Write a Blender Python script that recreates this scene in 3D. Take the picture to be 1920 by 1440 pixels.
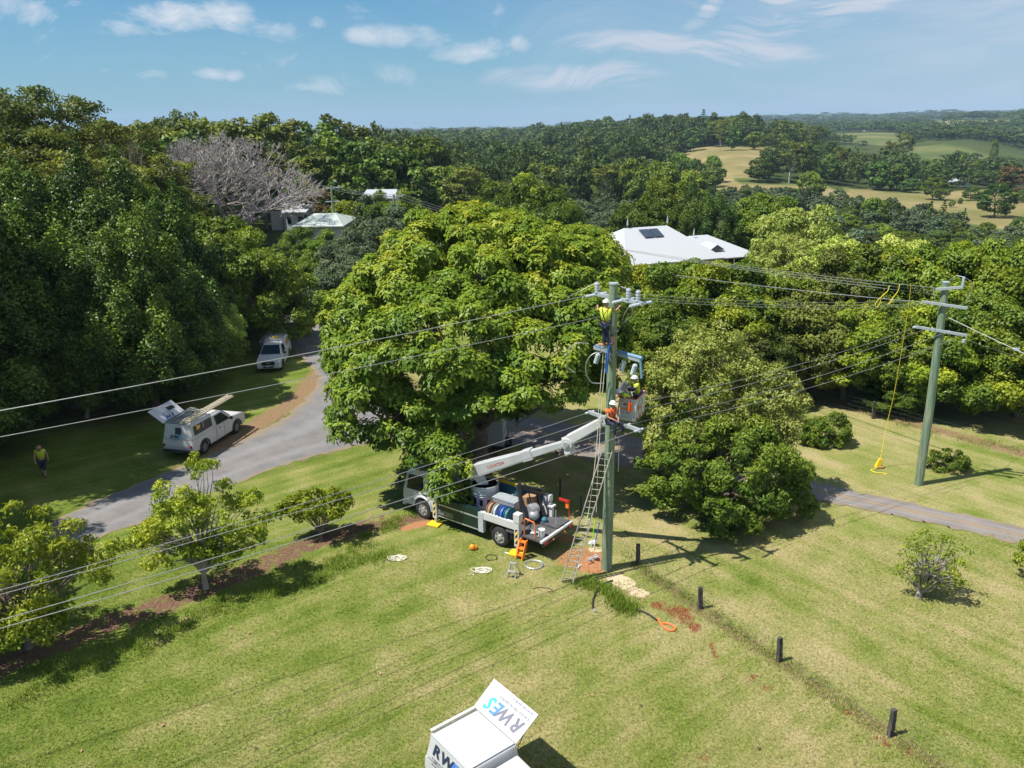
import bpy, math, numpy as np
from mathutils import Vector, Matrix
R_ = math.radians
SC = bpy.context.scene
for o in list(bpy.data.objects): bpy.data.objects.remove(o)
# ---------------------------------------------------------------- camera
F = 1553.0; PITCH = R_(17.6); ROLL = R_(0.68); H = 18.5
fwd = np.array([0, math.cos(PITCH), -math.sin(PITCH)]); u0 = np.cross([1., 0, 0], fwd)
right = math.cos(ROLL)*np.array([1., 0, 0]) - math.sin(ROLL)*u0
upv = math.cos(ROLL)*u0 + math.sin(ROLL)*np.array([1., 0, 0])
cam = bpy.data.objects.new('camera', bpy.data.cameras.new('camera')); SC.collection.objects.link(cam)
cam.data.sensor_width = 36; cam.data.lens = F*36/1920; cam.data.clip_start = .5; cam.data.clip_end = 40000
mw = Matrix.Identity(4)
for i in range(3):
    mw[i][0] = right[i]; mw[i][1] = upv[i]; mw[i][2] = -fwd[i]
mw[2][3] = H
cam.matrix_world = mw; SC.camera = cam
def ray(px, py): return fwd + right*((px-960)/F) - upv*((py-720)/F)
def at(px, py, z=0.):
    d = ray(px, py); return np.array([0, 0, H]) + d*((z-H)/d[2])
def atY(px, py, Y):
    d = ray(px, py); return np.array([0, 0, H]) + d*(Y/d[1])
def proj(x, y, z):
    v = [x, y, z-H]; w = v[0]*fwd[0]+v[1]*fwd[1]+v[2]*fwd[2]
    return 960+F*(v[0]*right[0]+v[1]*right[1]+v[2]*right[2])/w, 720-F*(v[0]*upv[0]+v[1]*upv[1]+v[2]*upv[2])/w, w
# ---------------------------------------------------------------- render, sky, sun
SC.render.engine = 'CYCLES'
SC.cycles.use_denoising = True; SC.cycles.use_adaptive_sampling = True; SC.cycles.adaptive_threshold = .015
SC.cycles.max_bounces = 6; SC.cycles.diffuse_bounces = 2; SC.cycles.glossy_bounces = 2
SC.cycles.transmission_bounces = 3; SC.cycles.volume_bounces = 0; SC.cycles.transparent_max_bounces = 4
SC.view_settings.view_transform = 'Standard'; SC.view_settings.look = 'None'
SC.view_settings.exposure = EXPO = 0.62; SC.view_settings.gamma = 1
EL = R_(60); AZS = R_(17)        # shadows fall towards +x and a little +y
sun_dir = Vector((-math.cos(EL)*math.cos(AZS), -math.cos(EL)*math.sin(AZS), math.sin(EL)))
sl = bpy.data.lights.new('sun', 'SUN'); sl.energy = 5.0; sl.angle = R_(.5); sl.color = (1, .955, .87)
so = bpy.data.objects.new('sun', sl); SC.collection.objects.link(so)
so.rotation_euler = sun_dir.to_track_quat('Z', 'Y').to_euler(); so.location = (0, 0, 60)
W = bpy.data.worlds.new('World'); SC.world = W; W.use_nodes = True
nt = W.node_tree; nt.nodes.clear()
def NN(nt, t, **k):
    n = nt.nodes.new(t)
    for a, b in k.items():
        if a.startswith('i_'):
            key = a[2:]; key = int(key) if key.isdigit() else key.replace('_', ' ')
            n.inputs[key].default_value = b
        else: setattr(n, a, b)
    return n
def math_(nt, op, a, b=None, c=None, clamp=False):
    n = nt.nodes.new('ShaderNodeMath'); n.operation = op; n.use_clamp = clamp
    for i, v in enumerate((a, b, c)):
        if v is None: continue
        if isinstance(v, (int, float)): n.inputs[i].default_value = v
        else: nt.links.new(v, n.inputs[i])
    return n.outputs[0]
def ramp(nt, fac, stops):
    n = nt.nodes.new('ShaderNodeValToRGB'); e = n.color_ramp.elements
    while len(e) < len(stops): e.new(.5)
    for k, (p, c) in enumerate(stops):
        e[k].position = p; e[k].color = (*c, 1) if len(c) == 3 else c
    nt.links.new(fac, n.inputs[0]); return n.outputs[0]
def mixc(nt, fac, a, b, mode='MIX'):
    n = nt.nodes.new('ShaderNodeMix'); n.data_type = 'RGBA'; n.blend_type = mode
    for s, v in ((n.inputs[0], fac), (n.inputs[6], a), (n.inputs[7], b)):
        if isinstance(v, (int, float)): s.default_value = v
        elif isinstance(v, tuple): s.default_value = (*v, 1) if len(v) == 3 else v
        else: nt.links.new(v, s)
    return n.outputs[2]
def noise(nt, vec, scale, detail=4, rough=.55, w=None):
    n = nt.nodes.new('ShaderNodeTexNoise'); n.inputs['Scale'].default_value = scale
    n.inputs['Detail'].default_value = detail; n.inputs['Roughness'].default_value = rough
    if vec is not None: nt.links.new(vec, n.inputs['Vector'])
    return n.outputs['Fac']
def mapping(nt, vec, loc=(0, 0, 0), rot=(0, 0, 0), scale=(1, 1, 1)):
    n = nt.nodes.new('ShaderNodeMapping'); nt.links.new(vec, n.inputs[0])
    n.inputs[1].default_value = loc; n.inputs[2].default_value = rot; n.inputs[3].default_value = scale
    return n.outputs[0]
sky = NN(nt, 'ShaderNodeTexSky', sky_type='NISHITA', sun_disc=False, sun_elevation=EL,
         sun_rotation=math.atan2(sun_dir.x, sun_dir.y), altitude=100, air_density=1.0, dust_density=.7, ozone_density=1.6)
tc = NN(nt, 'ShaderNodeTexCoord')
sep = NN(nt, 'ShaderNodeSeparateXYZ'); nt.links.new(tc.outputs['Generated'], sep.inputs[0])
az = math_(nt, 'ARCTAN2', sep.outputs[0], sep.outputs[1]); el = math_(nt, 'ARCSINE', sep.outputs[2])
cmb = NN(nt, 'ShaderNodeCombineXYZ'); nt.links.new(az, cmb.inputs[0]); nt.links.new(el, cmb.inputs[1])
P2 = cmb.outputs[0]
# high thin cirrus, thicker towards the right (+az)
wob = noise(nt, P2, 3.0, 3)
wv = NN(nt, 'ShaderNodeVectorMath', operation='SCALE'); wv.inputs[3].default_value = .35
wn = NN(nt, 'ShaderNodeTexNoise', i_Scale=2.5, i_Detail=3.); nt.links.new(P2, wn.inputs['Vector']); nt.links.new(wn.outputs['Color'], wv.inputs[0])
wa = NN(nt, 'ShaderNodeVectorMath', operation='ADD'); nt.links.new(P2, wa.inputs[0]); nt.links.new(wv.outputs[0], wa.inputs[1])
c1 = noise(nt, mapping(nt, wa.outputs[0], rot=(0, 0, R_(-14)), scale=(1.6, 9, 1)), 2.3, 8, .6)
c2 = noise(nt, mapping(nt, P2, scale=(1, 3.4, 1)), 2.2, 3, .5)
side = math_(nt, 'MULTIPLY_ADD', az, .9, .48, clamp=True)
cir = math_(nt, 'MULTIPLY', ramp(nt, c1, [(.38, (0,)*3), (.75, (1,)*3)]), ramp(nt, c2, [(.3, (.25,)*3), (.65, (1,)*3)]))
cir = math_(nt, 'MULTIPLY', math_(nt, 'MULTIPLY', cir, side), ramp(nt, noise(nt, mapping(nt, wa.outputs[0], rot=(0, 0, R_(-10)), scale=(2, 16, 1)), 2.2, 9, .68), [(.36, (.3,)*3), (.62, (1.2,)*3)]))
veil = math_(nt, 'MULTIPLY', math_(nt, 'MULTIPLY_ADD', az, 1.1, .05, clamp=True), .65)
def blob(az0, el0, ra, rel_, amp=1.):
    a = math_(nt, 'DIVIDE', math_(nt, 'SUBTRACT', az, az0), ra); b = math_(nt, 'DIVIDE', math_(nt, 'SUBTRACT', el, el0), rel_)
    r2 = math_(nt, 'ADD', math_(nt, 'MULTIPLY', a, a), math_(nt, 'MULTIPLY', b, b))
    return math_(nt, 'MULTIPLY', math_(nt, 'SUBTRACT', 1., r2, clamp=True), amp)
def dirp(px, py):
    d = ray(px, py); d = d/np.linalg.norm(d); return math.atan2(d[0], d[1]), math.asin(d[2])
acc = None
for px, py, w_, h_, amp in ((330, 32, 75, 26, 1.2), (430, 26, 52, 26, 1.25), (515, 58, 70, 18, .95), (735, 68, 95, 20, 1.15), (795, 68, 45, 24, 1.1), (915, 92, 50, 20, .95),
                            (975, 84, 20, 14, .9), (20, 12, 62, 26, 1.1), (75, 5, 20, 12, .8), (225, 45, 50, 20, .8), (290, 139, 42, 11, .95), (400, 138, 30, 13, .85), (437, 140, 18, 11, .85), (595, 44, 25, 12, .75),
                            (135, 2, 22, 12, .8), (860, 100, 60, 18, .7), (550, 162, 30, 10, .55), (640, 150, 60, 22, .4), (740, 135, 60, 30, .45), (530, 120, 45, 20, .4), (620, 165, 60, 14, .4)):
    a0, e0 = dirp(px, py)
    b_ = blob(a0, e0, w_/1480*1.15, h_/1480*1.15, amp)
    acc = b_ if acc is None else math_(nt, 'MAXIMUM', acc, b_)
pn = noise(nt, mapping(nt, wa.outputs[0], scale=(1, 1.9, 1)), 17, 10, .68)
puff = math_(nt, 'ADD', math_(nt, 'MULTIPLY', acc, .46), math_(nt, 'MULTIPLY', math_(nt, 'SUBTRACT', pn, .60), 1.5))
puff = math_(nt, 'MULTIPLY', ramp(nt, puff, [(.02, (0,)*3), (.55, (1,)*3)]), .95)
# long streaks upper right
stk = None
for (xa, ya, xb, yb, wd) in ((1380, 78, 1730, -6, 26), (1300, 60, 1390, 0, 16), (1400, 8, 1500, 26, 9), (1110, 95, 1500, 115, 20), (960, 165, 1210, 165, 22)):
    (a0, e0), (a1, e1) = dirp(xa, ya), dirp(xb, yb); L = math.hypot(a1-a0, e1-e0); t_ = math.atan2(e1-e0, a1-a0)
    mv = mapping(nt, P2, loc=(-(a0+a1)/2, -(e0+e1)/2, 0))
    mv = mapping(nt, mv, rot=(0, 0, -t_), scale=(1, 1, 1))
    s3 = NN(nt, 'ShaderNodeSeparateXYZ'); nt.links.new(mv, s3.inputs[0])
    wz = math_(nt, 'MULTIPLY_ADD', math_(nt, 'SUBTRACT', wob, .5), .12, s3.outputs[1])
    a = math_(nt, 'DIVIDE', s3.outputs[0], L*.8); b = math_(nt, 'DIVIDE', wz, wd*1.3/1480)
    v = math_(nt, 'SUBTRACT', 1., math_(nt, 'ADD', math_(nt, 'MULTIPLY', a, a), math_(nt, 'MULTIPLY', b, b)), clamp=True)
    stk = v if stk is None else math_(nt, 'MAXIMUM', stk, v)
c3 = noise(nt, mapping(nt, wa.outputs[0], rot=(0, 0, R_(-22)), scale=(2.2, 22, 1)), 2.6, 10, .7)
stk = math_(nt, 'MULTIPLY', stk, ramp(nt, c3, [(.36, (.05,)*3), (.64, (1,)*3)]))
skyc = mixc(nt, 1., sky.outputs[0], (.21, .75, 1.14), 'MULTIPLY')
hor = math_(nt, 'SUBTRACT', 1., math_(nt, 'MULTIPLY', el, 4.2), clamp=True)
skyc = mixc(nt, math_(nt, 'MULTIPLY', hor, .62), skyc, (4.5, 6.7, 8.0))
thin = math_(nt, 'MAXIMUM', math_(nt, 'ADD', math_(nt, 'MULTIPLY', cir, .85), veil), math_(nt, 'MULTIPLY', stk, 1.5), clamp=True)
mx = mixc(nt, puff, mixc(nt, thin, skyc, (6.5, 7.3, 8.5)), (8.4, 8.9, 9.6))
bg = NN(nt, 'ShaderNodeBackground', i_Strength=.058); nt.links.new(mx, bg.inputs[0])
wo = NN(nt, 'ShaderNodeOutputWorld'); nt.links.new(bg.outputs[0], wo.inputs[0])
# ---------------------------------------------------------------- materials
MATS = {}
def base_mat(name):
    m = bpy.data.materials.new(name); m.use_nodes = True; MATS[name] = m
    t = m.node_tree; b = t.nodes['Principled BSDF']; return m, t, b
def M(name, col, rough=.5, metal=0., var=.12, scale=3., spec=.5, bump=0.):
    if name in MATS: return MATS[name]
    m, t, b = base_mat(name)
    co = NN(t, 'ShaderNodeTexCoord').outputs['Object']
    f = noise(t, co, scale, 5, .6)
    dk = tuple(c*(1-var) for c in col); lt = tuple(min(1, c*(1+var*.7)) for c in col)
    c = ramp(t, f, [(.3, dk), (.7, lt)]); t.links.new(c, b.inputs['Base Color'])
    b.inputs['Roughness'].default_value = rough; b.inputs['Metallic'].default_value = metal
    b.inputs['Specular IOR Level'].default_value = spec
    if bump:
        bn = NN(t, 'ShaderNodeBump', i_Strength=bump, i_Distance=.02); t.links.new(noise(t, co, scale*6, 4), bn.inputs['Height']); t.links.new(bn.outputs[0], b.inputs['Normal'])
    return m
def leaf_mat(name, stops, trans=.28, rough=.5, hue=.03, patch=None):
    m, t, b = base_mat(name)
    at_ = NN(t, 'ShaderNodeAttribute', attribute_name='tint').outputs['Fac']
    oi = NN(t, 'ShaderNodeObjectInfo').outputs['Random']
    co = NN(t, 'ShaderNodeNewGeometry').outputs['Position']
    n = noise(t, co, .35, 3)
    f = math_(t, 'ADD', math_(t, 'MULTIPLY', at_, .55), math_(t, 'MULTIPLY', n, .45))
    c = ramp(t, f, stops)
    hs = NN(t, 'ShaderNodeHueSaturation'); t.links.new(c, hs.inputs['Color'])
    t.links.new(math_(t, 'MULTIPLY_ADD', oi, hue, .5-hue/2), hs.inputs['Hue'])
    t.links.new(math_(t, 'MULTIPLY_ADD', math_(t, 'FRACT', math_(t, 'MULTIPLY', oi, 7.13)), .7, .75), hs.inputs['Value'])
    t.links.new(hs.outputs[0], b.inputs['Base Color']); b.inputs['Roughness'].default_value = rough
    b.inputs['Specular IOR Level'].default_value = .22
    tr = NN(t, 'ShaderNodeBsdfTranslucent'); t.links.new(mixc(t, 1., hs.outputs[0], (1.25, 1.15, .5), 'MULTIPLY'), tr.inputs[0])
    ms = NN(t, 'ShaderNodeMixShader'); ms.inputs[0].default_value = trans
    t.links.new(b.outputs[0], ms.inputs[1]); t.links.new(tr.outputs[0], ms.inputs[2])
    t.links.new(ms.outputs[0], t.nodes['Material Output'].inputs[0]); return m
leaf_mat('leaf_big', [(.2, (.045, .088, .014)), (.40, (.112, .19, .018)), (.60, (.215, .30, .026)), (.84, (.43, .41, .045))], .27, .45, .01)
leaf_mat('leaf_dark', [(.22, (.020, .045, .009)), (.45, (.045, .090, .014)), (.65, (.10, .165, .022)), (.85, (.20, .27, .035))], .14, .42)  # dark base with bright end: sunlit sprays painted into the clump colours
leaf_mat('leaf_mid', [(.2, (.045, .088, .012)), (.5, (.105, .17, .018)), (.85, (.22, .265, .028))], .25, .45)
leaf_mat('leaf_lime', [(.2, (.085, .135, .014)), (.5, (.175, .235, .018)), (.85, (.34, .36, .03))], .3, .45, .01)
leaf_mat('leaf_olive', [(.2, (.052, .078, .014)), (.5, (.108, .140, .022)), (.85, (.215, .235, .04))], .22, .5)
leaf_mat('leaf_fresh', [(.2, (.06, .115, .014)), (.5, (.125, .20, .022)), (.85, (.27, .33, .04))], .27, .45)
leaf_mat('leaf_pale', [(.2, (.16, .24, .04)), (.5, (.29, .37, .07)), (.85, (.46, .50, .15))], .25, .45)
leaf_mat('leaf_grey', [(.2, (.05, .085, .04)), (.5, (.085, .125, .06)), (.85, (.16, .20, .10))], .2, .5)
leaf_mat('leaf_far', [(.2, (.036, .068, .015)), (.5, (.068, .105, .022)), (.85, (.13, .165, .035))], .2, .55, .04)
leaf_mat('leaf_rust', [(.2, (.06, .045, .02)), (.5, (.11, .075, .03)), (.85, (.18, .13, .05))], .2, .5)
leaf_mat('grass_blade', [(.2, (.085, .15, .014)), (.5, (.15, .23, .02)), (.85, (.26, .29, .05))], .3, .6, 0)
leaf_mat('lawn_blade', [(.2, (.10, .15, .018)), (.5, (.16, .19, .038)), (.85, (.29, .245, .11))], .3, .6, 0)
M('bark', (.17, .13, .10), .9, var=.4, scale=4, bump=.5)
M('bark_pale', (.32, .28, .24), .85, var=.3, scale=3, bump=.3)
M('bark_grey', (.33, .29, .275), .9, var=.3, scale=3)
M('white_paint', (.53, .53, .53), .28, var=.09, scale=1.7)
M('grey_paint', (.40, .43, .45), .4, var=.15)
M('cream', (.55, .50, .36), .5, var=.15)
M('aluminium', (.55, .56, .57), .4, .6, var=.1)
M('galv', (.44, .48, .51), .45, .35, var=.12, scale=8)
M('black_rubber', (.022, .022, .024), .75, var=.3)
M('black_paint', (.02, .02, .022), .4)
M('dark_glass', (.010, .013, .016), .12, spec=.3, var=.1)
M('deck_mat', (.075, .075, .078), .85, var=.35, scale=6)
M('yellow', (.80, .52, .02), .45); M('orange', (.85, .20, .02), .5, var=.2)
M('hivis', (.50, .58, .035), .7, var=.15, scale=9); M('hiorange', (.95, .16, .03), .7, var=.15, scale=9)
M('navy', (.012, .018, .05), .8, var=.3, scale=9); M('skin', (.42, .22, .15), .6); M('helmet', (.65, .65, .63), .35)
M('blue', (.025, .11, .42), .5); M('cyan', (.02, .65, .75), .5); M('text_navy', (.02, .03, .08), .5); M('text_grey', (.13, .13, .17), .5)
M('text_blue', (.06, .20, .68), .5); M('red', (.55, .03, .02), .5); M('porcelain', (.48, .53, .58), .3, var=.1)
M('wire', (.33, .33, .33), .5, .5); M('rope', (.72, .68, .55), .8); M('yellow_rope', (.85, .70, .04), .7); M('plastic_white', (.62, .62, .62), .5)
M('dark_green', (.006, .022, .02), .35); M('lilac', (.62, .50, .62), .6); M('cover_blue', (.15, .26, .38), .5); M('rod_grey', (.25, .26, .27), .5, .5); M('ladder_tan', (.36, .33, .26), .6); M('boom_white_shaded', (.44, .45, .46), .35, var=.12, scale=1.5); M('sky_blue', (.03, .14, .20), .55); M('lime_rod', (.20, .75, .05), .5)  # boom white is greyed to paint in the tree shade on the lower boom
M('tail_red', (.35, .012, .01), .25); M('amber', (.9, .30, .02), .3); M('wall_pale', (.55, .56, .55), .8); M('wall_dark', (.10, .11, .13), .8)
M('boot', (.10, .06, .035), .8); M('tan', (.35, .2, .1), .8); M('lamp_glass', (.6, .6, .6), .1)
def stripes_mat(name, a, b_, scale, rot=0., rough=.5, axis='X', sharp=True):
    m, t, b = base_mat(name); co = NN(t, 'ShaderNodeTexCoord').outputs['Object']
    mv = mapping(t, co, rot=rot if isinstance(rot, tuple) else (0, rot, 0))
    w = NN(t, 'ShaderNodeTexWave', bands_direction=axis, i_Scale=scale); t.links.new(mv, w.inputs[0])
    c = ramp(t, w.outputs['Fac'], [(.48 if sharp else .1, a), (.52 if sharp else .9, b_)]); t.links.new(c, b.inputs['Base Color']); b.inputs['Roughness'].default_value = rough; return m
stripes_mat('hazard', (.02, .02, .02), (.85, .55, .02), 1.6, R_(40))
stripes_mat('roof_white', (.36, .375, .39), (.47, .48, .49), 2.2, rough=.35, sharp=False)
stripes_mat('roof_green', (.40, .45, .41), (.47, .52, .47), 4., rough=.4, sharp=False)
stripes_mat('corrugated', (.30, .33, .38), (.55, .58, .62), 9., rough=.4, sharp=False)
stripes_mat('solar', (.02, .03, .05), (.05, .07, .10), 6., rough=.15, sharp=False)
# treated pine pole: pale green with streaks
m, t, b = base_mat('treated_pole'); co = NN(t, 'ShaderNodeTexCoord').outputs['Object']
f = noise(t, mapping(t, co, scale=(7, 7, .5)), 2., 7, .65)
f2 = noise(t, mapping(t, co, scale=(2, 2, .6)), 1.2, 4, .6)
c = ramp(t, f, [(.3, (.09, .125, .07)), (.5, (.20, .245, .15)), (.72, (.34, .37, .25))])
c = mixc(t, ramp(t, f2, [(.45, (0,)*3), (.62, (.75,)*3)]), c, (.13, .225, .155)); t.links.new(c, b.inputs['Base Color']); b.inputs['Roughness'].default_value = .85
bn = NN(t, 'ShaderNodeBump', i_Strength=.6, i_Distance=.02); t.links.new(f, bn.inputs['Height']); t.links.new(bn.outputs[0], b.inputs['Normal'])
# old post
m, t, b = base_mat('old_timber'); co = NN(t, 'ShaderNodeTexCoord').outputs['Object']
f = noise(t, mapping(t, co, scale=(9, 9, 1.2)), 2., 7, .7)
t.links.new(ramp(t, f, [(.35, (.02, .018, .016)), (.55, (.07, .06, .055)), (.8, (.35, .31, .28))]), b.inputs['Base Color']); b.inputs['Roughness'].default_value = .95
# ---------------------------------------------------------------- mesh helpers
COL = SC.collection
class MB:
    def __init__(s): s.v = []; s.f = []; s.mi = []
    def add(s, vs, fs, mi=0):
        o = len(s.v); s.v += [tuple(map(float, p)) for p in vs]; s.f += [tuple(i+o for i in f) for f in fs]; s.mi += [mi]*len(fs); return s
    def box(s, c, d, rz=0., mi=0, top=(1, 1), tilt=None):
        vs = []
        for z in (-1, 1):
            k = top if z > 0 else (1, 1)
            for x, y in ((-1, -1), (1, -1), (1, 1), (-1, 1)): vs.append(Vector((x*d[0]/2*k[0], y*d[1]/2*k[1], z*d[2]/2)))
        if tilt is not None: vs = [tilt @ v for v in vs]
        if rz: vs = [Matrix.Rotation(rz, 3, 'Z') @ v for v in vs]
        vs = [v+Vector(c) for v in vs]
        return s.add(vs, [(3, 2, 1, 0), (4, 5, 6, 7), (0, 1, 5, 4), (1, 2, 6, 5), (2, 3, 7, 6), (3, 0, 4, 7)], mi)
    def tube(s, pts, r, n=8, mi=0, cap=True, flat=None):
        pts = [Vector(p) for p in pts]; rr = r if hasattr(r, '__len__') else [r]*len(pts); vs = []; fs = []
        a = None
        for i, p in enumerate(pts):
            t = (pts[min(i+1, len(pts)-1)]-pts[max(i-1, 0)])
            if t.length < 1e-9: t = Vector((0, 0, 1))
            t.normalize()
            if a is None: a = t.orthogonal().normalized()
            a = (a-t*a.dot(t))
            a = a.normalized() if a.length > 1e-6 else t.orthogonal().normalized()
            b = t.cross(a)
            for k in range(n):
                an = 2*math.pi*k/n; vs.append(p+(a*math.cos(an)+b*math.sin(an))*rr[i])
        for i in range(len(pts)-1):
            for k in range(n): fs.append((i*n+k, i*n+(k+1) % n, (i+1)*n+(k+1) % n, (i+1)*n+k))
        if cap: fs.append(tuple(range(n-1, -1, -1))); fs.append(tuple(range((len(pts)-1)*n, len(pts)*n)))
        return s.add(vs, fs, mi)
    def beam(s, p0, p1, w0, h0, w1=None, h1=None, up=(0, 0, 1), mi=0):
        p0, p1 = Vector(p0), Vector(p1); t = (p1-p0).normalized(); u = Vector(up); b = t.cross(u).normalized(); u = b.cross(t)
        w1 = w0 if w1 is None else w1; h1 = h0 if h1 is None else h1; vs = []
        for p, w, h in ((p0, w0, h0), (p1, w1, h1)):
            for x, y in ((-1, -1), (1, -1), (1, 1), (-1, 1)): vs.append(p+b*x*w/2+u*y*h/2)
        return s.add(vs, [(0, 1, 2, 3), (7, 6, 5, 4), (1, 0, 4, 5), (2, 1, 5, 6), (3, 2, 6, 7), (0, 3, 7, 4)], mi)
    def prism(s, poly, y0, y1, mi=0, k=None):    # (x,z) outline extruded along y; k(x,z,y)->y taper
        n = len(poly); g = k or (lambda x, z, y: y)
        vs = [(x, g(x, z, y0), z) for x, z in poly]+[(x, g(x, z, y1), z) for x, z in poly]
        ar = sum(poly[i][0]*poly[(i+1) % n][1]-poly[(i+1) % n][0]*poly[i][1] for i in range(n))
        fs = [tuple(range(n)), tuple(range(2*n-1, n-1, -1))]+[(i, i+n, (i+1) % n+n, (i+1) % n) for i in range(n)]
        if (ar < 0) == (y1 > y0): fs = [f[::-1] for f in fs]
        return s.add(vs, fs, mi)
    def quad(s, a, b, c, d, mi=0): return s.add([a, b, c, d], [(0, 1, 2, 3)], mi)
    def disc(s, c, r, axis, th, n=20, mi=0, r1=None):
        c = Vector(c); a = Vector(axis).normalized(); return s.tube([c-a*th/2, c+a*th/2], [r, r1 or r], n, mi)
    def sphere(s, c, r, n=10, mi=0, sc=(1, 1, 1), zmin=-1.):
        rows = max(4, n//2); vs = []; fs = []
        for i in range(rows+1):
            ph = -math.pi/2+math.pi*i/rows; z = max(math.sin(ph), zmin)
            for k in range(n):
                a = 2*math.pi*k/n; vs.append((c[0]+r*sc[0]*math.cos(ph)*math.cos(a), c[1]+r*sc[1]*math.cos(ph)*math.sin(a), c[2]+r*sc[2]*z))
        for i in range(rows):
            for k in range(n): fs.append((i*n+k, i*n+(k+1) % n, (i+1)*n+(k+1) % n, (i+1)*n+k))
        return s.add(vs, fs, mi)
    def build(s, name, mat, parent=None, smooth=False, bevel=0., inv=None):
        v = [inv @ Vector(p) for p in s.v] if inv is not None else s.v
        me = bpy.data.meshes.new(name); me.from_pydata([tuple(p) for p in v], [], s.f); me.update()
        for x in (mat if isinstance(mat, (list, tuple)) else [mat]): me.materials.append(MATS[x])
        if any(s.mi): me.polygons.foreach_set('material_index', s.mi)
        if smooth:
            me.polygons.foreach_set('use_smooth', [True]*len(me.polygons)); me.set_sharp_from_angle(angle=R_(40))
        o = bpy.data.objects.new(name, me); COL.objects.link(o)
        if parent: o.parent = parent
        if bevel:
            b = o.modifiers.new('bevel', 'BEVEL'); b.width = bevel; b.segments = 2; b.limit_method = 'ANGLE'
        return o
def tag(o, label=None, cat=None, group=None, kind=None):
    if label: o['label'] = label
    if cat: o['category'] = cat
    if group: o['group'] = group
    if kind: o['kind'] = kind
    return o
def thing(name, loc, label, cat, rz=0., group=None):
    o = bpy.data.objects.new(name, None); COL.objects.link(o); o.location = tuple(map(float, loc)); o.rotation_euler = (0, 0, rz)
    o.empty_display_size = .2
    return tag(o, label, cat, group)
def inv_of(o):
    return (Matrix.Translation(o.location) @ o.rotation_euler.to_matrix().to_4x4() @ Matrix.Diagonal((*o.scale, 1))).inverted()
def copy_tree(o, parent=None):
    c = o.copy(); COL.objects.link(c)
    if parent: c.parent = parent
    for ch in [x for x in bpy.data.objects if x.parent == o]: copy_tree(ch, c)
    return c
def np_mesh(name, V, nper, mats, tint=None, mi=None, extra=None):
    """V (n*nper,3) separate n-gons; extra=(verts, faces, mat) appended"""
    n = len(V)//nper; ev, ef, em = extra if extra else ([], [], 0)
    A = np.concatenate([V, np.array(ev, float).reshape(-1, 3)]) if len(ev) else V
    me = bpy.data.meshes.new(name); me.vertices.add(len(A)); me.vertices.foreach_set('co', A.astype(np.float32).ravel())
    loops = np.arange(n*nper); lt = [nper]*n
    if len(ev):
        o = len(V); loops = np.concatenate([loops, np.array([i+o for f in ef for i in f], int)]); lt += [len(f) for f in ef]
    ls = np.concatenate([[0], np.cumsum(lt)[:-1]])
    me.loops.add(len(loops)); me.loops.foreach_set('vertex_index', loops.astype(np.int32))
    me.polygons.add(len(lt)); me.polygons.foreach_set('loop_start', ls.astype(np.int32))
    try: me.polygons.foreach_set('loop_total', np.array(lt, np.int32))
    except Exception: pass
    for x in mats: me.materials.append(MATS[x])
    idx = np.zeros(len(lt), np.int32); idx[n:] = em; me.polygons.foreach_set('material_index', idx)
    if tint is not None:
        a = me.attributes.new('tint', 'FLOAT', 'POINT'); d = np.zeros(len(A), np.float32); d[:len(V)] = np.repeat(tint, nper); a.data.foreach_set('value', d)
    me.update(calc_edges=True); me.validate(); return me
def ob(name, me, parent=None):
    o = bpy.data.objects.new(name, me); COL.objects.link(o)
    if parent: o.parent = parent
    return o
# ---------------------------------------------------------------- terrain
TD = [0, 60, 100, 150, 220, 300, 400, 540, 620, 700, 860, 1000, 1300, 1800, 2300, 3000, 4500, 8000, 20000]
TT = {-60: [0, 0, 0, 1, 3, 5, 8, 10, 10, 10, 8, 5, 5, 5, 0, -10, 0, 0, 0],
      -33: [0, 0, 0, 1, 3, 5, 8, 10, 10, 10, 8, 5, 5, 5, 0, -10, 0, 0, 0],
      -20: [0, 0, 0, 0, 2, 3, 4, 4, 3, 2, 0, -4, -8, -14, -20, -20, -30, -40, -40],
      -10: [0, 0, 0, 0, -2, -4, -6, -8, -8, -8, -10, -12, -16, -24, -30, -30, -32, -60, -60],
      0: [0, 0, -1, -3, -6, -9, -9, -9, -9, -8, -7, -6, -10, -18, -20, -30, -30, -60, -60],
      5: [0, 0, -1, -4, -8, -11, -11, -9, -7, -5, -2, -1, -4, -8, -10, -20, -10, -60, -60],
      10: [0, 0, -1, -4, -9, -12, -12, -7, -4, -1, 2, 3, 4, 0, -10, -10, 0, -60, -60],
      15: [0, 0, -1.5, -5, -9, -12, -9, 0, 1, 0, -6, -10, -10, -8, -6, 0, 10, -60, -60],
      19: [0, 0, -2, -5, -9, -12, -10, -3, -2, -3, -10, -14, -12, -8, -4, 2, 13, -60, -60],
      23: [0, 0, -2, -6, -10, -13, -12, -12, -14, -17, -16, -12, -3, -8, -4, 6, 18, -60, -60],
      28: [0, 0, -2, -6, -11, -13, -13, -15, -17, -20, -16, -3, -10, 7, 12, 8, 20, -60, -60],
      33: [0, 0, -2, -6, -11, -13, -12, -16, -20, -22, -24, -20, -14, 8, 14, 10, 26, -60, -60],
      60: [0, 0, -2, -6, -11, -13, -12, -16, -20, -22, -24, -20, -14, 6, 12, 10, 26, -60, -60]}
AZK = sorted(TT); TTA = np.array([TT[k] for k in AZK], float)
TF = np.array([np.interp(np.linspace(0, 1, 400)**2*20000, TD, r) for r in TTA])
ker = np.array([1, 2, 3, 2, 1])/9.
for k in range(len(AZK)): TF[k, 4:-4] = np.convolve(np.pad(TF[k], 2, 'edge'), ker, 'valid')[4:-4]
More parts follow.
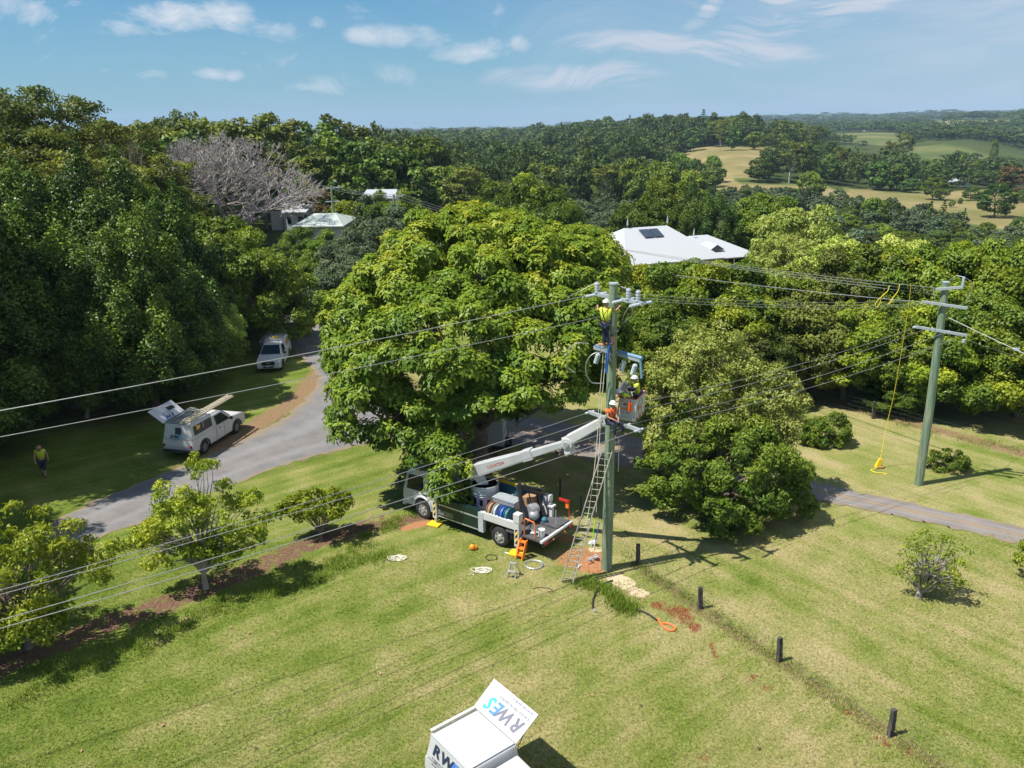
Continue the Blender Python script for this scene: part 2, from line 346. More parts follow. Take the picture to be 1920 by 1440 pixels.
def TH(x, y):
    x = np.asarray(x, float); y = np.asarray(y, float); d = np.hypot(x, y); a = np.clip(np.degrees(np.arctan2(x, np.maximum(y, 1e-3))), -60, 60)
    a = np.where(y <= 1, 0, a)
    ai = np.clip(np.searchsorted(AZK, a, 'right')-1, 0, len(AZK)-2); K = np.array(AZK, float)
    t = (a-K[ai])/(K[ai+1]-K[ai]); t = t*t*(3-2*t)
    di = np.sqrt(np.clip(d, 0, 19999)/20000)*399; i0 = np.clip(di.astype(int), 0, 398); u = di-i0
    z = (TF[ai, i0]*(1-u)+TF[ai, i0+1]*u)*(1-t)+(TF[ai+1, i0]*(1-u)+TF[ai+1, i0+1]*u)*t
    far = np.clip((d-80)/300, 0, 1)
    z = z+far*(np.sin(x/61+1)*np.cos(y/83)*.9+np.sin(x/170+y/140)*1.6+np.sin(x/95-y/260+2)*1.5*np.clip((d-450)/300, 0, 1))
    return np.where(d < 74, 0, z*np.clip((d-74)/20, 0, 1))
def th(x, y): return float(TH(x, y))
def hit(px, py):
    d = ray(px, py); ts = np.geomspace(15, 9000, 1500); P = np.array([0, 0, H])[None]+d[None]*ts[:, None]
    b = P[:, 2] < TH(P[:, 0], P[:, 1])
    i = int(np.argmax(b)) if b.any() else len(ts)-1
    return P[i]
def axis_(lo, f0, f1, hi, st, g):
    c = list(np.arange(f0, f1+1e-6, st)); s = st
    a = []; p = f0; 
    while p > lo: s *= g; p -= s; a.append(p)
    s = st; p = f1; b = []
    while p < hi: s *= g; p += s; b.append(p)
    return np.array(a[::-1]+c+b)
XS = axis_(-9000, -34, 34, 9000, .25, 1.06); YS = axis_(-150, 15, 66, 11000, .25, 1.055)
GX, GY = np.meshgrid(XS, YS); GZ = TH(GX, GY)
rng = np.random.default_rng(5)
def polydist(pts, X, Y):
    d = np.full(X.shape, 1e9)
    for (ax, ay), (bx, by) in zip(pts[:-1], pts[1:]):
        vx, vy = bx-ax, by-ay; t = np.clip(((X-ax)*vx+(Y-ay)*vy)/(vx*vx+vy*vy+1e-9), 0, 1)
        d = np.minimum(d, np.hypot(X-ax-t*vx, Y-ay-t*vy))
    return d
def gp(*pp): return [tuple(at(a, b)[:2]) for a, b in pp]
def ell(px, py, rx, ry, rot=0):
    c = at(px, py); X = GX-c[0]; Y = GY-c[1]; cs, sn = math.cos(rot), math.sin(rot)
    return np.clip(1.35-np.hypot((X*cs+Y*sn)/rx, (-X*sn+Y*cs)/ry), 0, 1)
mulch_line = gp((-60, 1275), (60, 1225), (230, 1160), (385, 1105), (500, 1055), (600, 1012), (700, 985), (790, 975))
bed = np.clip(1.5-polydist(mulch_line, GX, GY)/.95, 0, 1)
dirt = np.maximum.reduce([ell(1090, 1046, 1.25, .95, .3), ell(1110, 1062, .8, .6), ell(780, 985, .9, .35, .6)*.9,
                          np.clip(1.35-polydist(gp((150, 1080), (420, 985)), GX, GY)/.01, 0, 0), ell(1060, 1010, .7, .5)*.7])
sand = np.maximum.reduce([ell(1165, 1090, .75, .5, -.7), ell(1195, 1110, .6, .35, -.7), ell(1120, 1030, .5, .25)])
red = np.maximum.reduce([ell(1275, 1150, .62, .8, .2), ell(1300, 1175, .35, .5), ell(1235, 1135, .4, .4)]+[ell(x, y, .22, .3)*.95 for x, y in
     ((537, 1113), (1332, 1210), (1340, 1228), (1408, 1272), (1440, 1290), (1590, 1336), (1650, 1385), (1662, 1395), (1700, 1412), (1318, 1420), (560, 1100))])
litter = np.maximum.reduce([np.clip(1.4-polydist(gp((360, 872), (480, 798), (560, 748), (610, 690)), GX, GY)/1.3, 0, 1),
                            np.clip(1.2-polydist(gp((150, 770), (330, 740)), GX, GY)/2., 0, 1)*.8,
                            np.clip(1.3-polydist(gp((700, 700), (800, 760), (900, 780), (1100, 830), (1300, 870)), GX, GY)/3.2, 0, 1)*.9,
                            np.clip(1.3-polydist(gp((1480, 735), (1640, 775), (1920, 850)), GX, GY)/1.0, 0, 1),
                            np.clip(1.3-polydist(gp((250, 985), (420, 925), (560, 868), (690, 828)), GX, GY)/.45, 0, 1)*.55])
fl = gp((1195, 1060), (1313, 1142), (1461, 1240), (1669, 1380), (1900, 1530))
(fx, fy), (gx, gy) = fl[0], fl[3]
sd = (GX-fx)*(gy-fy)-(GY-fy)*(gx-fx); nrm = math.hypot(gx-fx, gy-fy)
rside = np.clip(.5-sd/nrm/1.2, 0, 1)                      # 1 on the camera's right of the fence
edge = np.clip(1.3-polydist(fl, GX, GY)/.8, 0, 1)
# far land cover: paddocks
def inpoly(poly, X, Y):
    r = np.zeros(X.shape, bool); n = len(poly)
    for i in range(n):
        x0, y0 = poly[i]; x1, y1 = poly[(i+1) % n]
        c = ((y0 > Y) != (y1 > Y)) & (X < (x1-x0)*(Y-y0)/(y1-y0+1e-12)+x0); r ^= c
    return r
FIELDS = [[(1265, 340), (1270, 288), (1310, 276), (1455, 274), (1465, 300), (1400, 336), (1340, 345)],
          [(1090, 344), (1240, 336), (1400, 344), (1560, 350), (1560, 372), (1400, 366), (1300, 382), (1220, 372)],
          [(1470, 350), (1720, 362), (1930, 350), (1940, 440), (1800, 420), (1700, 395), (1560, 376)],
          [(1580, 385), (1620, 380), (1800, 440), (1790, 470), (1590, 455)],
          [(1545, 266), (1555, 249), (1665, 247), (1725, 262), (1660, 274)], [(1690, 268), (1780, 274), (1895, 292), (1898, 307), (1790, 305), (1700, 292)],
          [(1690, 241), (1750, 226), (1890, 224), (1920, 238), (1800, 243)]]
FW = []
for Pg in FIELDS: FW.append(Pg)
with np.errstate(all='ignore'): PX, PY, PW = proj(GX, GY, GZ)
fd = np.zeros(GX.shape); dd = np.hypot(GX, GY)
for i, Pg in enumerate(FIELDS): fd = np.maximum(fd, (inpoly(Pg, PX, PY) & (PW > 60) & (dd > 180)) * (1. if i in (0, 1, 2) else .45 if i != 6 else .8))
farm = np.clip((dd-85)/40, 0, 1)
ny, nx = GX.shape; V = np.stack([GX, GY, GZ], -1).reshape(-1, 3)
ii = (np.arange(ny-1)[:, None]*nx+np.arange(nx-1)[None]).ravel(); Fq = np.stack([ii, ii+1, ii+nx+1, ii+nx], 1)
me = bpy.data.meshes.new('ground'); me.vertices.add(len(V)); me.vertices.foreach_set('co', V.astype(np.float32).ravel())
me.loops.add(Fq.size); me.loops.foreach_set('vertex_index', Fq.ravel().astype(np.int32)); me.polygons.add(len(Fq))
me.polygons.foreach_set('loop_start', (np.arange(len(Fq))*4).astype(np.int32))
me.update(calc_edges=True); me.validate(); me.polygons.foreach_set('use_smooth', [True]*len(Fq))
for nm, A in (('bed', bed), ('dirt', dirt), ('sand', sand), ('red', red), ('litter', litter), ('rside', rside), ('edge', edge), ('field', fd), ('farm', farm)):
    a = me.attributes.new(nm, 'FLOAT', 'POINT'); a.data.foreach_set('value', A.astype(np.float32).ravel())
m, t, b = base_mat('ground_mat'); me.materials.append(m)
tag(ob('ground', me), kind='structure')
pos = NN(t, 'ShaderNodeNewGeometry').outputs['Position']
A_ = lambda n: NN(t, 'ShaderNodeAttribute', attribute_name=n).outputs['Fac']
def grass_color(t, pos, rs):
    fine = noise(t, pos, 9., 8, .75); fine2 = noise(t, pos, 2.2, 6, .7); big = noise(t, pos, .16, 5, .6); med = noise(t, pos, .65, 5, .62)
    stl = noise(t, mapping(t, mapping(t, pos, rot=(0, 0, R_(-38))), scale=(.09, 1.15, 1)), 1., 4, .6)
    str_ = noise(t, mapping(t, mapping(t, pos, rot=(0, 0, R_(52))), scale=(.10, 1.1, 1)), 1., 4, .6)
    stn = math_(t, 'ADD', math_(t, 'MULTIPLY', stl, math_(t, 'SUBTRACT', 1., rs)), math_(t, 'MULTIPLY', str_, rs))
    mixv = math_(t, 'ADD', math_(t, 'MULTIPLY', stn, .34), math_(t, 'ADD', math_(t, 'MULTIPLY', big, .34), math_(t, 'MULTIPLY', med, .28)))
    # greener towards the left, drier towards the middle and right
    sp = NN(t, 'ShaderNodeSeparateXYZ'); t.links.new(pos, sp.inputs[0])
    dryg = math_(t, 'MULTIPLY_ADD', sp.outputs[0], .0060, .064); dryg = math_(t, 'MINIMUM', math_(t, 'MAXIMUM', dryg, -.045), .072)
    mixv = math_(t, 'ADD', mixv, dryg)
    mixv = math_(t, 'ADD', mixv, math_(t, 'MULTIPLY', math_(t, 'SUBTRACT', fine, .5), .30))
    gr = ramp(t, mixv, [(.37, (.080, .122, .015)), (.455, (.134, .172, .030)), (.535, (.208, .214, .064)), (.63, (.305, .262, .12)), (.74, (.37, .30, .16))])
    gr = mixc(t, ramp(t, fine2, [(.58, (0,)*3), (.75, (.45,)*3)]), gr, (.25, .20, .09))
    return mixc(t, 1., gr, ramp(t, fine, [(.3, (.68,)*3), (.5, (1.,)*3), (.72, (1.3,)*3)]), 'MULTIPLY'), fine, fine2
gr, fine, fine2 = grass_color(t, pos, A_('rside'))
def patch(col_in, att, col, lo=.35, hi=.6, nz=fine2, amt=.9):
    v = math_(t, 'ADD', att, math_(t, 'MULTIPLY', math_(t, 'SUBTRACT', nz, .5), amt))
    return mixc(t, ramp(t, v, [(lo, (0,)*3), (hi, (1,)*3)]), col_in, col)
soil = ramp(t, fine, [(.3, (.22, .10, .045)), (.6, (.42, .20, .10)), (.8, (.50, .28, .16))])
redc = ramp(t, fine, [(.3, (.11, .035, .018)), (.6, (.22, .07, .035)), (.8, (.30, .12, .065))])
sandc = ramp(t, fine, [(.3, (.40, .30, .18)), (.6, (.60, .48, .32)), (.8, (.68, .60, .46))])
mulc = ramp(t, fine, [(.3, (.06, .035, .022)), (.52, (.15, .085, .055)), (.7, (.30, .20, .14))])
litc = ramp(t, fine, [(.3, (.12, .07, .035)), (.55, (.24, .155, .09)), (.8, (.34, .25, .16))])
gr = patch(gr, A_('edge'), (.14, .11, .05), .75, 1.15)
gr = patch(gr, A_('litter'), litc, .50, .95, amt=1.9)
gr = patch(gr, A_('bed'), mulc, .62, 1.0, amt=2.6)
gr = patch(gr, A_('dirt'), soil, .3, .5); gr = patch(gr, A_('red'), redc, .42, .8, amt=1.6); gr = patch(gr, A_('sand'), sandc, .36, .5, amt=1.1)
farc = ramp(t, noise(t, pos, .012, 5), [(.35, (.035, .055, .014)), (.65, (.07, .085, .022))])
fcol = ramp(t, noise(t, pos, .02, 6, .65), [(.3, (.12, .13, .035)), (.5, (.20, .17, .07)), (.7, (.33, .25, .13))])
fcolg = ramp(t, noise(t, pos, .011, 6, .6), [(.35, (.065, .095, .025)), (.5, (.105, .125, .036)), (.65, (.17, .155, .06))])
fa = A_('field')
farc = mixc(t, ramp(t, fa, [(.2, (0,)*3), (.4, (1,)*3)]), farc, fcolg); farc = mixc(t, ramp(t, fa, [(.6, (0,)*3), (.8, (1,)*3)]), farc, fcol)
gr = mixc(t, A_('farm'), gr, farc)
t.links.new(gr, b.inputs['Base Color']); b.inputs['Roughness'].default_value = .95; b.inputs['Specular IOR Level'].default_value = .1
bn = NN(t, 'ShaderNodeBump', i_Strength=.8, i_Distance=.06); t.links.new(fine, bn.inputs['Height']); t.links.new(bn.outputs[0], b.inputs['Normal'])
m2, t2, b2 = base_mat('mown_blade'); p2_ = NN(t2, 'ShaderNodeNewGeometry').outputs['Position']; r2_ = NN(t2, 'ShaderNodeAttribute', attribute_name='tint').outputs['Fac']
g2_, _, _ = grass_color(t2, p2_, r2_); t2.links.new(mixc(t2, 1., g2_, (1.08, 1.08, 1.0), 'MULTIPLY'), b2.inputs['Base Color']); b2.inputs['Roughness'].default_value = .8; b2.inputs['Specular IOR Level'].default_value = .1
# ---------------------------------------------------------------- driveway and lane
def road_mat(name, stops, tan_amt):
    m, t, b = base_mat(name); pos = NN(t, 'ShaderNodeNewGeometry').outputs['Position']
    uv = NN(t, 'ShaderNodeAttribute', attribute_name='across').outputs['Fac']
    f = noise(t, pos, 7, 10, .85); g = noise(t, pos, .7, 8, .7)
    c = ramp(t, math_(t, 'ADD', math_(t, 'MULTIPLY', f, .45), math_(t, 'MULTIPLY', g, .55)), stops)
    mid = math_(t, 'MULTIPLY', math_(t, 'SUBTRACT', 1., math_(t, 'ABSOLUTE', math_(t, 'SUBTRACT', uv, .5))), 1.)
    c = mixc(t, ramp(t, math_(t, 'ADD', mid, math_(t, 'MULTIPLY', math_(t, 'SUBTRACT', g, .5), .5)), [(.84, (0,)*3), (.98, (tan_amt,)*3)]), c, (.25, .185, .12))
    trk = math_(t, 'ABSOLUTE', math_(t, 'SUBTRACT', math_(t, 'ABSOLUTE', math_(t, 'SUBTRACT', uv, .5)), .2))
    c = mixc(t, ramp(t, math_(t, 'ADD', trk, math_(t, 'MULTIPLY', math_(t, 'SUBTRACT', noise(t, pos, .8, 4), .5), .12)), [(.02, (.45,)*3), (.10, (0,)*3)]), c, (.235, .22, .215))
    c = mixc(t, ramp(t, noise(t, pos, 7., 7, .8), [(.62, (0,)*3), (.70, (.7,)*3)]), c, (.26, .19, .11))
    c = mixc(t, ramp(t, noise(t, pos, .9, 7, .75), [(.60, (0,)*3), (.72, (.5,)*3)]), c, (.085, .08, .08))
    ed = math_(t, 'MULTIPLY', math_(t, 'ABSOLUTE', math_(t, 'SUBTRACT', uv, .5)), 2.)
    c = mixc(t, ramp(t, math_(t, 'ADD', ed, math_(t, 'MULTIPLY', math_(t, 'SUBTRACT', noise(t, pos, 1.6, 6, .7), .5), .55)), [(.80, (0,)*3), (1.0, (.9,)*3)]), c, (.22, .165, .095))
    t.links.new(c, b.inputs['Base Color']); b.inputs['Roughness'].default_value = .95
    bn = NN(t, 'ShaderNodeBump', i_Strength=.4, i_Distance=.02); t.links.new(f, bn.inputs['Height']); t.links.new(bn.outputs[0], b.inputs['Normal']); return m
road_mat('gravel_grey', [(.32, (.095, .090, .090)), (.5, (.155, .149, .148)), (.68, (.215, .204, .198))], .12)
road_mat('gravel_lane_mat', [(.3, (.13, .112, .10)), (.5, (.185, .162, .148)), (.7, (.24, .212, .19))], .8)
def ribbon(name, L, Rr, z, mat, n=160, sub=8):
    def rs_(P):
        P = np.array(P); d = np.concatenate([[0], np.cumsum(np.hypot(*np.diff(P, axis=0).T))]); s = np.linspace(0, d[-1], n)
        Q = np.stack([np.interp(s, d, P[:, 0]), np.interp(s, d, P[:, 1])], 1)
        k = np.ones(9)/9
        for _ in range(2): Q = np.stack([np.convolve(np.pad(Q[:, i], 4, 'edge'), k, 'valid') for i in (0, 1)], 1)
        return Q
    a, b_ = rs_(L), rs_(Rr); w = np.linspace(0, 1, sub+1); jit = rng.normal(0, .13, (n, 2))
    X = a[:, None, :]*(1-w)[None, :, None]+b_[:, None, :]*w[None, :, None]
    X[:, 0] += jit; X[:, -1] += jit[::-1]
    Z = TH(X[..., 0], X[..., 1])+z
    V = np.concatenate([X, Z[..., None]], -1).reshape(-1, 3); i0 = (np.arange(n-1)[:, None]*(sub+1)+np.arange(sub)[None]).ravel()
    Fs = np.stack([i0, i0+sub+1, i0+sub+2, i0+1], 1)
    me = bpy.data.meshes.new(name); me.from_pydata(V.tolist(), [], Fs.tolist()); me.materials.append(MATS[mat])
    at2 = me.attributes.new('across', 'FLOAT', 'POINT'); at2.data.foreach_set('value', np.tile(w, n).astype(np.float32)); me.update()
    if me.polygons[0].normal.z < 0: me.flip_normals()
    return tag(ob(name, me), kind='structure')
ribbon('driveway', gp((-160, 1130), (0, 1035), (115, 968), (200, 927), (330, 878), (440, 833), (520, 795), (585, 738), (600, 706), (578, 682), (545, 655), (524, 630), (505, 606), (480, 588), (455, 560), (430, 545)),
       gp((-60, 1130), (60, 1060), (200, 1003), (310, 962), (420, 917), (500, 882), (580, 856), (700, 832), (790, 800), (760, 730), (690, 665), (635, 625), (590, 603), (555, 582), (525, 560), (500, 545)), .014, 'gravel_grey')
ribbon('gravel_lane', gp((690, 690), (800, 735), (950, 772), (1150, 812), (1350, 856), (1490, 897), (1700, 941), (1930, 992), (2200, 1052)),
       gp((700, 800), (800, 815), (950, 830), (1150, 872), (1350, 905), (1500, 932), (1700, 973), (1930, 1022), (2200, 1088)), .020, 'gravel_lane_mat')
# ---------------------------------------------------------------- vegetation
def unit(v): return v/(np.linalg.norm(v, axis=-1, keepdims=True)+1e-9)
def leaves(P, N, L, Wd, rg, droop=.25, jit=.5):
    """diamond leaves at points P with normals N -> (4n,3)"""
    n = len(P); N = unit(N+rg.normal(0, jit, (n, 3))); T = unit(np.cross(N, rg.normal(0, 1, (n, 3)))); T[:, 2] -= droop; T = unit(T-N*(T*N).sum(1, keepdims=True)*.5)
    B = unit(np.cross(N, T)); l = L*rg.uniform(.65, 1.3, (n, 1)); w = Wd*rg.uniform(.7, 1.25, (n, 1)); c = N*w*.22
    return np.stack([P-T*l*.5, P+B*w*.5+c, P+T*l*.5-N*l*.12, P-B*w*.5+c], 1).reshape(-1, 3)
def clumps(rg, lobes, n, lo=.72, zmin=-.45):
    out = []
    wt = np.array([l[3]*l[4]+l[3]*l[5] for l in lobes]); wt = wt/wt.sum()
    while len(out) < n:
        k = rg.choice(len(lobes), p=wt); l = lobes[k]; d = rg.normal(0, 1, 3); d /= np.linalg.norm(d)
        if d[2] < zmin and rg.random() < .85: continue
        p = np.array(l[:3])+d*np.array(l[3:6])*rg.uniform(lo, 1.03)
        if any(np.sum(((p-np.array(q[:3]))/np.array(q[3:6]))**2) < .5 for j, q in enumerate(lobes) if j != k): continue
        if out and min(np.sum((p-np.array(o[0]))**2) for o in out) < (0.35*min(l[3], l[5])/max(1, n/45)**.5)**2: 
            if rg.random() < .8: continue
        out.append((p, d))
    return out
def crown(seed, lobes, nclump, cr, per, L, Wd, flat=.75, droop=.25, up=.35, jit=.45, pointy=0., inner=.12, lo=.72, zmin=-.45, rosette=0):
    rg = np.random.default_rng(seed); cl = clumps(rg, lobes, nclump, lo, zmin); Ps = []; Ns = []; Ts = []; allv = []
    for c, d in cl:
        r = cr*rg.uniform(.65, 1.3); m = max(6, int(per*(r/cr)**2)); tint = rg.uniform(.25, .75)
        dirs = unit(rg.normal(0, 1, (m, 3))+d*.75+np.array([0, 0, .35]))
        rad = r*rg.uniform(.55, 1.05, (m, 1))
        rad = np.where(rg.random((m, 1)) < inner, rad*rg.uniform(.2, .8, (m, 1)), rad)
        off = dirs*rad*np.array([1, 1, flat])
        if pointy: off[:, 2] += pointy*r*np.clip(1-np.hypot(off[:, 0], off[:, 1])/r, 0, 1)*rg.uniform(.3, 1, m)
        P = c+off
        # small-scale lumps
        P += .12*r*np.sin(P[:, [1, 2, 0]]*(6.3/r)+seed)
        Nn = unit(dirs+np.array([0, 0, up]))
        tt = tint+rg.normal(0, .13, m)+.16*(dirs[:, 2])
        if rosette:
            k = 5; Pr = np.repeat(P, k, 0); axis = unit(np.repeat(Nn, k, 0)+rg.normal(0, .15, (m*k, 3))); T = unit(np.cross(axis, rg.normal(0, 1, (m*k, 3))))
            T = unit(T+axis*.25); T[:, 2] -= droop; Bb = unit(np.cross(axis, T)); l = L*rg.uniform(.6, 1.25, (m*k, 1)); w = Wd*rg.uniform(.7, 1.2, (m*k, 1))
            base = Pr+T*.03
            allv.append(np.stack([base, base+T*l*.5+Bb*w*.5+axis*l*.08, base+T*l-axis*l*.14, base+T*l*.5-Bb*w*.5+axis*l*.08], 1).reshape(-1, 3))
            Ts.append(np.repeat(tt, k))
        else:
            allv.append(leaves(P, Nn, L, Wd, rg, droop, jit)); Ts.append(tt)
    return np.concatenate(allv), np.clip(np.concatenate(Ts), 0, 1), cl
def limb(mb, p0, p1, r0, r1, rg, n=6, sides=6, sag=.0, bow=.18):
    p0, p1 = np.array(p0, float), np.array(p1, float); L = np.linalg.norm(p1-p0); mid = (p0+p1)/2+rg.normal(0, 1, 3)*L*bow*.5+np.array([0, 0, L*sag])
    t = np.linspace(0, 1, n)[:, None]; Q = (1-t)**2*p0+2*t*(1-t)*mid+t*t*p1; Q[1:-1] += rg.normal(0, L*.012, (n-2, 3))
    mb.tube(Q, list(np.linspace(r0, r1, n)), sides)
def trunk_mesh(seed, base_h, r, cl, nl=12, top=None, lean=(0, 0), flare=1.5, sides=8):
    rg = np.random.default_rng(seed+99); mb = MB(); fork = np.array([lean[0], lean[1], base_h]); h = base_h
    Q = [np.array([0, 0, -.3]), np.array([0, 0, .25]), fork*[.3, .3, .4]+rg.normal(0, .04, 3), fork]
    mb.tube(Q, [r*flare, r*1.15, r*.95, r*.8], sides)
    idx = rg.permutation(len(cl))[:nl]
    for i in idx:
        e = np.array(cl[i][0]); k = rg.uniform(.55, 1.); s = fork*[k, k, k]
        a = s+(e-s)*rg.uniform(.35, .5)+np.array([0, 0, np.linalg.norm(e-s)*.08])
        limb(mb, s, a, r*.5, r*.28, rg, 5, 6); limb(mb, a, e, r*.28, r*.06, rg, 5, 5)
        for _ in range(2):
            j = rg.integers(len(cl)); e2 = np.array(cl[j][0])
            if np.linalg.norm(e2-a) < np.linalg.norm(e-a)*1.4: limb(mb, a, e2, r*.2, r*.05, rg, 4, 4)
    return mb
PROTO = {}
def proto(kind, name, leafmat, bark, Rn, Hn, V, T, mb, one=False):
    """store crown and trunk meshes; one=True joins both in a single mesh for far copies"""
    if one:
        me = np_mesh(name, V, 4, [leafmat, bark], T, extra=(mb.v, mb.f, 1)) if mb else np_mesh(name, V, 4, [leafmat], T)
        PROTO.setdefault(kind, []).append((me, None, Rn, Hn))
    else:
        c = np_mesh('crown', V, 4, [leafmat], T); o = mb.build('trunk', bark, smooth=True); tm = o.data; bpy.data.objects.remove(o)
        PROTO.setdefault(kind, []).append((c, tm, Rn, Hn))
# near dense dark trees (left wood): R 4.5, H 14, upward pointed clumps
for s in range(3):
    rg = np.random.default_rng(s+10)
    lob = [(0, 0, 7.8, 4, 4, 6.2), (rg.uniform(-1.5, 1.5), rg.uniform(-1.5, 1.5), 5, 4.6, 4.6, 3.6)]
    V, T, cl = crown(s+1, lob, 84, 1.1, 560, .25, .15, flat=1.25, pointy=1.5, lo=.6, up=.3, zmin=-.7, jit=.5)
    proto('dark', 'dark', 'leaf_dark', 'bark', 4.6, 14.6, V, T, trunk_mesh(s, 3, .28, cl, 10))
# round broadleaf R 4, H 9
for s in range(4):
    rg = np.random.default_rng(s+40)
    lob = [(0, 0, 5.2, 3.2, 3.2, 3.5), (rg.uniform(-1.6, 1.6), rg.uniform(-1.6, 1.6), 4.6, 2.9, 2.9, 2.8), (rg.uniform(-1.6, 1.6), rg.uniform(-1.6, 1.6), 3.6, 3., 3., 2.4)]
    V, T, cl = crown(s+20, lob, 85, .95, 520, .23, .14, flat=.8, up=.45, zmin=-.8)
    proto('round', 'round', 'leaf_mid', 'bark', 4.1, 9.2, V, T, trunk_mesh(s+5, 2.4, .2, cl, 9))
# eucalypt: flattened clumps on visible limbs R 5, H 18
for s in range(3):
    rg = np.random.default_rng(s+70)
    lob = [(0, 0, 12, 4, 4, 5), (rg.uniform(-2, 2), rg.uniform(-2, 2), 9, 4.2, 4.2, 4)]
    V, T, cl = crown(s+60, lob, 46, 1.35, 330, .36, .13, flat=.5, up=.6, lo=.45, droop=.6, jit=.6)
    proto('gum', 'gum', 'leaf_olive', 'bark_pale', 4.8, 17.4, V, T, trunk_mesh(s+15, 6, .26, cl, 22))
# airy pale tree R 4, H 8
for s in range(2):
    lob = [(0, 0, 5.2, 3.5, 3.5, 2.8), (1, .5, 4, 3, 3, 2.4)]
    V, T, cl = crown(s+80, lob, 85, .85, 210, .27, .13, flat=.75, up=.5, lo=.55, droop=.45)
    proto('airy', 'airy', 'leaf_pale', 'bark_pale', 4.2, 8.6, V, T, trunk_mesh(s+25, 1.7, .2, cl, 30))
# conifer R 2.6 H 12
def conifer(seed, Rr, Hh, whorls, nb, L, Wd, per):
    rg = np.random.default_rng(seed); Vs = []; Ts = []; mb = MB(); mb.tube([(0, 0, -.2), (0, 0, Hh*.5), (0, 0, Hh*.99)], [.2, .12, .02], 6)
    for i in range(whorls):
        f = (i+.5)/whorls; z = Hh*(.08+.9*f); rr = Rr*(1-f)**.8+.12
        for k in range(nb):
            a = 6.283*(k+rg.random()*.6)/nb; l = rr*rg.uniform(.8, 1.1); m = max(4, int(per*l/Rr)); tt = rg.uniform(.1, 1, (m, 1))
            P = np.concatenate([np.cos(a)*l*tt, np.sin(a)*l*tt, z-.12*l*tt+.1*tt*tt*l], 1)+rg.normal(0, .09*Rr/2.6, (m, 3))
            Vs.append(leaves(P, np.tile([np.cos(a)*.4, np.sin(a)*.4, 1.], (m, 1)), L, Wd, rg, .3, .4)); Ts.append(rg.uniform(.1, .8, m))
    return np.concatenate(Vs), np.concatenate(Ts), mb
V, T, mb = conifer(3, 2.6, 12, 26, 9, .42, .16, 26); proto('conifer', 'conifer', 'leaf_dark', 'bark', 2.6, 12, V, T, mb)
# shrubs R 1.5 H 2
for s in range(2):
    V, T, cl = crown(s+100, [(0, 0, 1., 1.25, 1.25, .95), (.4, .2, .8, 1, 1, .8)], 34, .42, 150, .17, .09, up=.4, zmin=-1, jit=.5)
    proto('shrub', 'shrub', 'leaf_mid', 'bark', 1.6, 2.1, V, T, trunk_mesh(s+35, .3, .06, cl, 10))
# palm
def palm(seed, hh):
    rg = np.random.default_rng(seed); mb = MB(); mb.tube([(0, 0, -.2), (.05, 0, hh*.5), (0, 0, hh)], [.22, .17, .15], 8); Vs = []
    for k in range(26):
        a = rg.uniform(0, 6.28); el_ = rg.uniform(-.5, 1.2); t = np.linspace(.1, 1, 26)[:, None]; l = 2.6
        x = t*l*np.cos(el_)*np.cos(a); y = t*l*np.cos(el_)*np.sin(a); z = hh+t*l*np.sin(el_)-1.3*t*t
        P = np.concatenate([x, y, z], 1); P = np.repeat(P, 2, 0); Vs.append(leaves(P+rg.normal(0, .05, P.shape), np.tile([0, 0, 1.], (len(P), 1)), .75, .12, rg, .7, .5))
    V = np.concatenate(Vs); return V, rg.uniform(.2, .8, len(V)//4), mb
V, T, mb = palm(4, 6); proto('palm', 'palm', 'leaf_grey', 'bark', 2.6, 8, V, T, mb)
# lighter copies for 110 m and beyond (single mesh, crown and trunk in one)
def lod(kind, seeds, leafm, bark, R0, H0, lobf, ncl, cr, per, L, Wd, **kw):
    for s in seeds:
        rg = np.random.default_rng(s); V, T, cl = crown(s, lobf(rg), ncl, cr, per, L, Wd, **kw)
        th_ = kw.get('th', 3); tr = trunk_mesh(s, H0*.28, R0*.045, cl, 5, sides=5)
        proto(kind, kind, leafm, bark, R0, H0, V, T, tr, one=True)
f_round = lambda rg: [(0, 0, 7, 4.6, 4.6, 5), (rg.uniform(-2.5, 2.5), rg.uniform(-2.5, 2.5), 5.5, 4, 4, 4), (rg.uniform(-2, 2), rg.uniform(-2, 2), 9.4, 2.8, 2.8, 2.8)]
f_gum = lambda rg: [(0, 0, 12.5, 4, 4, 4.5), (rg.uniform(-2.5, 2.5), rg.uniform(-2.5, 2.5), 9.5, 4, 4, 3.6), (rg.uniform(-2, 2), rg.uniform(-2, 2), 14, 2.6, 2.6, 2.4)]
lod('m_round', range(200, 204), 'leaf_mid', 'bark', 5.4, 12.5, f_round, 56, 1.25, 95, .62, .42, up=.4, flat=.85, zmin=-.8)
lod('m_dark', range(210, 213), 'leaf_dark', 'bark', 5.4, 12.5, f_round, 56, 1.25, 95, .62, .42, up=.4, flat=.9, zmin=-.8)
lod('m_gum', range(220, 224), 'leaf_olive', 'bark_pale', 5.2, 17.4, f_gum, 34, 1.4, 85, .62, .36, up=.6, flat=.6, lo=.5)
lod('m_far', range(230, 233), 'leaf_far', 'bark', 5.4, 12.5, f_round, 50, 1.3, 90, .66, .45, up=.4, flat=.85, zmin=-.8)
lod('m_rust', range(235, 236), 'leaf_rust', 'bark', 5.4, 12.5, f_round, 50, 1.3, 90, .66, .45, up=.4, flat=.85, zmin=-.8)
lod('m_lime', range(240, 242), 'leaf_lime', 'bark', 5.4, 12.5, f_round, 50, 1.3, 90, .62, .42, up=.4, flat=.85, zmin=-.8)
V, T, mb = conifer(7, 2.6, 12, 16, 7, .7, .34, 9); proto('m_conifer', 'conifer', 'leaf_dark', 'bark', 2.6, 12, V, T, mb, one=True)
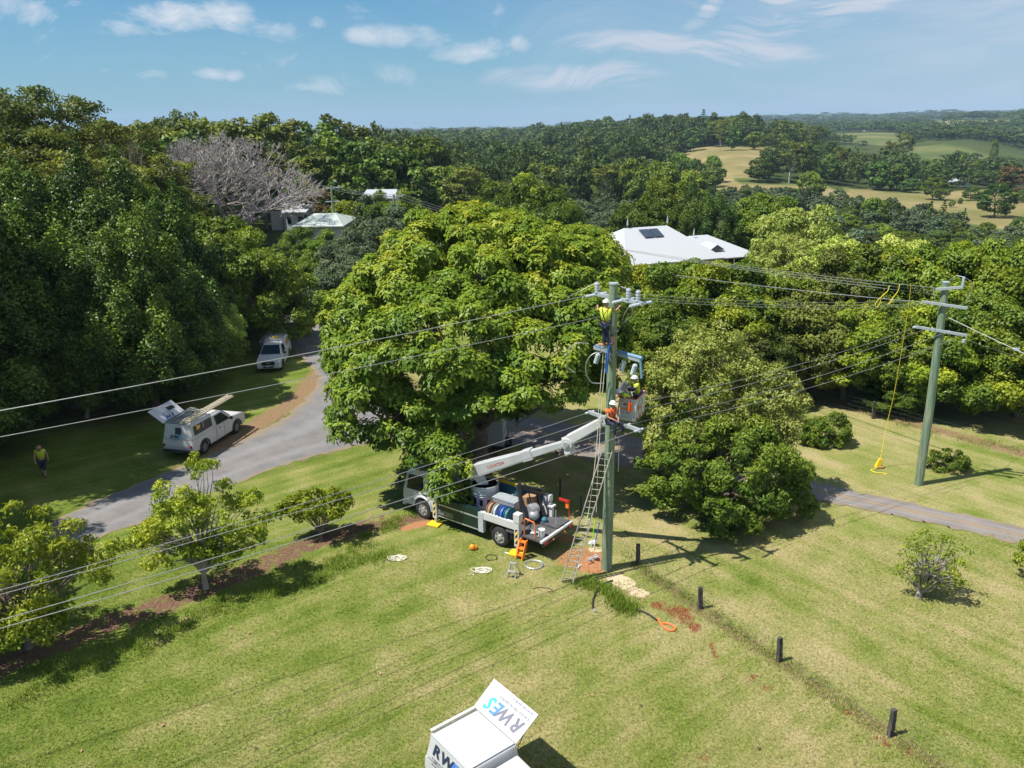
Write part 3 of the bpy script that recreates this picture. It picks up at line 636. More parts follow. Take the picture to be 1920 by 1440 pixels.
lod('m_small', range(250, 253), 'leaf_grey', 'bark', 2.4, 5, lambda rg: [(0, 0, 2.9, 2., 2., 2.1)], 24, .7, 60, .42, .28, up=.4, zmin=-.9)
TRECS = []        # (px, ytop, ybase, halfwidth_px, depth) for a rough visibility test
import random as _r; _rr = _r.Random(3)
def plant(kind, x, y, h, w, name, label, cat, group=None, z=None, rz=None):
    L = PROTO[kind]; c, t_, R0, H0 = L[_rr.randrange(len(L))]; zz = th(x, y) if z is None else z; s = w/2/R0
    rz = _rr.uniform(0, 6.28) if rz is None else rz
    if t_ is None:
        o = ob(name, c); o.location = (x, y, zz-.1); o.scale = (s, s, h/H0); o.rotation_euler = (0, 0, rz); return tag(o, label, cat, group)
    o = thing(name, (x, y, zz-.05), label, cat, rz, group); o.scale = (s, s, h/H0); ob('crown', c, o); ob('trunk', t_, o); return o
def plantp(kind, px, ytop, Y, w, name, label, cat, group=None, dz=0):
    p = atY(px, ytop, Y); z = th(p[0], Y); return plant(kind, p[0], Y, (p[2]-z+dz)*1.02, w, name, label, cat, group)
# ---- hero: big spreading large-leaved tree over the truck
hero_base = (-2.0, 44.3)
def hero():
    bx, by = hero_base
    lob = [(-2.2, 48, 8.6, 7.2, 6.6, 4.8), (-6.6, 46., 6.7, 3.6, 4.0, 4.3), (2.2, 46.8, 7.9, 4.4, 4.6, 4.0), (-3.5, 42.5, 6.6, 4.9, 4.0, 3.7), (-1.7, 50, 10.8, 3.6, 3.4, 2.8), (-2.6, 36.2, 2.9, 1.2, .7, 1.2), (-2.2, 36.2, 1.9, .8, .45, .8), (-3.5, 36.5, 3.4, 1.0, .6, .9), (-3.2, 36.2, 2.0, .7, .4, .7), (-1.9, 36.0, 2.5, .7, .4, .8),
           (1.2, 42.4, 6.2, 3.8, 3.6, 3.0), (-7.4, 42., 4.6, 2.2, 2.6, 2.6), (4.2, 44, 7.0, 2.2, 2.6, 2.8), (-5.7, 41.2, 4.0, 2.3, 1.7, 1.5), (-3.2, 38.0, 4.2, 1.6, 1.2, 1.1), (-1., 40.3, 4.5, 2., 1.5, 1.5), (3.6, 50, 9.2, 3.6, 4, 2.9)]
    K_ = .93; lob = [(a*K_, b_*K_, H-(H-c)*K_, d*K_, e*K_, f*K_) if b_ > 38 else (a, b_, c, d, e, f) for a, b_, c, d, e, f in lob]
    lob = [(a-bx, b_-by, c, d, e, f) for a, b_, c, d, e, f in lob]
    o = thing('spreading_tree', (bx, by, 0), 'huge spreading shade tree with yellow-tipped crown over the crane truck', 'tree')
    V, T, cl = crown(77, lob, 820, .70, 70, .26, .11, flat=.8, droop=.16, up=.6, rosette=1, inner=.1, lo=.8, zmin=-.6)
    # leaf tint turns yellower and lighter towards the crown top
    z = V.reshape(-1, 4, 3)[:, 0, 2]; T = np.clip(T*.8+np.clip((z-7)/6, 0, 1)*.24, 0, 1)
    # keep the truck's deck, turret and boom clear of foliage
    C = V.reshape(-1, 4, 3); cw = C.mean(1)+[bx, by, 0]; a, b_, _ = proj(cw[:, 0], cw[:, 1], cw[:, 2])
    cx, cy, cz = cw.T
    boom = (cz < 5.9) & (cx > -1.9) & (cy < 38.6)
    keep = ~(boom | ((cz < 2.6) & (cx > -1.7)) | ((cy < 38) & (cx > 3.6)) | ((cz < 3.3) & (cx > -1.2)))
    V = C[keep].reshape(-1, 3); T = T[keep]
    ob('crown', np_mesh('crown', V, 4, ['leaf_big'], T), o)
    mb = MB(); rg = np.random.default_rng(8); fork = np.array([0, 0, 2.0]); mb.tube([(0, 0, -.3), (0, 0, .3), (.1, 0, 1.1), fork], [.85, .62, .5, .48], 12)
    for (ex, ey, ez, r) in ((-5.5, -2, 6, .26), (-4.5, -6.5, 4.6, .22), (4.8, -2, 6.8, .25), (2.8, -5.5, 4.8, .2), (0, 2.5, 9.5, .28), (-3, 3, 8, .22), (4.5, 3, 8, .2), (-1.5, -4, 7.4, .22), (-1.8, -8.2, 3.4, .15)):
        e = np.array([ex, ey, ez]); limb(mb, fork*[1, 1, rg.uniform(.8, 1)], e, r*1.25, r*.6, rg, 8, 8, .08, .12)
        near = sorted(cl, key=lambda q: np.linalg.norm(q[0]-e))[:26]
        for q in near[::2]: limb(mb, e+(fork-e)*rg.uniform(0, .3), q[0], r*.32, .025, rg, 5, 4)
    mb.build('trunk', 'bark', o, smooth=True)
hero()
# ---- right pair: loose olive-pale tree behind, dense low tree in front
def custom(name, base, lobes, label, leafm, bark, seed, ncl, cr, per, L, Wd, th_=1.5, tr=.2, limbs=24, cat='tree', rosette=0, **kw):
    bx, by = base[:2]; lob = [(a-bx, b_-by, c, d, e, f) for a, b_, c, d, e, f in lobes]
    o = thing(name, (bx, by, th(bx, by)), label, cat); V, T, cl = crown(seed, lob, ncl, cr, per, L, Wd, rosette=rosette, **kw)
    k = V.reshape(-1, 4, 3); ok = k[:, :, 2].min(1) > .02; V = k[ok].reshape(-1, 3); T = T[ok]
    ob('crown', np_mesh('crown', V, 4, [leafm], T), o); trunk_mesh(seed, th_, tr, cl, limbs).build('trunk', bark, o, smooth=True); return o
custom('loose_tree', (10.2, 40.3), [(8.9, 39.8, 5.8, 2.3, 2.0, 2.3), (11.9, 39.7, 5.2, 2.6, 1.9, 1.7), (8.1, 38.9, 4.7, 1.7, 1.6, 1.7), (10.1, 40.6, 6.9, 2.1, 1.8, 1.6), (13.3, 39.2, 4.2, 1.4, 1.2, 1.2), (10.6, 38.8, 4.0, 2.2, 1.5, 1.5), (8.2, 37.9, 3.4, 1.5, 1.3, 1.5), (12.5, 38.4, 3.2, 1.5, 1.2, 1.2)],
       'pale olive tree with bare twigs, behind the low dense tree', 'leaf_pale', 'bark_pale', 301, 170, .58, 210, .18, .085, 1.5, .15, 30, lo=.5, up=.45, droop=.45, inner=.2)
custom('dense_tree', (10.3, 37.6), [(8.1, 37.0, 2.2, 2.0, 1.9, 2.0), (10.8, 36.6, 2.3, 2.9, 2.4, 2.3), (12.2, 37.2, 1.6, 2.0, 1.9, 1.5), (9.6, 38.6, 3.4, 2.4, 2., 1.6), (10.9, 34.8, 1.3, 1.4, 1.0, 1.1), (9.9, 34.3, .9, 1.1, .8, .9), (13.2, 36.4, 1.0, 1.2, 1.2, .9)],
       'low dense green tree sweeping to the lawn, right of the main pole', 'leaf_fresh', 'bark', 303, 170, .55, 320, .18, .085, .8, .2, 34, lo=.62, up=.4, droop=.4, zmin=-.8)
# ---- three small yellow-green trees in the mulch bed, left
a = at(55, 1215); custom('garden_tree', a, [(a[0]-.3, a[1]-.2, 3.3, 2.6, 2.3, 1.8), (a[0]-2., a[1]+.3, 3.9, 1.7, 1.5, 1.4), (a[0]+1.9, a[1]+.2, 3.3, 1.6, 1.5, 1.3), (a[0]-1.2, a[1]-1.3, 1.8, 1.9, 1.2, 1.1), (a[0]+.3, a[1]+.7, 4.6, 1., .9, .8), (a[0]+1.0, a[1]-.9, 1.6, 1.4, .9, .9), (a[0]-2.3, a[1]-.8, 1.5, 1.2, .9, .9)],
    'wide green garden tree at the left edge, largest of the three in the mulch bed', 'leaf_lime', 'bark', 310, 118, .46, 125, .20, .08, 1.1, .12, 64, lo=.4, droop=.6, up=.45, rosette=0)
a = at(386, 1103); custom('garden_tree', a, [(a[0]-.4, a[1], 3.3, 2.0, 1.6, 1.5), (a[0]+1.3, a[1]+.1, 3.3, 1.4, 1.2, 1.4), (a[0]-1.7, a[1]-.2, 2.3, 1.1, .9, .8), (a[0]+.4, a[1]+.4, 5.3, .8, .7, .65), (a[0]+1.0, a[1]-.2, 1.9, 1.2, .9, .6), (a[0]-.8, a[1]-.4, 1.9, 1.2, .8, .6), (a[0]+2.2, a[1], 2.5, .8, .7, .6)],
    'yellow-green open-crowned garden tree with bare limbs showing, middle one of the mulch bed', 'leaf_lime', 'bark_pale', 311, 98, .38, 105, .19, .075, 1.2, .11, 60, lo=.35, droop=.7, up=.45)
a = at(602, 1010); custom('garden_tree', a, [(a[0]-.2, a[1], 1.5, 1.3, 1., .7), (a[0]+.9, a[1]+.1, 1.7, .9, .8, .6), (a[0]-1.1, a[1], 1.5, .7, .6, .4)],
    'small yellow-green tree nearest the truck in the mulch bed', 'leaf_lime', 'bark', 312, 38, .36, 105, .2, .09, .4, .07, 30, lo=.4, droop=.6, up=.4)
# ---- lawn shrubs, right
a = at(1722, 1120); o = custom('bare_shrub', a, [(a[0]+.3, a[1], 1.75, 1.25, 1.0, 1.05), (a[0]+.9, a[1]-.1, 1.0, .8, .6, .5), (a[0]-.4, a[1], 1.2, .6, .5, .6)], 'half-bare grey twiggy shrub with a few yellow-green leaves on the right lawn', 'leaf_lime', 'bark_pale', 320, 80, .26, 20, .15, .065, .35, .10, 70, cat='shrub', lo=.5, droop=.2)
a = at(1549, 832); custom('lawn_bush', a, [(a[0], a[1], .75, 1.25, 1.1, .8), (a[0]-.6, a[1], .7, .9, .8, .6), (a[0]+.5, a[1]+.1, 1.2, .7, .6, .6)], 'rounded green bush on the lawn before the back fence, left of the second pole', 'leaf_mid', 'bark', 321, 50, .36, 170, .16, .08, .3, .06, 14, cat='shrub', zmin=-.9)
a = at(1772, 880); custom('lawn_bush', a, [(a[0], a[1], .5, 1.0, .8, .55)], 'small low green bush on the lawn right of the second pole', 'leaf_mid', 'bark', 322, 26, .3, 150, .14, .07, .25, .04, 10, cat='shrub', zmin=-.9)
a = at(1935, 1085); custom('lawn_bush', a, [(a[0], a[1], .9, .8, .7, .7)], 'yellow-tipped shrub cut by the right edge of the photo beside the lane', 'leaf_lime', 'bark_pale', 323, 24, .28, 60, .15, .07, .3, .04, 14, cat='shrub')
a = at(590, 575); custom('clipped_hedge', a, [(a[0], a[1], 1.0, 1.3, 1.3, 1.3), (a[0]+.3, a[1]+2.5, 1.0, 1.3, 1.8, 1.3)], 'short clipped bright green hedge beside the bend of the driveway', 'leaf_mid', 'bark', 324, 60, .4, 240, .18, .1, .3, .05, 8, cat='hedge', zmin=-.9)
# ---- bare grey spreading tree, recursive
def bare(name, x, y, Hh, Rr, label, mat, seed, depth=6, r0=.5, nb=3, twig=.012, scale=1., parent=None, flat=.75, n0=6):
    rg = np.random.default_rng(seed); mb = MB()
    def grow(p, d, l, r, k):
        q = p+d*l; mid = (p+q)/2+rg.normal(0, l*.06, 3)
        mb.tube([p, mid, q], [r, r*.82, r*.62], 5 if k > 2 else 3, cap=False)
        if k == 0: return
        for i in range(nb if k < depth else n0):
            d2 = d+rg.normal(0, .55, 3)*[1, 1, flat]+np.array([0, 0, .08]); d2 = d2/np.linalg.norm(d2); grow(q, d2, l*rg.uniform(.62, .86), max(r*.58, twig), k-1)
    grow(np.zeros(3), np.array([0, 0, 1.]), Hh*.17, r0, depth)
    V = np.array(mb.v); s = Hh/V[:, 2].max(); sr = Rr/np.percentile(np.hypot(V[:, 0], V[:, 1]), 97)
    V[:, 2] *= s; V[:, :2] *= np.where(V[:, 2:3] > Hh*.1, sr, 1.); mb.v = [tuple(v) for v in V]
    o = thing(name, (x, y, th(x, y)-.1), label, 'tree'); mb.build('trunk', mat, o); return o
p = atY(455, 252, 112); bare('leafless_tree', p[0]-2.2, 112, p[2]-th(p[0], 112)+.8, 12.2, 'broad leafless grey-brown tree rising over the left wood', 'bark_grey', 12, 7, .45, 3, .017, flat=.5, n0=7)
for i, (px, yt, Y, w, sd_) in enumerate(((215, 245, 84, 2.6, 22), (250, 262, 86, 2.4, 25))):
    p = atY(px, yt, Y); bare('dead_tree', p[0], Y, p[2]-th(p[0], Y), w, ('tall pale dead tree standing before the yellow-green gums at the left', 'shorter forked pale dead tree right of the taller dead one')[i], 'bark_pale', sd_, 4, .22, 3, .03, flat=.8, n0=3)
# ---- left wood in front
dk = 'dark tree in the left wood, '
for px, yt, Y, w, k, lab in (
    (-60, 375, 62, 11, 'dark', dk+'at the left edge of the photo'), (55, 352, 62, 9.5, 'dark', dk+'back row, second from the left edge'), (150, 345, 64, 9, 'dark', dk+'back row below the tall gums'),
    (235, 352, 64, 9, 'dark', dk+'back row below the two dead trees'), (300, 385, 62, 8, 'dark', dk+'back row left of the rounded tree'), (-20, 480, 53, 9, 'dark', dk+'front row at the left edge'), (90, 470, 54, 8.5, 'dark', dk+'front row behind the walking worker'),
    (190, 500, 54, 8, 'dark', dk+'front row above the left utility vehicle'), (282, 520, 56, 8, 'dark', dk+'front row above the hatch-up ute'), (375, 395, 70, 11, 'round', 'broad rounded mid-green tree below the leafless tree'),
    (385, 550, 61, 5.5, 'airy', 'grey-green twiggy tree in front of the left wood near the shaded ute'), (330, 570, 58, 7, 'round', 'leafy dark tree in the front of the wood between the two utes'),
    (468, 440, 69, 9, 'round', 'bright green topped dark tree overhanging the driveway bend'), (505, 530, 76, 4.5, 'dark', 'dark low tree with a leaning trunk at the driveway bend'), (425, 470, 74, 7, 'round', 'rounded dark green tree behind the bright green one'),
    (130, 590, 52, 5.5, 'airy', 'pale leafy sapling lit by sun in the shade of the left wood'), (20, 610, 50, 6, 'round', 'low leafy tree at the left edge of the dark wood'), (240, 640, 54, 4.5, 'round', 'small leafy tree in the shade behind the parked ute'),
    (-110, 560, 46, 9, 'dark', dk+'mostly outside the left edge')):
    plantp(k, px, yt, Y, w, 'wood_tree', lab, 'tree', 'trees of the left wood')
# tall gums top left
for px, yt, Y, w, lab in ((30, 136, 86, 13, 'tallest'), (115, 165, 84, 12, 'second tallest'), (190, 212, 88, 11, 'third'), (-50, 180, 80, 12, 'leftmost'), (70, 235, 78, 11, 'front'), (165, 262, 78, 10, 'front right'), (250, 265, 96, 11, 'right'), (-10, 270, 74, 10, 'low front'), (130, 310, 74, 9, 'lowest')):
    plantp('gum', px, yt, Y, w*1.15, 'gum_tree', 'yellow-green gum at the upper left, %s of its stand' % lab, 'tree', 'tall gums at the upper left')
for i, (px, yt, Y, w) in enumerate(((262, 235, 130, 13), (310, 222, 145, 14), (352, 228, 140, 13), (398, 232, 150, 12), (435, 220, 150, 13), (480, 218, 152, 13), (515, 222, 150, 11), (340, 262, 125, 13), (400, 262, 135, 14), (290, 275, 118, 12))):
    plantp('m_gum' if i < 7 else 'm_dark', px, yt, Y, w, 'gum_tree' if i < 7 else 'dark_tree', ('grey-green gum on the skyline behind the leafless tree, number %d from the left' % (i+1)) if i < 7 else ('dark rounded tree beneath the skyline gums, %s' % ('middle', 'right', 'left')[i-7]), 'tree', 'skyline trees behind the leafless tree')
# ---- middle, behind the hero tree
for k, px, yt, Y, w, nm, lab in (
    ('round', 655, 436, 84, 7.5, 'grey_tree', 'grey-green tree beside the driveway, left of the great tree'), ('airy', 700, 405, 88, 9, 'grey_tree', 'grey-green tree between the far poles and the great tree'), ('round', 655, 480, 78, 7.5, 'grey_tree', 'grey-green rounded tree overhanging the clipped hedge'), ('round', 740, 392, 96, 10, 'grey_tree', 'grey-green tree beneath the right one of the two far poles'), ('round', 580, 475, 86, 5, 'small_tree', 'small slim-trunked tree on the grass near the pale green roof'),
    ('m_dark', 590, 235, 190, 20, 'fig_tree', 'broad dark tree right of the leafless tree, on the skyline'), ('round', 560, 428, 100, 6, 'hedge_tree', 'dark tree below the left end of the pale green roof'), ('round', 612, 436, 98, 7, 'hedge_tree', 'dark tree below the right end of the pale green roof'), ('round', 712, 364, 118, 7, 'small_tree', 'green tree just below the white house with the palm'), ('round', 757, 362, 112, 7.5, 'small_tree', 'green tree right of the palm below the far wires'),
    ('m_gum', 618, 216, 200, 12, 'gum_tree', 'open-crowned gum standing above the dark tree on the skyline'), ('m_gum', 655, 235, 205, 12, 'gum_tree', 'lower gum at the right end of the skyline group'), ('m_round', 640, 262, 170, 16, 'fig_tree', 'green tree below the open-crowned skyline gum'),
    ('m_dark', 690, 268, 160, 16, 'fig_tree', 'very dark broad tree above the white house with the palm'), ('m_dark', 740, 285, 160, 15, 'fig_tree', 'very dark tree right of the first above the white house'), ('m_round', 770, 262, 210, 17, 'tree', 'mid-green tree beyond the dark trees above the white house'),
    ('m_lime', 660, 380, 125, 9, 'tree', 'yellow-green tree between the far pole and the white house'), ('m_rust', 590, 362, 135, 8, 'tree', 'brownish tree behind the pale green roof'), ('m_round', 625, 372, 140, 8, 'tree', 'green tree hugging the left far pole'), ('palm', 697, 352, 118, 6, 'palm_tree', 'palm in front of the white house left of the right far pole'),
    ('round', 1000, 345, 98, 12, 'broad_tree', 'rounded dark green tree behind the great tree crown'), ('round', 1045, 385, 92, 9, 'broad_tree', 'dark green tree at the right shoulder of the great tree crown'), ('round', 920, 352, 110, 9, 'broad_tree', 'green tree peeping over the great tree crown'),
    ('round', 1245, 333, 118, 9, 'pointed_tree', 'pointed bright green tree behind the white roof'), ('round', 1205, 372, 112, 10, 'pointed_tree', 'bright green tree left of the pointed one behind the white roof'), ('dark', 1300, 365, 112, 6.5, 'dense_conifer', 'dark blue-green dense tree behind the right end of the white roof'), ('dark', 1345, 372, 110, 6.5, 'dense_conifer', 'dark dense tree with a rusty patch behind the right end of the white roof'), ('round', 1270, 380, 116, 8, 'dense_conifer', 'dark tree behind the solar panel of the white roof'),
    ('round', 1440, 366, 114, 11, 'broad_tree', 'dark bright-edged tree right of the white roof'), ('airy', 1505, 384, 86, 11, 'pale_tree', 'large pale yellow-green tree right of the white house'), ('round', 1410, 432, 112, 8, 'broad_tree', 'green tree touching the right end of the white roof'), ('airy', 1478, 432, 80, 7.5, 'pale_tree', 'pale tree left of the large pale one'),
    ('airy', 1590, 440, 72, 8.5, 'pale_tree', 'pale tree with bare twigs behind the windbreak, left'), ('airy', 1680, 432, 74, 9, 'pale_tree', 'pale tree with bare twigs behind the windbreak, right'), ('airy', 1160, 455, 60, 2.5, 'small_tree', 'slim dark-leaved tree in front of the left wing of the white roof')):
    plantp(k, px, yt, Y, w, nm, lab, 'tree')
for o in bpy.data.objects:
    if o.name.startswith('grey_tree'):
        for c in o.children:
            if c.name.startswith('crown'):
                c.material_slots[0].link = 'OBJECT'; c.material_slots[0].material = MATS['leaf_grey']
# ---- the windbreak: thick row from behind the pole to the right edge
def recol(o, m):
    for c in o.children:
        if c.name.startswith('crown'): c.material_slots[0].link = 'OBJECT'; c.material_slots[0].material = MATS[m]
WB = [(1222, 500, 60, 7), (1285, 492, 58, 8), (1345, 490, 57, 8.5), (1400, 500, 57, 8), (1250, 560, 55.5, 6), (1330, 575, 54.5, 7), (1455, 505, 57, 8), (1510, 520, 56, 7.5), (1560, 480, 58, 8.5), (1620, 462, 60, 9), (1690, 455, 60, 9), (1750, 452, 58, 9), (1820, 446, 58, 9), (1890, 448, 56, 9), (1960, 450, 54, 9),
      (1430, 600, 53.5, 6.5), (1600, 560, 54, 8), (1670, 570, 53.2, 7), (1780, 545, 52.5, 7.5), (1860, 560, 51, 8), (1940, 580, 50, 8)]
ordn = ['first', 'second', 'third', 'fourth', 'fifth', 'sixth', 'seventh', 'eighth', 'ninth', 'tenth', 'eleventh', 'twelfth', 'thirteenth', 'fourteenth', 'fifteenth', 'sixteenth']
cf = cb = 0
for i, (px, yt, Y, w) in enumerate(WB):
    back = i not in (4, 5, 15, 16, 17, 18, 19, 20)
    if back: lab = 'leafy windbreak tree behind the fence, %s from the left in the back row' % ordn[cb]; cb += 1
    else: lab = 'shorter windbreak tree close behind the fence, %s from the left in the front row' % ordn[cf]; cf += 1
    o = plantp('round', px, yt, Y, w, 'windbreak_tree', lab, 'tree', 'windbreak trees behind the fence')
    if i in (7, 8, 15): recol(o, 'leaf_olive')
    elif (px > 1580 and i % 2 == 0) or i in (0, 2, 18): recol(o, 'leaf_lime')
a = at(1800, 770); plantp('round', 1700, 705, 51, 4.2, 'fence_shrub', 'fresh green shrub at the foot of the windbreak behind the second pole', 'shrub')
plantp('shrub', 1445, 745, 52, 3, 'fence_shrub', 'small green shrub under the windbreak left of the lawn bush', 'shrub')
# ---- right valley, placed one by one: kind, px, top, base, width px
VAL = [('m_gum', 1479, 262, 344, 66, 'large grey-green gum at the foot of the near paddock'), ('m_dark', 1422, 299, 341, 58, 'dark rounded tree left of the large gum below the paddock'), ('m_dark', 1300, 300, 352, 50, 'dark tree below the left end of the paddock'),
       ('m_round', 1270, 288, 350, 48, 'mid-green tree left of the paddock'), ('m_round', 1335, 292, 345, 40, 'small tree on the lower edge of the paddock'), ('m_conifer', 1316, 203, 272, 34, 'tall dark pine standing above the ridge line'), ('m_gum', 1350, 230, 284, 26, 'slim gum with a tall bare trunk on the top edge of the paddock'),
       ('m_dark', 1372, 236, 282, 34, 'dark tree right of the slim gum on the paddock edge'), ('m_dark', 1295, 240, 284, 44, 'dark tree left of the tall pine on the ridge'), ('m_dark', 1265, 248, 284, 40, 'dark spreading tree at the left top of the paddock'), ('m_round', 1415, 247, 281, 40, 'grey-green tree on the ridge behind the paddock'), ('m_round', 1445, 252, 280, 36, 'second grey-green tree on the ridge behind the paddock'),
       ('m_gum', 1512, 236, 284, 40, 'tall gum on the ridge right of the paddock'), ('m_gum', 1537, 233, 284, 36, 'tallest gum on the ridge right of the paddock'), ('m_gum', 1575, 272, 340, 46, 'gum among the dark trees below the ridge'), ('m_conifer', 1602, 276, 342, 30, 'dark conifer right of the gum below the ridge'),
       ('m_dark', 1550, 292, 344, 46, 'dark tree between the large gum and the conifer'), ('m_dark', 1625, 290, 345, 40, 'dark tree right of the conifer'), ('m_dark', 1648, 303, 357, 54, 'big round dark tree on the valley floor'), ('m_round', 1680, 306, 356, 40, 'round tree right of the big dark one'),
       ('m_gum', 1690, 248, 320, 40, 'tall open-topped tree above the valley house'), ('m_gum', 1668, 262, 322, 30, 'lower open-topped tree above the valley house'), ('palm', 1708, 300, 334, 18, 'palm left of the valley house roof'), ('palm', 1749, 296, 326, 16, 'palm right of the valley house roof'),
       ('m_dark', 1706, 336, 361, 46, 'low wide dark tree in front of the valley house'), ('m_round', 1748, 332, 375, 48, 'bright round tree in front of the valley house'), ('m_round', 1745, 300, 338, 40, 'green tree behind the valley house'), ('m_round', 1790, 292, 340, 44, 'green tree above the second valley house'),
       ('m_lime', 1760, 306, 345, 36, 'yellow-green tree between the valley houses'), ('m_round', 1835, 300, 346, 46, 'green tree right of the second valley house'), ('m_round', 1862, 312, 350, 40, 'green tree left of the reddish tree'), ('m_rust', 1905, 314, 372, 72, 'reddish-brown tree at the right edge'),
       ('m_dark', 1864, 345, 408, 70, 'dark spreading tree on the dry paddock with its shade beside it'), ('m_dark', 1820, 352, 376, 34, 'low dark bush left of the spreading tree'), ('m_dark', 1915, 357, 380, 30, 'low bush under the reddish tree'), ('m_round', 1515, 322, 388, 54, 'rounded green tree in the valley above the pale tree'),
       ('m_round', 1784, 376, 389, 12, 'tiny round shrub on the dry paddock, left of a pair'), ('m_round', 1800, 371, 383, 10, 'tiny round shrub on the dry paddock, right of a pair'), ('m_conifer', 1738, 375, 445, 32, 'dark conifer at the foot of the valley, left of three'), ('m_conifer', 1762, 373, 445, 34, 'dark conifer at the foot of the valley, middle of three'),
       ('m_conifer', 1802, 388, 448, 24, 'thin dark conifer at the foot of the valley, right of three'), ('m_dark', 1595, 386, 428, 26, 'small dark upright tree in the valley meadow'), ('m_dark', 1617, 408, 430, 20, 'dark bush in the valley meadow'), ('m_round', 1640, 372, 428, 50, 'spreading green tree in the valley meadow'), ('m_conifer', 1697, 405, 438, 16, 'little conifer at the edge of the valley meadow'),
       ('m_dark', 1475, 352, 380, 30, 'dark tree left of the rounded valley tree'), ('m_round', 1860, 262, 310, 14, 'lone tree on the green slope far right'), ('m_gum', 1460, 380, 420, 28, 'thin tree above the dark broad one'), ('m_round', 1540, 392, 430, 44, 'green tree behind the large pale tree'), ('m_dark', 1335, 312, 352, 44, 'dark tree right of the one below the paddock'), ('m_dark', 1905, 405, 440, 26, 'dark tree at the right edge above the windbreak'), ('m_round', 1845, 418, 450, 36, 'round tree just above the windbreak at the right')]
VT = []
for k, px, yt, yb, wpx, lab in VAL:
    g = hit(px, yb); D = g[1]; p = atY(px, yt, D); _, _, dep = proj(*g); w = wpx*dep/F
    plant(k, g[0], D, max(1.5, p[2]-g[2]), w, 'palm_tree' if k == 'palm' else 'pine_tree' if 'conifer' in k else 'gum_tree' if 'gum' in k else 'valley_tree', lab, 'tree')
    VT.append((g[0], D, p[2]-g[2], w)); TRECS.append((px, yt, yb, wpx/2, dep))
# ---- scattered woods
for o in bpy.data.objects:
    if o.get('category') == 'tree' and 'valley' not in (o.get('label') or ''):
        x, y, z = o.location
        if y > 20:
            a, b_, dep = proj(x, y, z); TRECS.append((a, b_-1, b_, 0, dep))
cand = []
rg = np.random.default_rng(21)
def scatter(a0, a1, d0, d1, sp, kinds, hr, wr, name, lab, cat='tree', keep=1., polys=None, avoid=True):
    d = d0
    while d < d1:
        step = sp*(1+.0*d); na = max(1, int(math.radians(a1-a0)*d/step))
        for k in range(na):
            if rg.random() > keep: continue
            a = math.radians(a0+(a1-a0)*(k+rg.random())/na); dd_ = d+rg.uniform(-.5, .5)*step; x, y = dd_*math.sin(a), dd_*math.cos(a); z = th(x, y)
            px, py, dep = proj(x, y, z)
            if not (-60 < px < 1980): continue
            if polys is not None and not any(inpoly(P, np.array([px]), np.array([py]))[0] for P in polys): continue
            if avoid and dd_ > 180 and any(inpoly(P, np.array([px]), np.array([py]))[0] for P in FIELDS): continue
            cand.append((dd_, x, y, z, kinds[rg.integers(len(kinds))], rg.uniform(*hr), rg.uniform(*wr), name, lab, cat))
        d += step*.95
KM = ['m_round', 'm_dark', 'm_gum', 'm_far', 'm_far', 'm_round']
scatter(-34, -19, 100, 240, 9, ['m_gum', 'm_dark', 'm_round'], (13, 18), (9, 13), 'wood_tree', 'wood behind the left gums')
scatter(-19, -11, 165, 420, 11, ['m_dark', 'm_round', 'm_gum', 'm_far'], (9, 14), (10, 14), 'forest_tree', 'forest beyond the far houses')
scatter(-11, 12.5, 265, 560, 13, KM+['m_gum', 'm_gum', 'm_lime'], (9, 18), (8, 16), 'forest_tree', 'middle forest behind the great tree')
scatter(-9, 3, 185, 265, 10, ['m_lime', 'm_round', 'm_gum', 'm_round'], (9, 15), (9, 12), 'forest_tree', 'sunlit forest edge behind the great tree')
scatter(-11, 2, 560, 900, 12.5, ['m_far', 'm_far', 'm_gum', 'm_round'], (8, 14), (12, 19), 'forest_tree', 'wooded ridge in the middle distance')
scatter(2, 16, 560, 900, 12.5, ['m_far', 'm_far', 'm_gum', 'm_round'], (12, 20), (13, 19), 'forest_tree', 'wooded ridge in the middle distance')
scatter(.5, 9.5, 150, 262, 6.2, ['m_small'], (4.2, 5.6), (5, 6.8), 'orchard_tree', 'orchard between the great tree and white house')
scatter(12, 17, 250, 300, 6.5, ['m_small'], (3.5, 5), (5, 6.5), 'orchard_tree', 'young plantation in the right valley', keep=.8)
PA = [(1290, 370), (1450, 378), (1590, 390), (1570, 404), (1290, 398)]; PB = [(1560, 392), (1700, 416), (1830, 452), (1760, 462), (1560, 412)]
scatter(12, 30, 200, 400, 5., ['m_small', 'm_small', 'm_far'], (4, 7), (4.5, 7), 'valley_shrub', 'scrub belt in the right valley', keep=.8, avoid=False, polys=[PA, PB])
scatter(18, 35, 150, 225, 8, ['m_round', 'm_far', 'm_small'], (4, 6), (6, 9), 'valley_tree', 'trees below the windbreak in the right valley', keep=.6)
scatter(24, 35, 190, 225, 8, ['m_round', 'm_dark', 'm_small'], (3.5, 5), (5, 7), 'valley_tree', 'trees above the windbreak at the right', keep=.75)
scatter(12.5, 18.6, 590, 720, 13, ['m_far', 'm_gum', 'm_dark'], (12, 18), (12, 16), 'ridge_tree', 'trees on the ridge behind the paddock')
scatter(15, 36, 415, 560, 12, ['m_far', 'm_dark', 'm_round', 'm_gum'], (9, 15), (10, 14), 'valley_tree', 'trees around the valley houses', keep=.6)
scatter(19, 36, 560, 640, 13, ['m_far', 'm_far'], (7, 10), (11, 15), 'valley_tree', 'woods at the foot of the far green slopes', keep=.7)
scatter(27, 36, 640, 830, 14, ['m_far', 'm_far'], (6, 9), (11, 15), 'valley_tree', 'woods at the foot of the far green slopes', keep=.6)
scatter(21, 34, 880, 1010, 20, ['m_far'], (7, 11), (10, 16), 'far_tree', 'far green slopes', keep=.10, avoid=False)
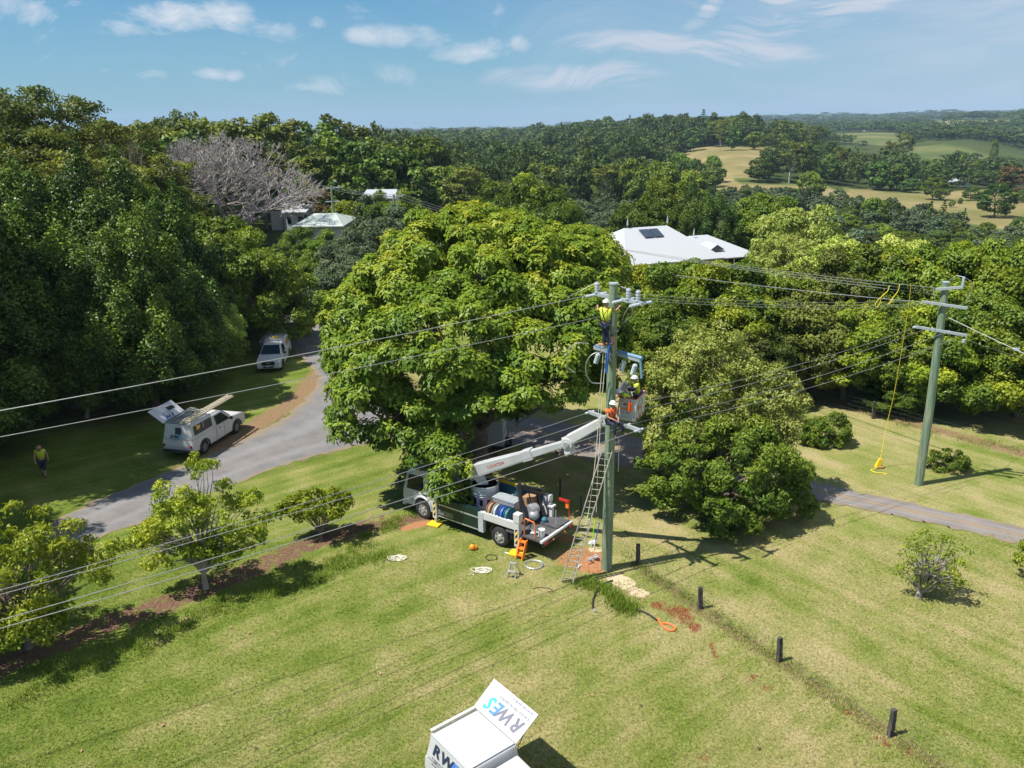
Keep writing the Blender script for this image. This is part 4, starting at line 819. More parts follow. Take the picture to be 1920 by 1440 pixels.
scatter(13, 36, 1010, 1900, 20, ['m_far'], (10, 16), (20, 30), 'far_tree', 'far woods')
scatter(-34, 36, 1900, 3200, 46, ['m_far'], (12, 18), (40, 56), 'far_tree', 'far woods')
scatter(-14, 36, 3900, 4700, 75, ['m_far'], (16, 26), (80, 110), 'far_tree', 'far woods')
scatter(-12, 14, 900, 1700, 20, ['m_far'], (12, 18), (24, 34), 'far_tree', 'far woods')
# dark wooded knoll and distant copse on the skyline
for px, yt, d, w, h in ((1060, 236, 1100, 40, 12), (1085, 230, 1100, 44, 14), (1110, 226, 1100, 44, 16), (1139, 219, 1100, 24, 22), (1160, 232, 1100, 40, 14), (1255, 222, 900, 12, 14), (1273, 222, 900, 14, 14)):
    p = atY(px, yt, d); z0 = th(p[0], d); cand.append((80., p[0], d, z0, 'm_dark', p[2]-z0, w, 'knoll_tree', 'knoll on the skyline left of the mast', 'tree'))
cand.sort(key=lambda c: c[0]*1.)
grid = np.zeros((360, 480), bool)
def cells(px, yt, yb, hw):
    x0, x1 = int(max(0, (px-hw)/4)), int(min(479, (px+hw)/4)); y0, y1 = int(max(0, yt/4)), int(min(359, yb/4)); return slice(y0, y1+1), slice(x0, x1+1)
occ = [(p_[0], p_[1], p_[2], p_[3]*.8, p_[4]) for p_ in TRECS if p_[3] > 0]
for (x0, y0, x1, y1) in ((0, 360, 560, 720), (0, 200, 200, 400), (680, 400, 1150, 800), (1200, 520, 1920, 760), (1460, 410, 1560, 520), (1560, 480, 1920, 600), (1150, 450, 1380, 500), (570, 430, 700, 560), (960, 370, 1060, 430)): grid[y0//4:y1//4, x0//4:x1//4] = True
stuff = []; nind = 0
LIM = 235; gcount = {}
for c in cand:
    d, x, y, z, k, h, w, nm, lab, cat = c; px, pb, dep = proj(x, y, z); _, ptp, _ = proj(x, y, z+h); hw = w/2*F/dep
    sy, sx = cells(px, ptp, pb-(pb-ptp)*.25, hw*.75); sub = grid[sy, sx]; vis = (~sub).sum(); grid[sy, sx] = True
    if px < -hw or px > 1920+hw: continue
    if nind < LIM and vis >= 3 and d < 1000:
        plant(k, x, y, h, w, nm, None, cat)
        o = SC.collection.objects[-1]; gcount.setdefault((nm, lab, k), []).append((px, dep, o)); nind += 1
    elif vis > 0 or d < 1750 or rg.random() < .4: stuff.append(c)
KD = {'m_round': 'rounded mid-green', 'm_dark': 'dense dark green', 'm_gum': 'tall grey-green gum-like', 'm_far': 'blue-green', 'm_lime': 'yellow-green', 'm_small': 'small grey-green', 'm_rust': 'brownish', 'm_conifer': 'dark conical'}
for (nm, lab, k), L in gcount.items():
    g = '%s trees in the %s' % (KD[k], lab)
    for px, dep, o in L: tag(o, '%s tree among the %s' % (KD[k], lab), 'tree', g)
# distant woodland in one mesh
def lowcrown(seed, leafs, ncl_=16, L_=.30):
    V, T, cl = crown(seed, [(0, 0, 1.35, .8, .8, .95)], ncl_, .34, leafs, L_, L_*.75, up=.4, flat=.8, zmin=-.8); V[:, 2] /= 2.45; return V, T
LC = [lowcrown(400+i, 11) for i in range(4)]; LCN = [lowcrown(410+i, 26, 22, .22) for i in range(4)]; LCX = [lowcrown(420+i, 60, 34, .13) for i in range(4)]
VV = {}; 
for i, c in enumerate(stuff):
    d, x, y, z, k, h, w = c[:7]; V, T = (LCX if d < 300 else LCN if d < 800 else LC)[i % 4]; a = i*1.7; cs, sn = math.cos(a), math.sin(a)
    X = V[:, 0]*cs-V[:, 1]*sn; Y_ = V[:, 0]*sn+V[:, 1]*cs
    q = np.stack([x+X*w/2*(.7+.6*((i*.618)%1)), y+Y_*w/2*(.7+.6*((i*.618)%1)), z+V[:, 2]*h*(.72+.5*((i*.377)%1))], 1); VV.setdefault('a', []).append((q, np.clip(T*.8+rg.normal(.08, .24), 0, 1)))
q = np.concatenate([v[0] for v in VV['a']]); tt = np.concatenate([v[1] for v in VV['a']])
tag(ob('distant_woodland', np_mesh('distant_woodland', q, 4, ['leaf_far'], tt)), 'continuous dark woods covering the far hills and gullies', 'woodland', kind='stuff')
print('individual', nind, 'stuff', len(stuff), 'leafquads', len(q)//4)
# ---- longer grass along the bed and the fence
def blades(name, spots, label):
    rg = np.random.default_rng(9); Vs = []; Ts = []
    for (x, y), s, n, hh in spots:
        P = np.stack([x+rg.normal(0, s, n), y+rg.normal(0, s, n), np.zeros(n)], 1); a = rg.uniform(0, 6.28, n); h_ = hh*rg.uniform(.5, 1.3, n); w = .012+.012*rg.random(n)
        dx, dy = np.cos(a), np.sin(a); ln = rg.uniform(.2, .9, n)*h_
        Vs.append(np.stack([P+np.stack([-dy*w, dx*w, 0*w], 1), P+np.stack([dy*w, -dx*w, 0*w], 1), P+np.stack([dx*ln, dy*ln, h_], 1)], 1).reshape(-1, 3)); Ts.append(np.clip(rg.uniform(.2, .8)+rg.normal(0, .1, n), 0, 1))
    V = np.concatenate(Vs); tag(ob(name, np_mesh(name, V, 3, ['grass_blade'], np.concatenate(Ts))), label, 'grass', kind='stuff')
def along(pts, step, jit):
    out = []
    for (x0, y0), (x1, y1) in zip(pts[:-1], pts[1:]):
        L = math.hypot(x1-x0, y1-y0); k = max(1, int(L/step))
        for i in range(k): t_ = (i+rg.random())/k; out.append((x0+(x1-x0)*t_+rg.normal(0, jit), y0+(y1-y0)*t_+rg.normal(0, jit)))
    return out
sp = [(p, .25, 48, .2) for p in along(gp((30, 1310), (160, 1250), (300, 1195), (400, 1140), (560, 1100), (640, 1060), (730, 1040)), .16, .28)]
sp += [(p, .2, 60, .20) for p in along(gp((520, 1085), (640, 1050), (700, 1000), (800, 960)), .3, .3)]
sp += [(p, .16, 13, .15) for p in along(gp((1165, 1035), (1195, 1062), (1250, 1095), (1330, 1140), (1400, 1200), (1480, 1250)), .16, .2)]
sp += [(p, .2, 70, .25) for p in along(gp((1095, 1090), (1125, 1100), (1170, 1135), (1200, 1145)), .12, .18)]
sp += [(p, .2, 26, .13) for p in along(gp((1480, 1250), (1669, 1378), (1850, 1490)), .3, .3)]
sp += [(p, .3, 40, .2) for p in along(gp((1420, 735), (1560, 752), (1640, 780), (1760, 815), (1930, 850)), .5, .3)]
blades('long_grass', sp, 'longer unmown grass along the mulch bed, the fence line and around the main pole')
# short lawn blades that catch the light over the open lawn
n = 260000; rg = np.random.default_rng(17); u = rg.uniform(0, 1, n); yy = 17.5+u**1.6*17; xx = rg.uniform(-1, 1, n)*(yy*.72+1)
ok = (polydist(mulch_line, xx, yy) > .9)&(np.hypot(xx-4, yy-31.8) > 1.2); xx = xx[ok]; yy = yy[ok]; n = len(xx)
P = np.stack([xx, yy, np.zeros(n)], 1); a = rg.uniform(0, 6.28, n); h_ = rg.uniform(.025, .075, n); w = rg.uniform(.008, .018, n); dx, dy = np.cos(a), np.sin(a)
V = np.stack([P+np.stack([-dy*w, dx*w, 0*w], 1), P+np.stack([dy*w, -dx*w, 0*w], 1), P+np.stack([dx*h_*1.2, dy*h_*1.2, h_], 1)], 1).reshape(-1, 3)
rsd = np.clip(.5-((xx-fx)*(gy-fy)-(yy-fy)*(gx-fx))/nrm/1.2, 0, 1)
gn = .46+np.clip(xx*.022+.14, -.1, .26)+.28*np.sin(xx*.9+yy*.5)*np.sin(yy*.7-xx*.3)+rg.normal(0, .16, n)
tag(ob('lawn_grass', np_mesh('lawn_grass', V, 3, ['mown_blade'], rsd)), 'short mown grass of the near lawn', 'grass', kind='stuff')
# ---------------------------------------------------------------- shade trees just outside the left edge
for i, (x, y, h, w) in enumerate(((-34, 36.5, 24, 13), (-35.5, 42.5, 26, 14), (-37.5, 48, 25, 13), (-34.5, 52, 15, 10), (-24.5, 54, 12.5, 8), (-38, 38, 16, 12), (-41, 48, 17, 12), (-29, 29, 14, 10))):
    plant('dark', x, y, h, w, 'shade_tree', 'tall dark tree mostly outside the left edge, shading the grass beside the driveway', 'tree', 'shade trees outside the left edge')
# ---------------------------------------------------------------- writing
def text_mesh(s, size, mat, shear=0., bold=.0, depth=.002):
    cu = bpy.data.curves.new('lettering', 'FONT'); cu.body = s; cu.size = size; cu.extrude = depth; cu.shear = shear; cu.offset = bold*size; cu.align_x = 'LEFT'; cu.resolution_u = 2
    o = bpy.data.objects.new('lettering', cu); COL.objects.link(o); dg = bpy.context.evaluated_depsgraph_get(); dg.update()
    me = bpy.data.meshes.new_from_object(o.evaluated_get(dg)); bpy.data.objects.remove(o); me.materials.clear(); me.materials.append(MATS[mat]); return me
def put_text(s, size, mat, parent, origin, xdir, ydir, shear=0., bold=0., xs=1.):
    me = text_mesh(s, size, mat, shear, bold); o = ob('lettering', me, parent); x = Vector(xdir).normalized(); y = Vector(ydir).normalized(); z = x.cross(y)
    o.matrix_local = Matrix(((x[0]*xs, y[0], z[0], origin[0]), (x[1]*xs, y[1], z[1], origin[1]), (x[2]*xs, y[2], z[2], origin[2]), (0, 0, 0, 1))); return o
def rwes(parent, origin, xdir, ydir, size, grey='text_navy', full=True, small=True):
    x = Vector(xdir).normalized(); y = Vector(ydir).normalized(); o = Vector(origin); k = size*.72
    put_text('R', size, grey, parent, o, x, y, .3, .03); put_text('W', size, grey, parent, o+x*k*.98, x, y, .3, .03)
    put_text('E', size, 'text_blue', parent, o+x*k*2.3, x, y, .3, .03)
    if full: put_text('S', size, 'cyan', parent, o+x*k*3.15, x, y, .3, .03)
    if small:
        for i, tx in enumerate(('R W ELECTRICAL SERVICES', '24 HOUR SERVICE')): put_text(tx, size*.2, 'text_grey', parent, o-y*size*(.32+.34*i), x, y)
# ---------------------------------------------------------------- ladders
def ladder(name, p0, p1, wdir, width, n, mat, label, rail=.035, depth=.07, group=None):
    p0, p1 = Vector(p0), Vector(p1); o = thing(name, p0, label, 'ladder', group=group); w = Vector(wdir).normalized()*width/2; d = p1-p0; nrm_ = d.cross(w).normalized()
    for s in (-1, 1): MB().beam(w*s, d+w*s, rail, depth, up=nrm_).build('rail', mat, o)
    for i in range(n): q = d*((i+.7)/n); MB().tube([q-w, q+w], .016, 6).build('rung', mat, o)
    return o
# ---------------------------------------------------------------- utility vehicle with canopy (x forward, y left)
def arch(cx, r, z0, n=9, rev=False):
    a = [(cx-r*math.cos(math.pi*i/(n-1)), z0+r*math.sin(math.pi*i/(n-1))) for i in range(n)]; return a[::-1] if rev else a
def wheel(mb_t, name_par, pos, r, w, side, dual=False):
    x, y, z = pos; t = MB()
    prof = [(.62, -.5), (.8, -.5), (.97, -.42), (1., -.25), (1., .25), (.97, .42), (.8, .5), (.62, .5)]; n = 24; vs = []; fs = []
    for k in range(n):
        a = 2*math.pi*k/n
        for (pr, pw) in prof: vs.append((x+r*pr*math.cos(a), y+pw*w, z+r*pr*math.sin(a)))
    m_ = len(prof)
    for k in range(n):
        for j in range(m_): fs.append((k*m_+j, k*m_+(j+1) % m_, ((k+1) % n)*m_+(j+1) % m_, ((k+1) % n)*m_+j))
    t.add(vs, fs); ty = t.build('wheel', 'black_rubber', name_par, smooth=True)
    h = MB(); h.disc((x, y+side*w*.28, z), r*.63, (0, 1, 0), w*.3, 20); h.disc((x, y+side*w*.46, z), r*.24, (0, 1, 0), w*.14, 12)
    for k in range(6): a = k*1.047; h.disc((x+r*.4*math.cos(a), y+side*w*.44, z+r*.4*math.sin(a)), r*.07, (0, 1, 0), .02, 6)
    rm = h.build('rim', 'rod_grey' if r < .4 else 'aluminium', ty, smooth=True)
    k = MB()
    for j in range(6): a = j*1.047+.52; k.disc((x+r*.42*math.cos(a), y+side*(w*.44), z+r*.42*math.sin(a)), r*.085, (0, 1, 0), .012, 8)
    k.build('vent_hole', 'black_paint', ty); return ty
def ute(loc, rz, label, L=1.0, hatch=True, open_side='left', canz=1.98):
    o = thing('utility_vehicle', loc, label, 'ute', rz)
    W2 = .92
    low = [(-2.62, .48), (-2.02, .42)]+arch(-1.55, .46, .40)+[(-1.0, .36), (1.1, .36)]+arch(1.68, .46, .40)+[(2.3, .36), (2.62, .42), (2.7, .62), (2.66, .92), (2.5, 1.04), (1.35, 1.17), (-2.6, 1.14), (-2.66, .8)]
    body = MB().prism(low, -W2, W2, k=lambda x, z, y: y*(1-.07*max(0, (x-1.9)/.8)**2-.03*max(0, z-.8)))
    body.build('body', 'white_paint', o, bevel=.045)
    cab = MB(); cab.add([(-.42, -W2+.04, 1.13), (1.42, -W2+.06, 1.15), (1.42, W2-.06, 1.15), (-.42, W2-.04, 1.13), (-.38, -.70, 1.80), (.62, -.66, 1.80), (.62, .66, 1.80), (-.38, .70, 1.80)],
                        [(3, 2, 1, 0), (4, 5, 6, 7), (0, 1, 5, 4), (1, 2, 6, 5), (2, 3, 7, 6), (3, 0, 4, 7)]); cab.build('cab', 'white_paint', o, bevel=.06)
    g = MB(); g.add([(1.395, -.76, 1.20), (1.395, .76, 1.20), (.70, .60, 1.765), (.70, -.60, 1.765)], [(0, 1, 2, 3)])
    v = g.v; nn = Vector((.58, 0, .8)); g.v = [tuple(Vector(p)+nn.normalized()*.028) for p in v]; g.build('windscreen', 'dark_glass', o)
    for s in (-1, 1):
        q = MB(); a = [(-.22, .875, 1.20), (1.05, .865, 1.20), (.55, .705, 1.70), (-.20, .725, 1.70)]; q.add([(x, s*(y+.012), z) for x, y, z in a], [(0, 1, 2, 3) if s < 0 else (3, 2, 1, 0)]); q.build('side_window', 'dark_glass', o)
        mi = MB().box((1.02, s*1.03, 1.22), (.12, .2, .17)).build('mirror', 'black_paint', o, bevel=.03)
        MB().box((2.55, s*.72, .86), (.16, .34, .13), tilt=Matrix.Rotation(s*-.35, 3, 'Z')).build('headlight', 'lamp_glass', o, bevel=.03)
        MB().box((-2.665, s*.83, .80), (.05, .12, .16)).build('tail_light', 'tail_red', o, bevel=.01)
        MB().box((-.02, s*.925, 1.0), (.2, .03, .035)).build('door_handle', 'black_paint', o)
        d = MB(); d.box((.42, s*.9235, .78), (.012, .008, .75)); d.box((-.36, s*.9235, .78), (.02, .008, .8)); d.build('door_seam', 'wall_dark', o)
        for cx in (-1.55, 1.68):
            f_ = MB(); pts = [(x, s*.93, z) for x, z in arch(cx, .47, .40, 13)]; f_.tube(pts, .035, 6); f_.build('wheel_arch', 'black_paint', o, smooth=True)
            wheel(None, o, (cx, s*.79, .37), .37, .25, s)
    gr_ = MB().box((2.69, 0, .80), (.10, 1.0, .30)).build('grille', 'black_paint', o, bevel=.02); MB().box((2.745, 0, .84), (.01, .3, .05)).build('badge', 'aluminium', gr_)
    MB().box((2.64, 0, .5), (.18, 1.7, .2)).build('bumper', 'white_paint', o, bevel=.05); MB().box((2.735, 0, .52), (.012, .8, .13)).build('air_intake', 'black_paint', o)
    MB().box((2.745, 0, .60), (.01, .36, .11)).build('number_plate', 'plastic_white', o)
    MB().box((-2.72, 0, .52), (.16, 1.72, .14)).build('rear_bumper', 'black_paint', o, bevel=.03)
    # service canopy
    c = MB(); c.add([(-2.6, -.90, 1.14), (-.46, -.90, 1.14), (-.46, .90, 1.14), (-2.6, .90, 1.14), (-2.42, -.80, canz), (-.52, -.80, canz), (-.52, .80, canz), (-2.42, .80, canz)],
                    [(3, 2, 1, 0), (4, 5, 6, 7), (0, 1, 5, 4), (1, 2, 6, 5), (2, 3, 7, 6), (3, 0, 4, 7)])
    can = c.build('canopy', 'white_paint', o, bevel=.05)
    for xx in (-2.37, -.57): MB().box((xx, 0, canz+.006), (.035, 1.52, .02)).build('roof_seal', 'wall_dark', can)
    return o, can
def side_pt(s, x, z, canz=1.98, off=.01): # point on the canopy flank
    f = (z-1.14)/(canz-1.14); return (x, s*(.90-.10*f+off), z)
def flank_panel(par, s, x0, x1, z0, z1, mat, name, off=.012):
    a = [side_pt(s, x0, z0, off=off), side_pt(s, x1, z0, off=off), side_pt(s, x1, z1, off=off), side_pt(s, x0, z1, off=off)]
    return MB().add(a, [(0, 1, 2, 3) if s < 0 else (3, 2, 1, 0)]).build(name, mat, par)
def gull_hatch(o, s, hinge_z=1.99, ang=50, Lh=.98, x0=-2.42, x1=-.52, hy=.80, win=True, txt='text_navy'):
    a = R_(ang); dy, dz = math.cos(a), math.sin(a); e = Vector((0, s*dy, dz)); n = Vector((0, -s*dz, dy))     # e outward, n up/inward face is outer skin
    h = Vector((x0-.12, s*hy, hinge_z)); m = MB(); L_ = x1-x0+.1
    pts = [h, h+Vector((L_, 0, 0)), h+Vector((L_-.02, 0, 0))+e*Lh, h+Vector((-.08, 0, 0))+e*Lh]
    m.add([p-n*.02 for p in pts]+[p+n*.02 for p in pts], [(3, 2, 1, 0), (4, 5, 6, 7), (0, 1, 5, 4), (1, 2, 6, 5), (2, 3, 7, 6), (3, 0, 4, 7)]); ht = m.build('hatch', 'white_paint', o, bevel=.012)
    q = h+n*.027; xd = Vector((-s*1., 0, 0)) if True else None
    # seen from outside when shut, text reads along -s*x with its tops at the hinge
    org = q+e*(.36 if win else .55)+Vector((L_*((.62 if win else .93) if s > 0 else .12), 0, 0)); rwes(ht, org, (-s, 0, 0), -e, .56 if not win else .36, txt, full=not win)
    if win:
        w_ = MB(); c0 = q+Vector((L_*.56, 0, 0))+e*.52; w_.add([c0, c0+Vector((.55, 0, 0)), c0+Vector((.55, 0, 0))+e*.26, c0+e*.26], [(0, 1, 2, 3) if s > 0 else (3, 2, 1, 0)]); w_.build('hatch_window', 'dark_glass', ht)
    for xx in (.12, L_-.1):
        MB().tube([h+Vector((xx, 0, -.45)), h+Vector((xx, 0, 0))+e*Lh*.55-n*.03], .012, 6).build('gas_strut', 'black_paint', ht)
    return ht
# left ute, raised hatch on its far side, ladders on the rack
rearw, frontw = at(380, 851), at(441, 812); dv = frontw[:2]-rearw[:2]; hd = math.atan2(dv[1], dv[0])
sc_ = float(np.hypot(*dv)/3.23); sc_ = 1.06
ctr = (rearw[:2]+frontw[:2])/2+np.array([-math.sin(hd), math.cos(hd)])*.80
u1, can1 = ute((ctr[0], ctr[1], .0), hd, 'white ute with its hatch raised and ladders on the roof, beside the driveway'); u1.scale = (sc_, sc_, sc_)
gull_hatch(can1, 1, ang=38, Lh=1.05)
flank_panel(can1, -1, -2.30, -.62, 1.32, 1.84, 'black_paint', 'side_opening', .013)
p_ = MB(); p_.box((-1.42, -.853, 1.58), (.03, .035, .50)); p_.build('opening_post', 'white_paint', can1)
ye = MB(); 
for i in range(7): ye.sphere((-1.95+.1*(i % 3), -.84, 1.42+.055*i), .085, 8, sc=(1, .35, 1))
ye.build('stored_gear', 'yellow', can1)
rw = MB(); rw.add([(-2.567, -.25, 1.45), (-2.567, .12, 1.45), (-2.49, .12, 1.80), (-2.49, -.25, 1.80)], [(3, 2, 1, 0)]); rw.v = [(x-.02, y, z) for x, y, z in rw.v]; rw.build('rear_window', 'dark_glass', can1)
rwes(can1, (-2.625, .44, 1.22), (0, -1, 0), (.2, 0, .98), .25, 'text_navy', full=True)
rk = MB()
for xx in (-2.2, -1.5, -.8): rk.box((xx, 0, 2.05), (.05, 1.5, .04))
for s in (-1, 1):
    for xx in (-2.2, -.8): rk.box((xx, s*.7, 2.01), (.05, .05, .08))
rk.build('roof_rack', 'aluminium', u1)
iu = lambda o, p: (Matrix.Translation(o.location) @ o.rotation_euler.to_matrix().to_4x4() @ Matrix.Diagonal((*o.scale, 1))) @ Vector(p)
def dirw(o, d): return o.rotation_euler.to_matrix() @ Vector(d)
ladder('ladder', iu(u1, (-2.6, -.48, 2.12)), iu(u1, (2.05, -.46, 2.16)), dirw(u1, (0, 1, 0)), .36, 17, 'cream', 'long cream ladder on the rack, overhanging the bonnet of the hatch-up ute', depth=.08, rail=.05)
ladder('ladder', iu(u1, (-2.6, -.52, 2.24)), iu(u1, (1.95, -.50, 2.27)), dirw(u1, (0, 1, 0)), .30, 16, 'cream', 'narrow cream ladder section stacked on top of the long rack ladder', depth=.05, rail=.04)
ladder('ladder', iu(u1, (-2.55, .12, 2.12)), iu(u1, (-.35, .10, 2.14)), dirw(u1, (0, 1, 0)), .36, 9, 'rod_grey', 'short aluminium ladder lying beside the long cream ladder', depth=.06)
ladder('ladder', iu(u1, (-2.45, .5, 2.12)), iu(u1, (-.2, .52, 2.14)), dirw(u1, (0, 1, 0)), .3, 9, 'rod_grey', 'second short aluminium ladder, next to the raised hatch', depth=.06)
# ute in the shade facing the camera
f2 = at(502, 697, .0); u2, can2 = ute((f2[0]+.0, f2[1]+2.2, 0), math.atan2(-1, .09), 'white utility vehicle facing the camera in the shade of the wood'); u2.scale = (1.0, 1.0, 1.0)
flank_panel(can2, 1, -2.25, -.7, 1.35, 1.8, 'tan', 'side_sign', .013); flank_panel(can2, -1, -2.25, -.7, 1.35, 1.8, 'dark_glass', 'side_window', .013)
MB().box((-.75, .1, 2.03), (.3, .5, .08)).build('roof_bag', 'yellow', u2, bevel=.03)
ladder('ladder', iu(u2, (-2.5, -.72, 2.08)), iu(u2, (.7, -.82, 1.95)), dirw(u2, (0, 1, 0)), .3, 12, 'rod_grey', 'aluminium ladder on the outer side of the shaded ute roof', depth=.07)
ladder('ladder', iu(u2, (-2.5, -.35, 2.08)), iu(u2, (-.3, -.35, 2.08)), dirw(u2, (0, 1, 0)), .26, 9, 'rod_grey', 'shorter aluminium ladder along the middle of the shaded ute roof', depth=.07)
ladder('ladder', iu(u2, (-2.5, .42, 2.08)), iu(u2, (-.9, .42, 2.08)), dirw(u2, (0, 1, 0)), .45, 7, 'rod_grey', 'wide short aluminium ladder on the shaded ute roof near the driveway', depth=.07)
# near ute, cut off by the bottom edge: canopy axis from B to C
B_, C_ = at(890, 1326, 1.98), at(973, 1399, 1.98); dv = C_-B_; hd = math.atan2(dv[1], dv[0])
mid = (B_+C_)/2; lft = np.array([-math.sin(hd), math.cos(hd)])
ctr = mid[:2]-lft*.80-np.array([math.cos(hd), math.sin(hd)])*(-1.47)
u3, can3 = ute((ctr[0], ctr[1], 0), hd, 'white ute with a raised lettered canopy door, cut by the bottom edge')
gull_hatch(can3, 1, ang=32, Lh=.98, win=False, txt='text_grey')
xd = Vector((1, 0, 0)); yd = Vector((0, .10, .84)).normalized(); rwes(can3, (-2.28, -.884, 1.42), xd, yd, .54, 'text_navy', full=True)
MB().box((-2.5, .05, 1.985), (.10, 1.6, .03)).build('rear_trim', 'white_paint', can3)
for yy in (-.83, .80): MB().box((-1.47, yy, 1.985), (1.85, .025, .012)).build('roof_gutter', 'grey_paint', can3)
for xx in (-2.0, -1.0): MB().box((xx, .835, 1.99), (.14, .05, .03)).build('hinge', 'rod_grey', can3)
MB().box((-1.45, -.905, 1.17), (2.1, .012, .02)).build('canopy_seam', 'wall_dark', can3)
for xx in (-2.1, -.8): MB().box((xx, -.90, 1.24), (.10, .03, .05)).build('latch', 'rod_grey', can3)
# white car half hidden behind the great tree
cw_ = at(618, 612); u4 = thing('parked_car', (cw_[0]+.9, cw_[1]+1.0, 0), 'white car half hidden by the left side of the great tree, beside the driveway', 'car', math.atan2(-.25, -1))
prof = [(-2.1, .35), (-1.75, .3)]+arch(-1.3, .36, .3)+[(.8, .28)]+arch(1.3, .36, .3)+[(1.9, .3), (2.15, .45), (2.1, .75), (1.2, .95), (.55, 1.42), (-1.0, 1.45), (-1.9, 1.05), (-2.15, .9)]
MB().prism(prof, -.86, .86, k=lambda x, z, y: y*(1-.22*max(0, z-.85))).build('body', 'white_paint', u4, bevel=.07)
g = MB().add([(1.13, -.72, .99), (1.13, .72, .99), (.61, .62, 1.38), (.61, -.62, 1.38)], [(0, 1, 2, 3)]); g.v = [(x+.03, y, z+.03) for x, y, z in g.v]; g.build('windscreen', 'dark_glass', u4)
for s in (-1, 1):
    MB().add([(x, s*(y+.015), z) for x, y, z in ((-1.5, .84, .98), (.85, .84, .98), (.45, .765, 1.35), (-1.0, .765, 1.37))], [(0, 1, 2, 3) if s < 0 else (3, 2, 1, 0)]).build('side_window', 'dark_glass', u4)
    MB().box((2.1, s*.6, .68), (.12, .35, .12)).build('headlight', 'lamp_glass', u4, bevel=.03)
    for cx in (-1.3, 1.3): wheel(None, u4, (cx, s*.75, .32), .32, .2, s)
# ---------------------------------------------------------------- crane truck with work bucket
TO = Vector((1.95, 33.35, 0)); TH_ = math.atan2(.6, -.8)
tk = thing('bucket_truck', TO, 'white crane truck with its boom raised to the main pole, under the great tree', 'truck', TH_); TI = inv_of(tk)
w2 = 1.22
MB().box((4.2, .42, .78), (7.6, .12, .26)).box((4.2, -.42, .78), (7.6, .12, .26)).build('chassis', 'black_paint', tk)
for x, dual in ((2.35, True), (7.1, False)):
    for s in (-1, 1): wheel(None, tk, (x, s*(.98 if dual else 1.02), .48), .48, .52 if dual else .3, s)
# cab
cabp = [(6.55, .62)]+arch(7.1, .60, .55)+[(7.75, .55), (8.35, .5), (8.42, .9), (8.38, 1.25), (8.12, 2.2), (7.9, 2.5), (6.45, 2.52), (6.4, 1.1)]
cb_ = MB().prism(cabp, -1.12, 1.12, k=lambda x, z, y: y*(1-.05*max(0, z-1.4))).build('cab', 'white_paint', tk, bevel=.07)
g = MB().add([(8.375, -.98, 1.38), (8.375, .98, 1.38), (8.15, .92, 2.2), (8.15, -.92, 2.2)], [(0, 1, 2, 3)]); g.v = [(x+.05, y, z) for x, y, z in g.v]; g.build('windscreen', 'dark_glass', cb_)
for s in (-1, 1):
    MB().add([(x, s*(y+.02), z) for x, y, z in ((7.05, 1.11, 1.42), (8.15, 1.11, 1.38), (7.98, 1.075, 2.15), (7.05, 1.075, 2.2))], [(0, 1, 2, 3) if s < 0 else (3, 2, 1, 0)]).build('side_window', 'dark_glass', cb_)
    MB().tube([(x, s*1.14, z) for x, z in arch(7.1, .60, .55, 13)], .055, 6).build('mudguard', 'grey_paint', cb_, smooth=True)
    m_ = MB().tube([(8.1, s*1.12, 2.1), (8.35, s*1.36, 2.1), (8.35, s*1.36, 1.6)], .02, 6); m_.box((8.35, s*1.38, 1.8), (.08, .2, .42)); m_.build('mirror', 'black_paint', cb_)
    MB().box((8.42, s*.85, .78), (.06, .34, .18)).build('headlight', 'lamp_glass', cb_, bevel=.02)
    MB().box((7.0, s*1.135, 1.3), (.2, .03, .04)).build('door_handle', 'black_paint', cb_)
MB().box((8.4, 0, .55), (.2, 2.25, .3)).build('bumper', 'grey_paint', cb_, bevel=.04)
MB().sphere((7.3, .3, 2.55), .14, 10, sc=(1, 1, .8)).sphere((7.3, -.3, 2.55), .14, 10, sc=(1, 1, .8)).build('beacon', 'amber', cb_)
# tray and lockers
MB().box((4.9, 0, 1.02), (2.9, 2.36, .1)).build('tray', 'deck_mat', tk)
lk = MB().box((4.9, 1.10, .98), (2.75, .24, 1.0)).build('locker', 'dark_green', tk, bevel=.015)
MB().box((4.9, 1.227, 1.12), (2.7, .012, .07)).box((4.9, 1.225, .50), (2.7, .02, .05)).build('locker_trim', 'aluminium', lk)
for i in range(5): MB().box((5.6, 1.226, .82-.05*i), (1.0, .01, .012)).build('louvre', 'aluminium', lk)
MB().box((3.42, 1.13, .92), (.3, .2, 1.0)).build('locker_end', 'grey_paint', tk, bevel=.01)
MB().box((4.9, -1.10, .98), (2.75, .24, 1.0)).build('locker', 'dark_green', tk, bevel=.015)
MB().box((2.4, 1.14, 1.28), (1.9, .14, .38)).build('side_rail', 'white_paint', tk, bevel=.02); MB().box((2.4, -1.14, 1.28), (1.9, .14, .38)).build('side_rail', 'white_paint', tk, bevel=.02)
MB().tube([(x, 1.05, z) for x, z in arch(2.35, .60, .5, 13)], .06, 6).build('mudguard', 'black_paint', tk, smooth=True)
MB().box((1.0, 0, .92), (2.0, 2.36, .09)).build('rear_deck', 'deck_mat', tk)
MB().box((.55, -.62, 1.02), (.95, 1.0, .1)).build('deck_box_lid', 'deck_mat', tk, bevel=.01)
MB().box((.02, 0, .94), (.14, 2.5, .12)).build('rear_rail', 'white_paint', tk, bevel=.02)
MB().box((-.04, 0, .78), (.06, 2.4, .14)).build('under_run_bar', 'black_paint', tk)
for s in (-1, 1): MB().box((-.075, s*1.0, .84), (.03, .32, .12)).build('tail_light', 'tail_red', tk); MB().sphere((-.08, s*.45, .80), .055, 8).build('marker_lamp', 'amber', tk)
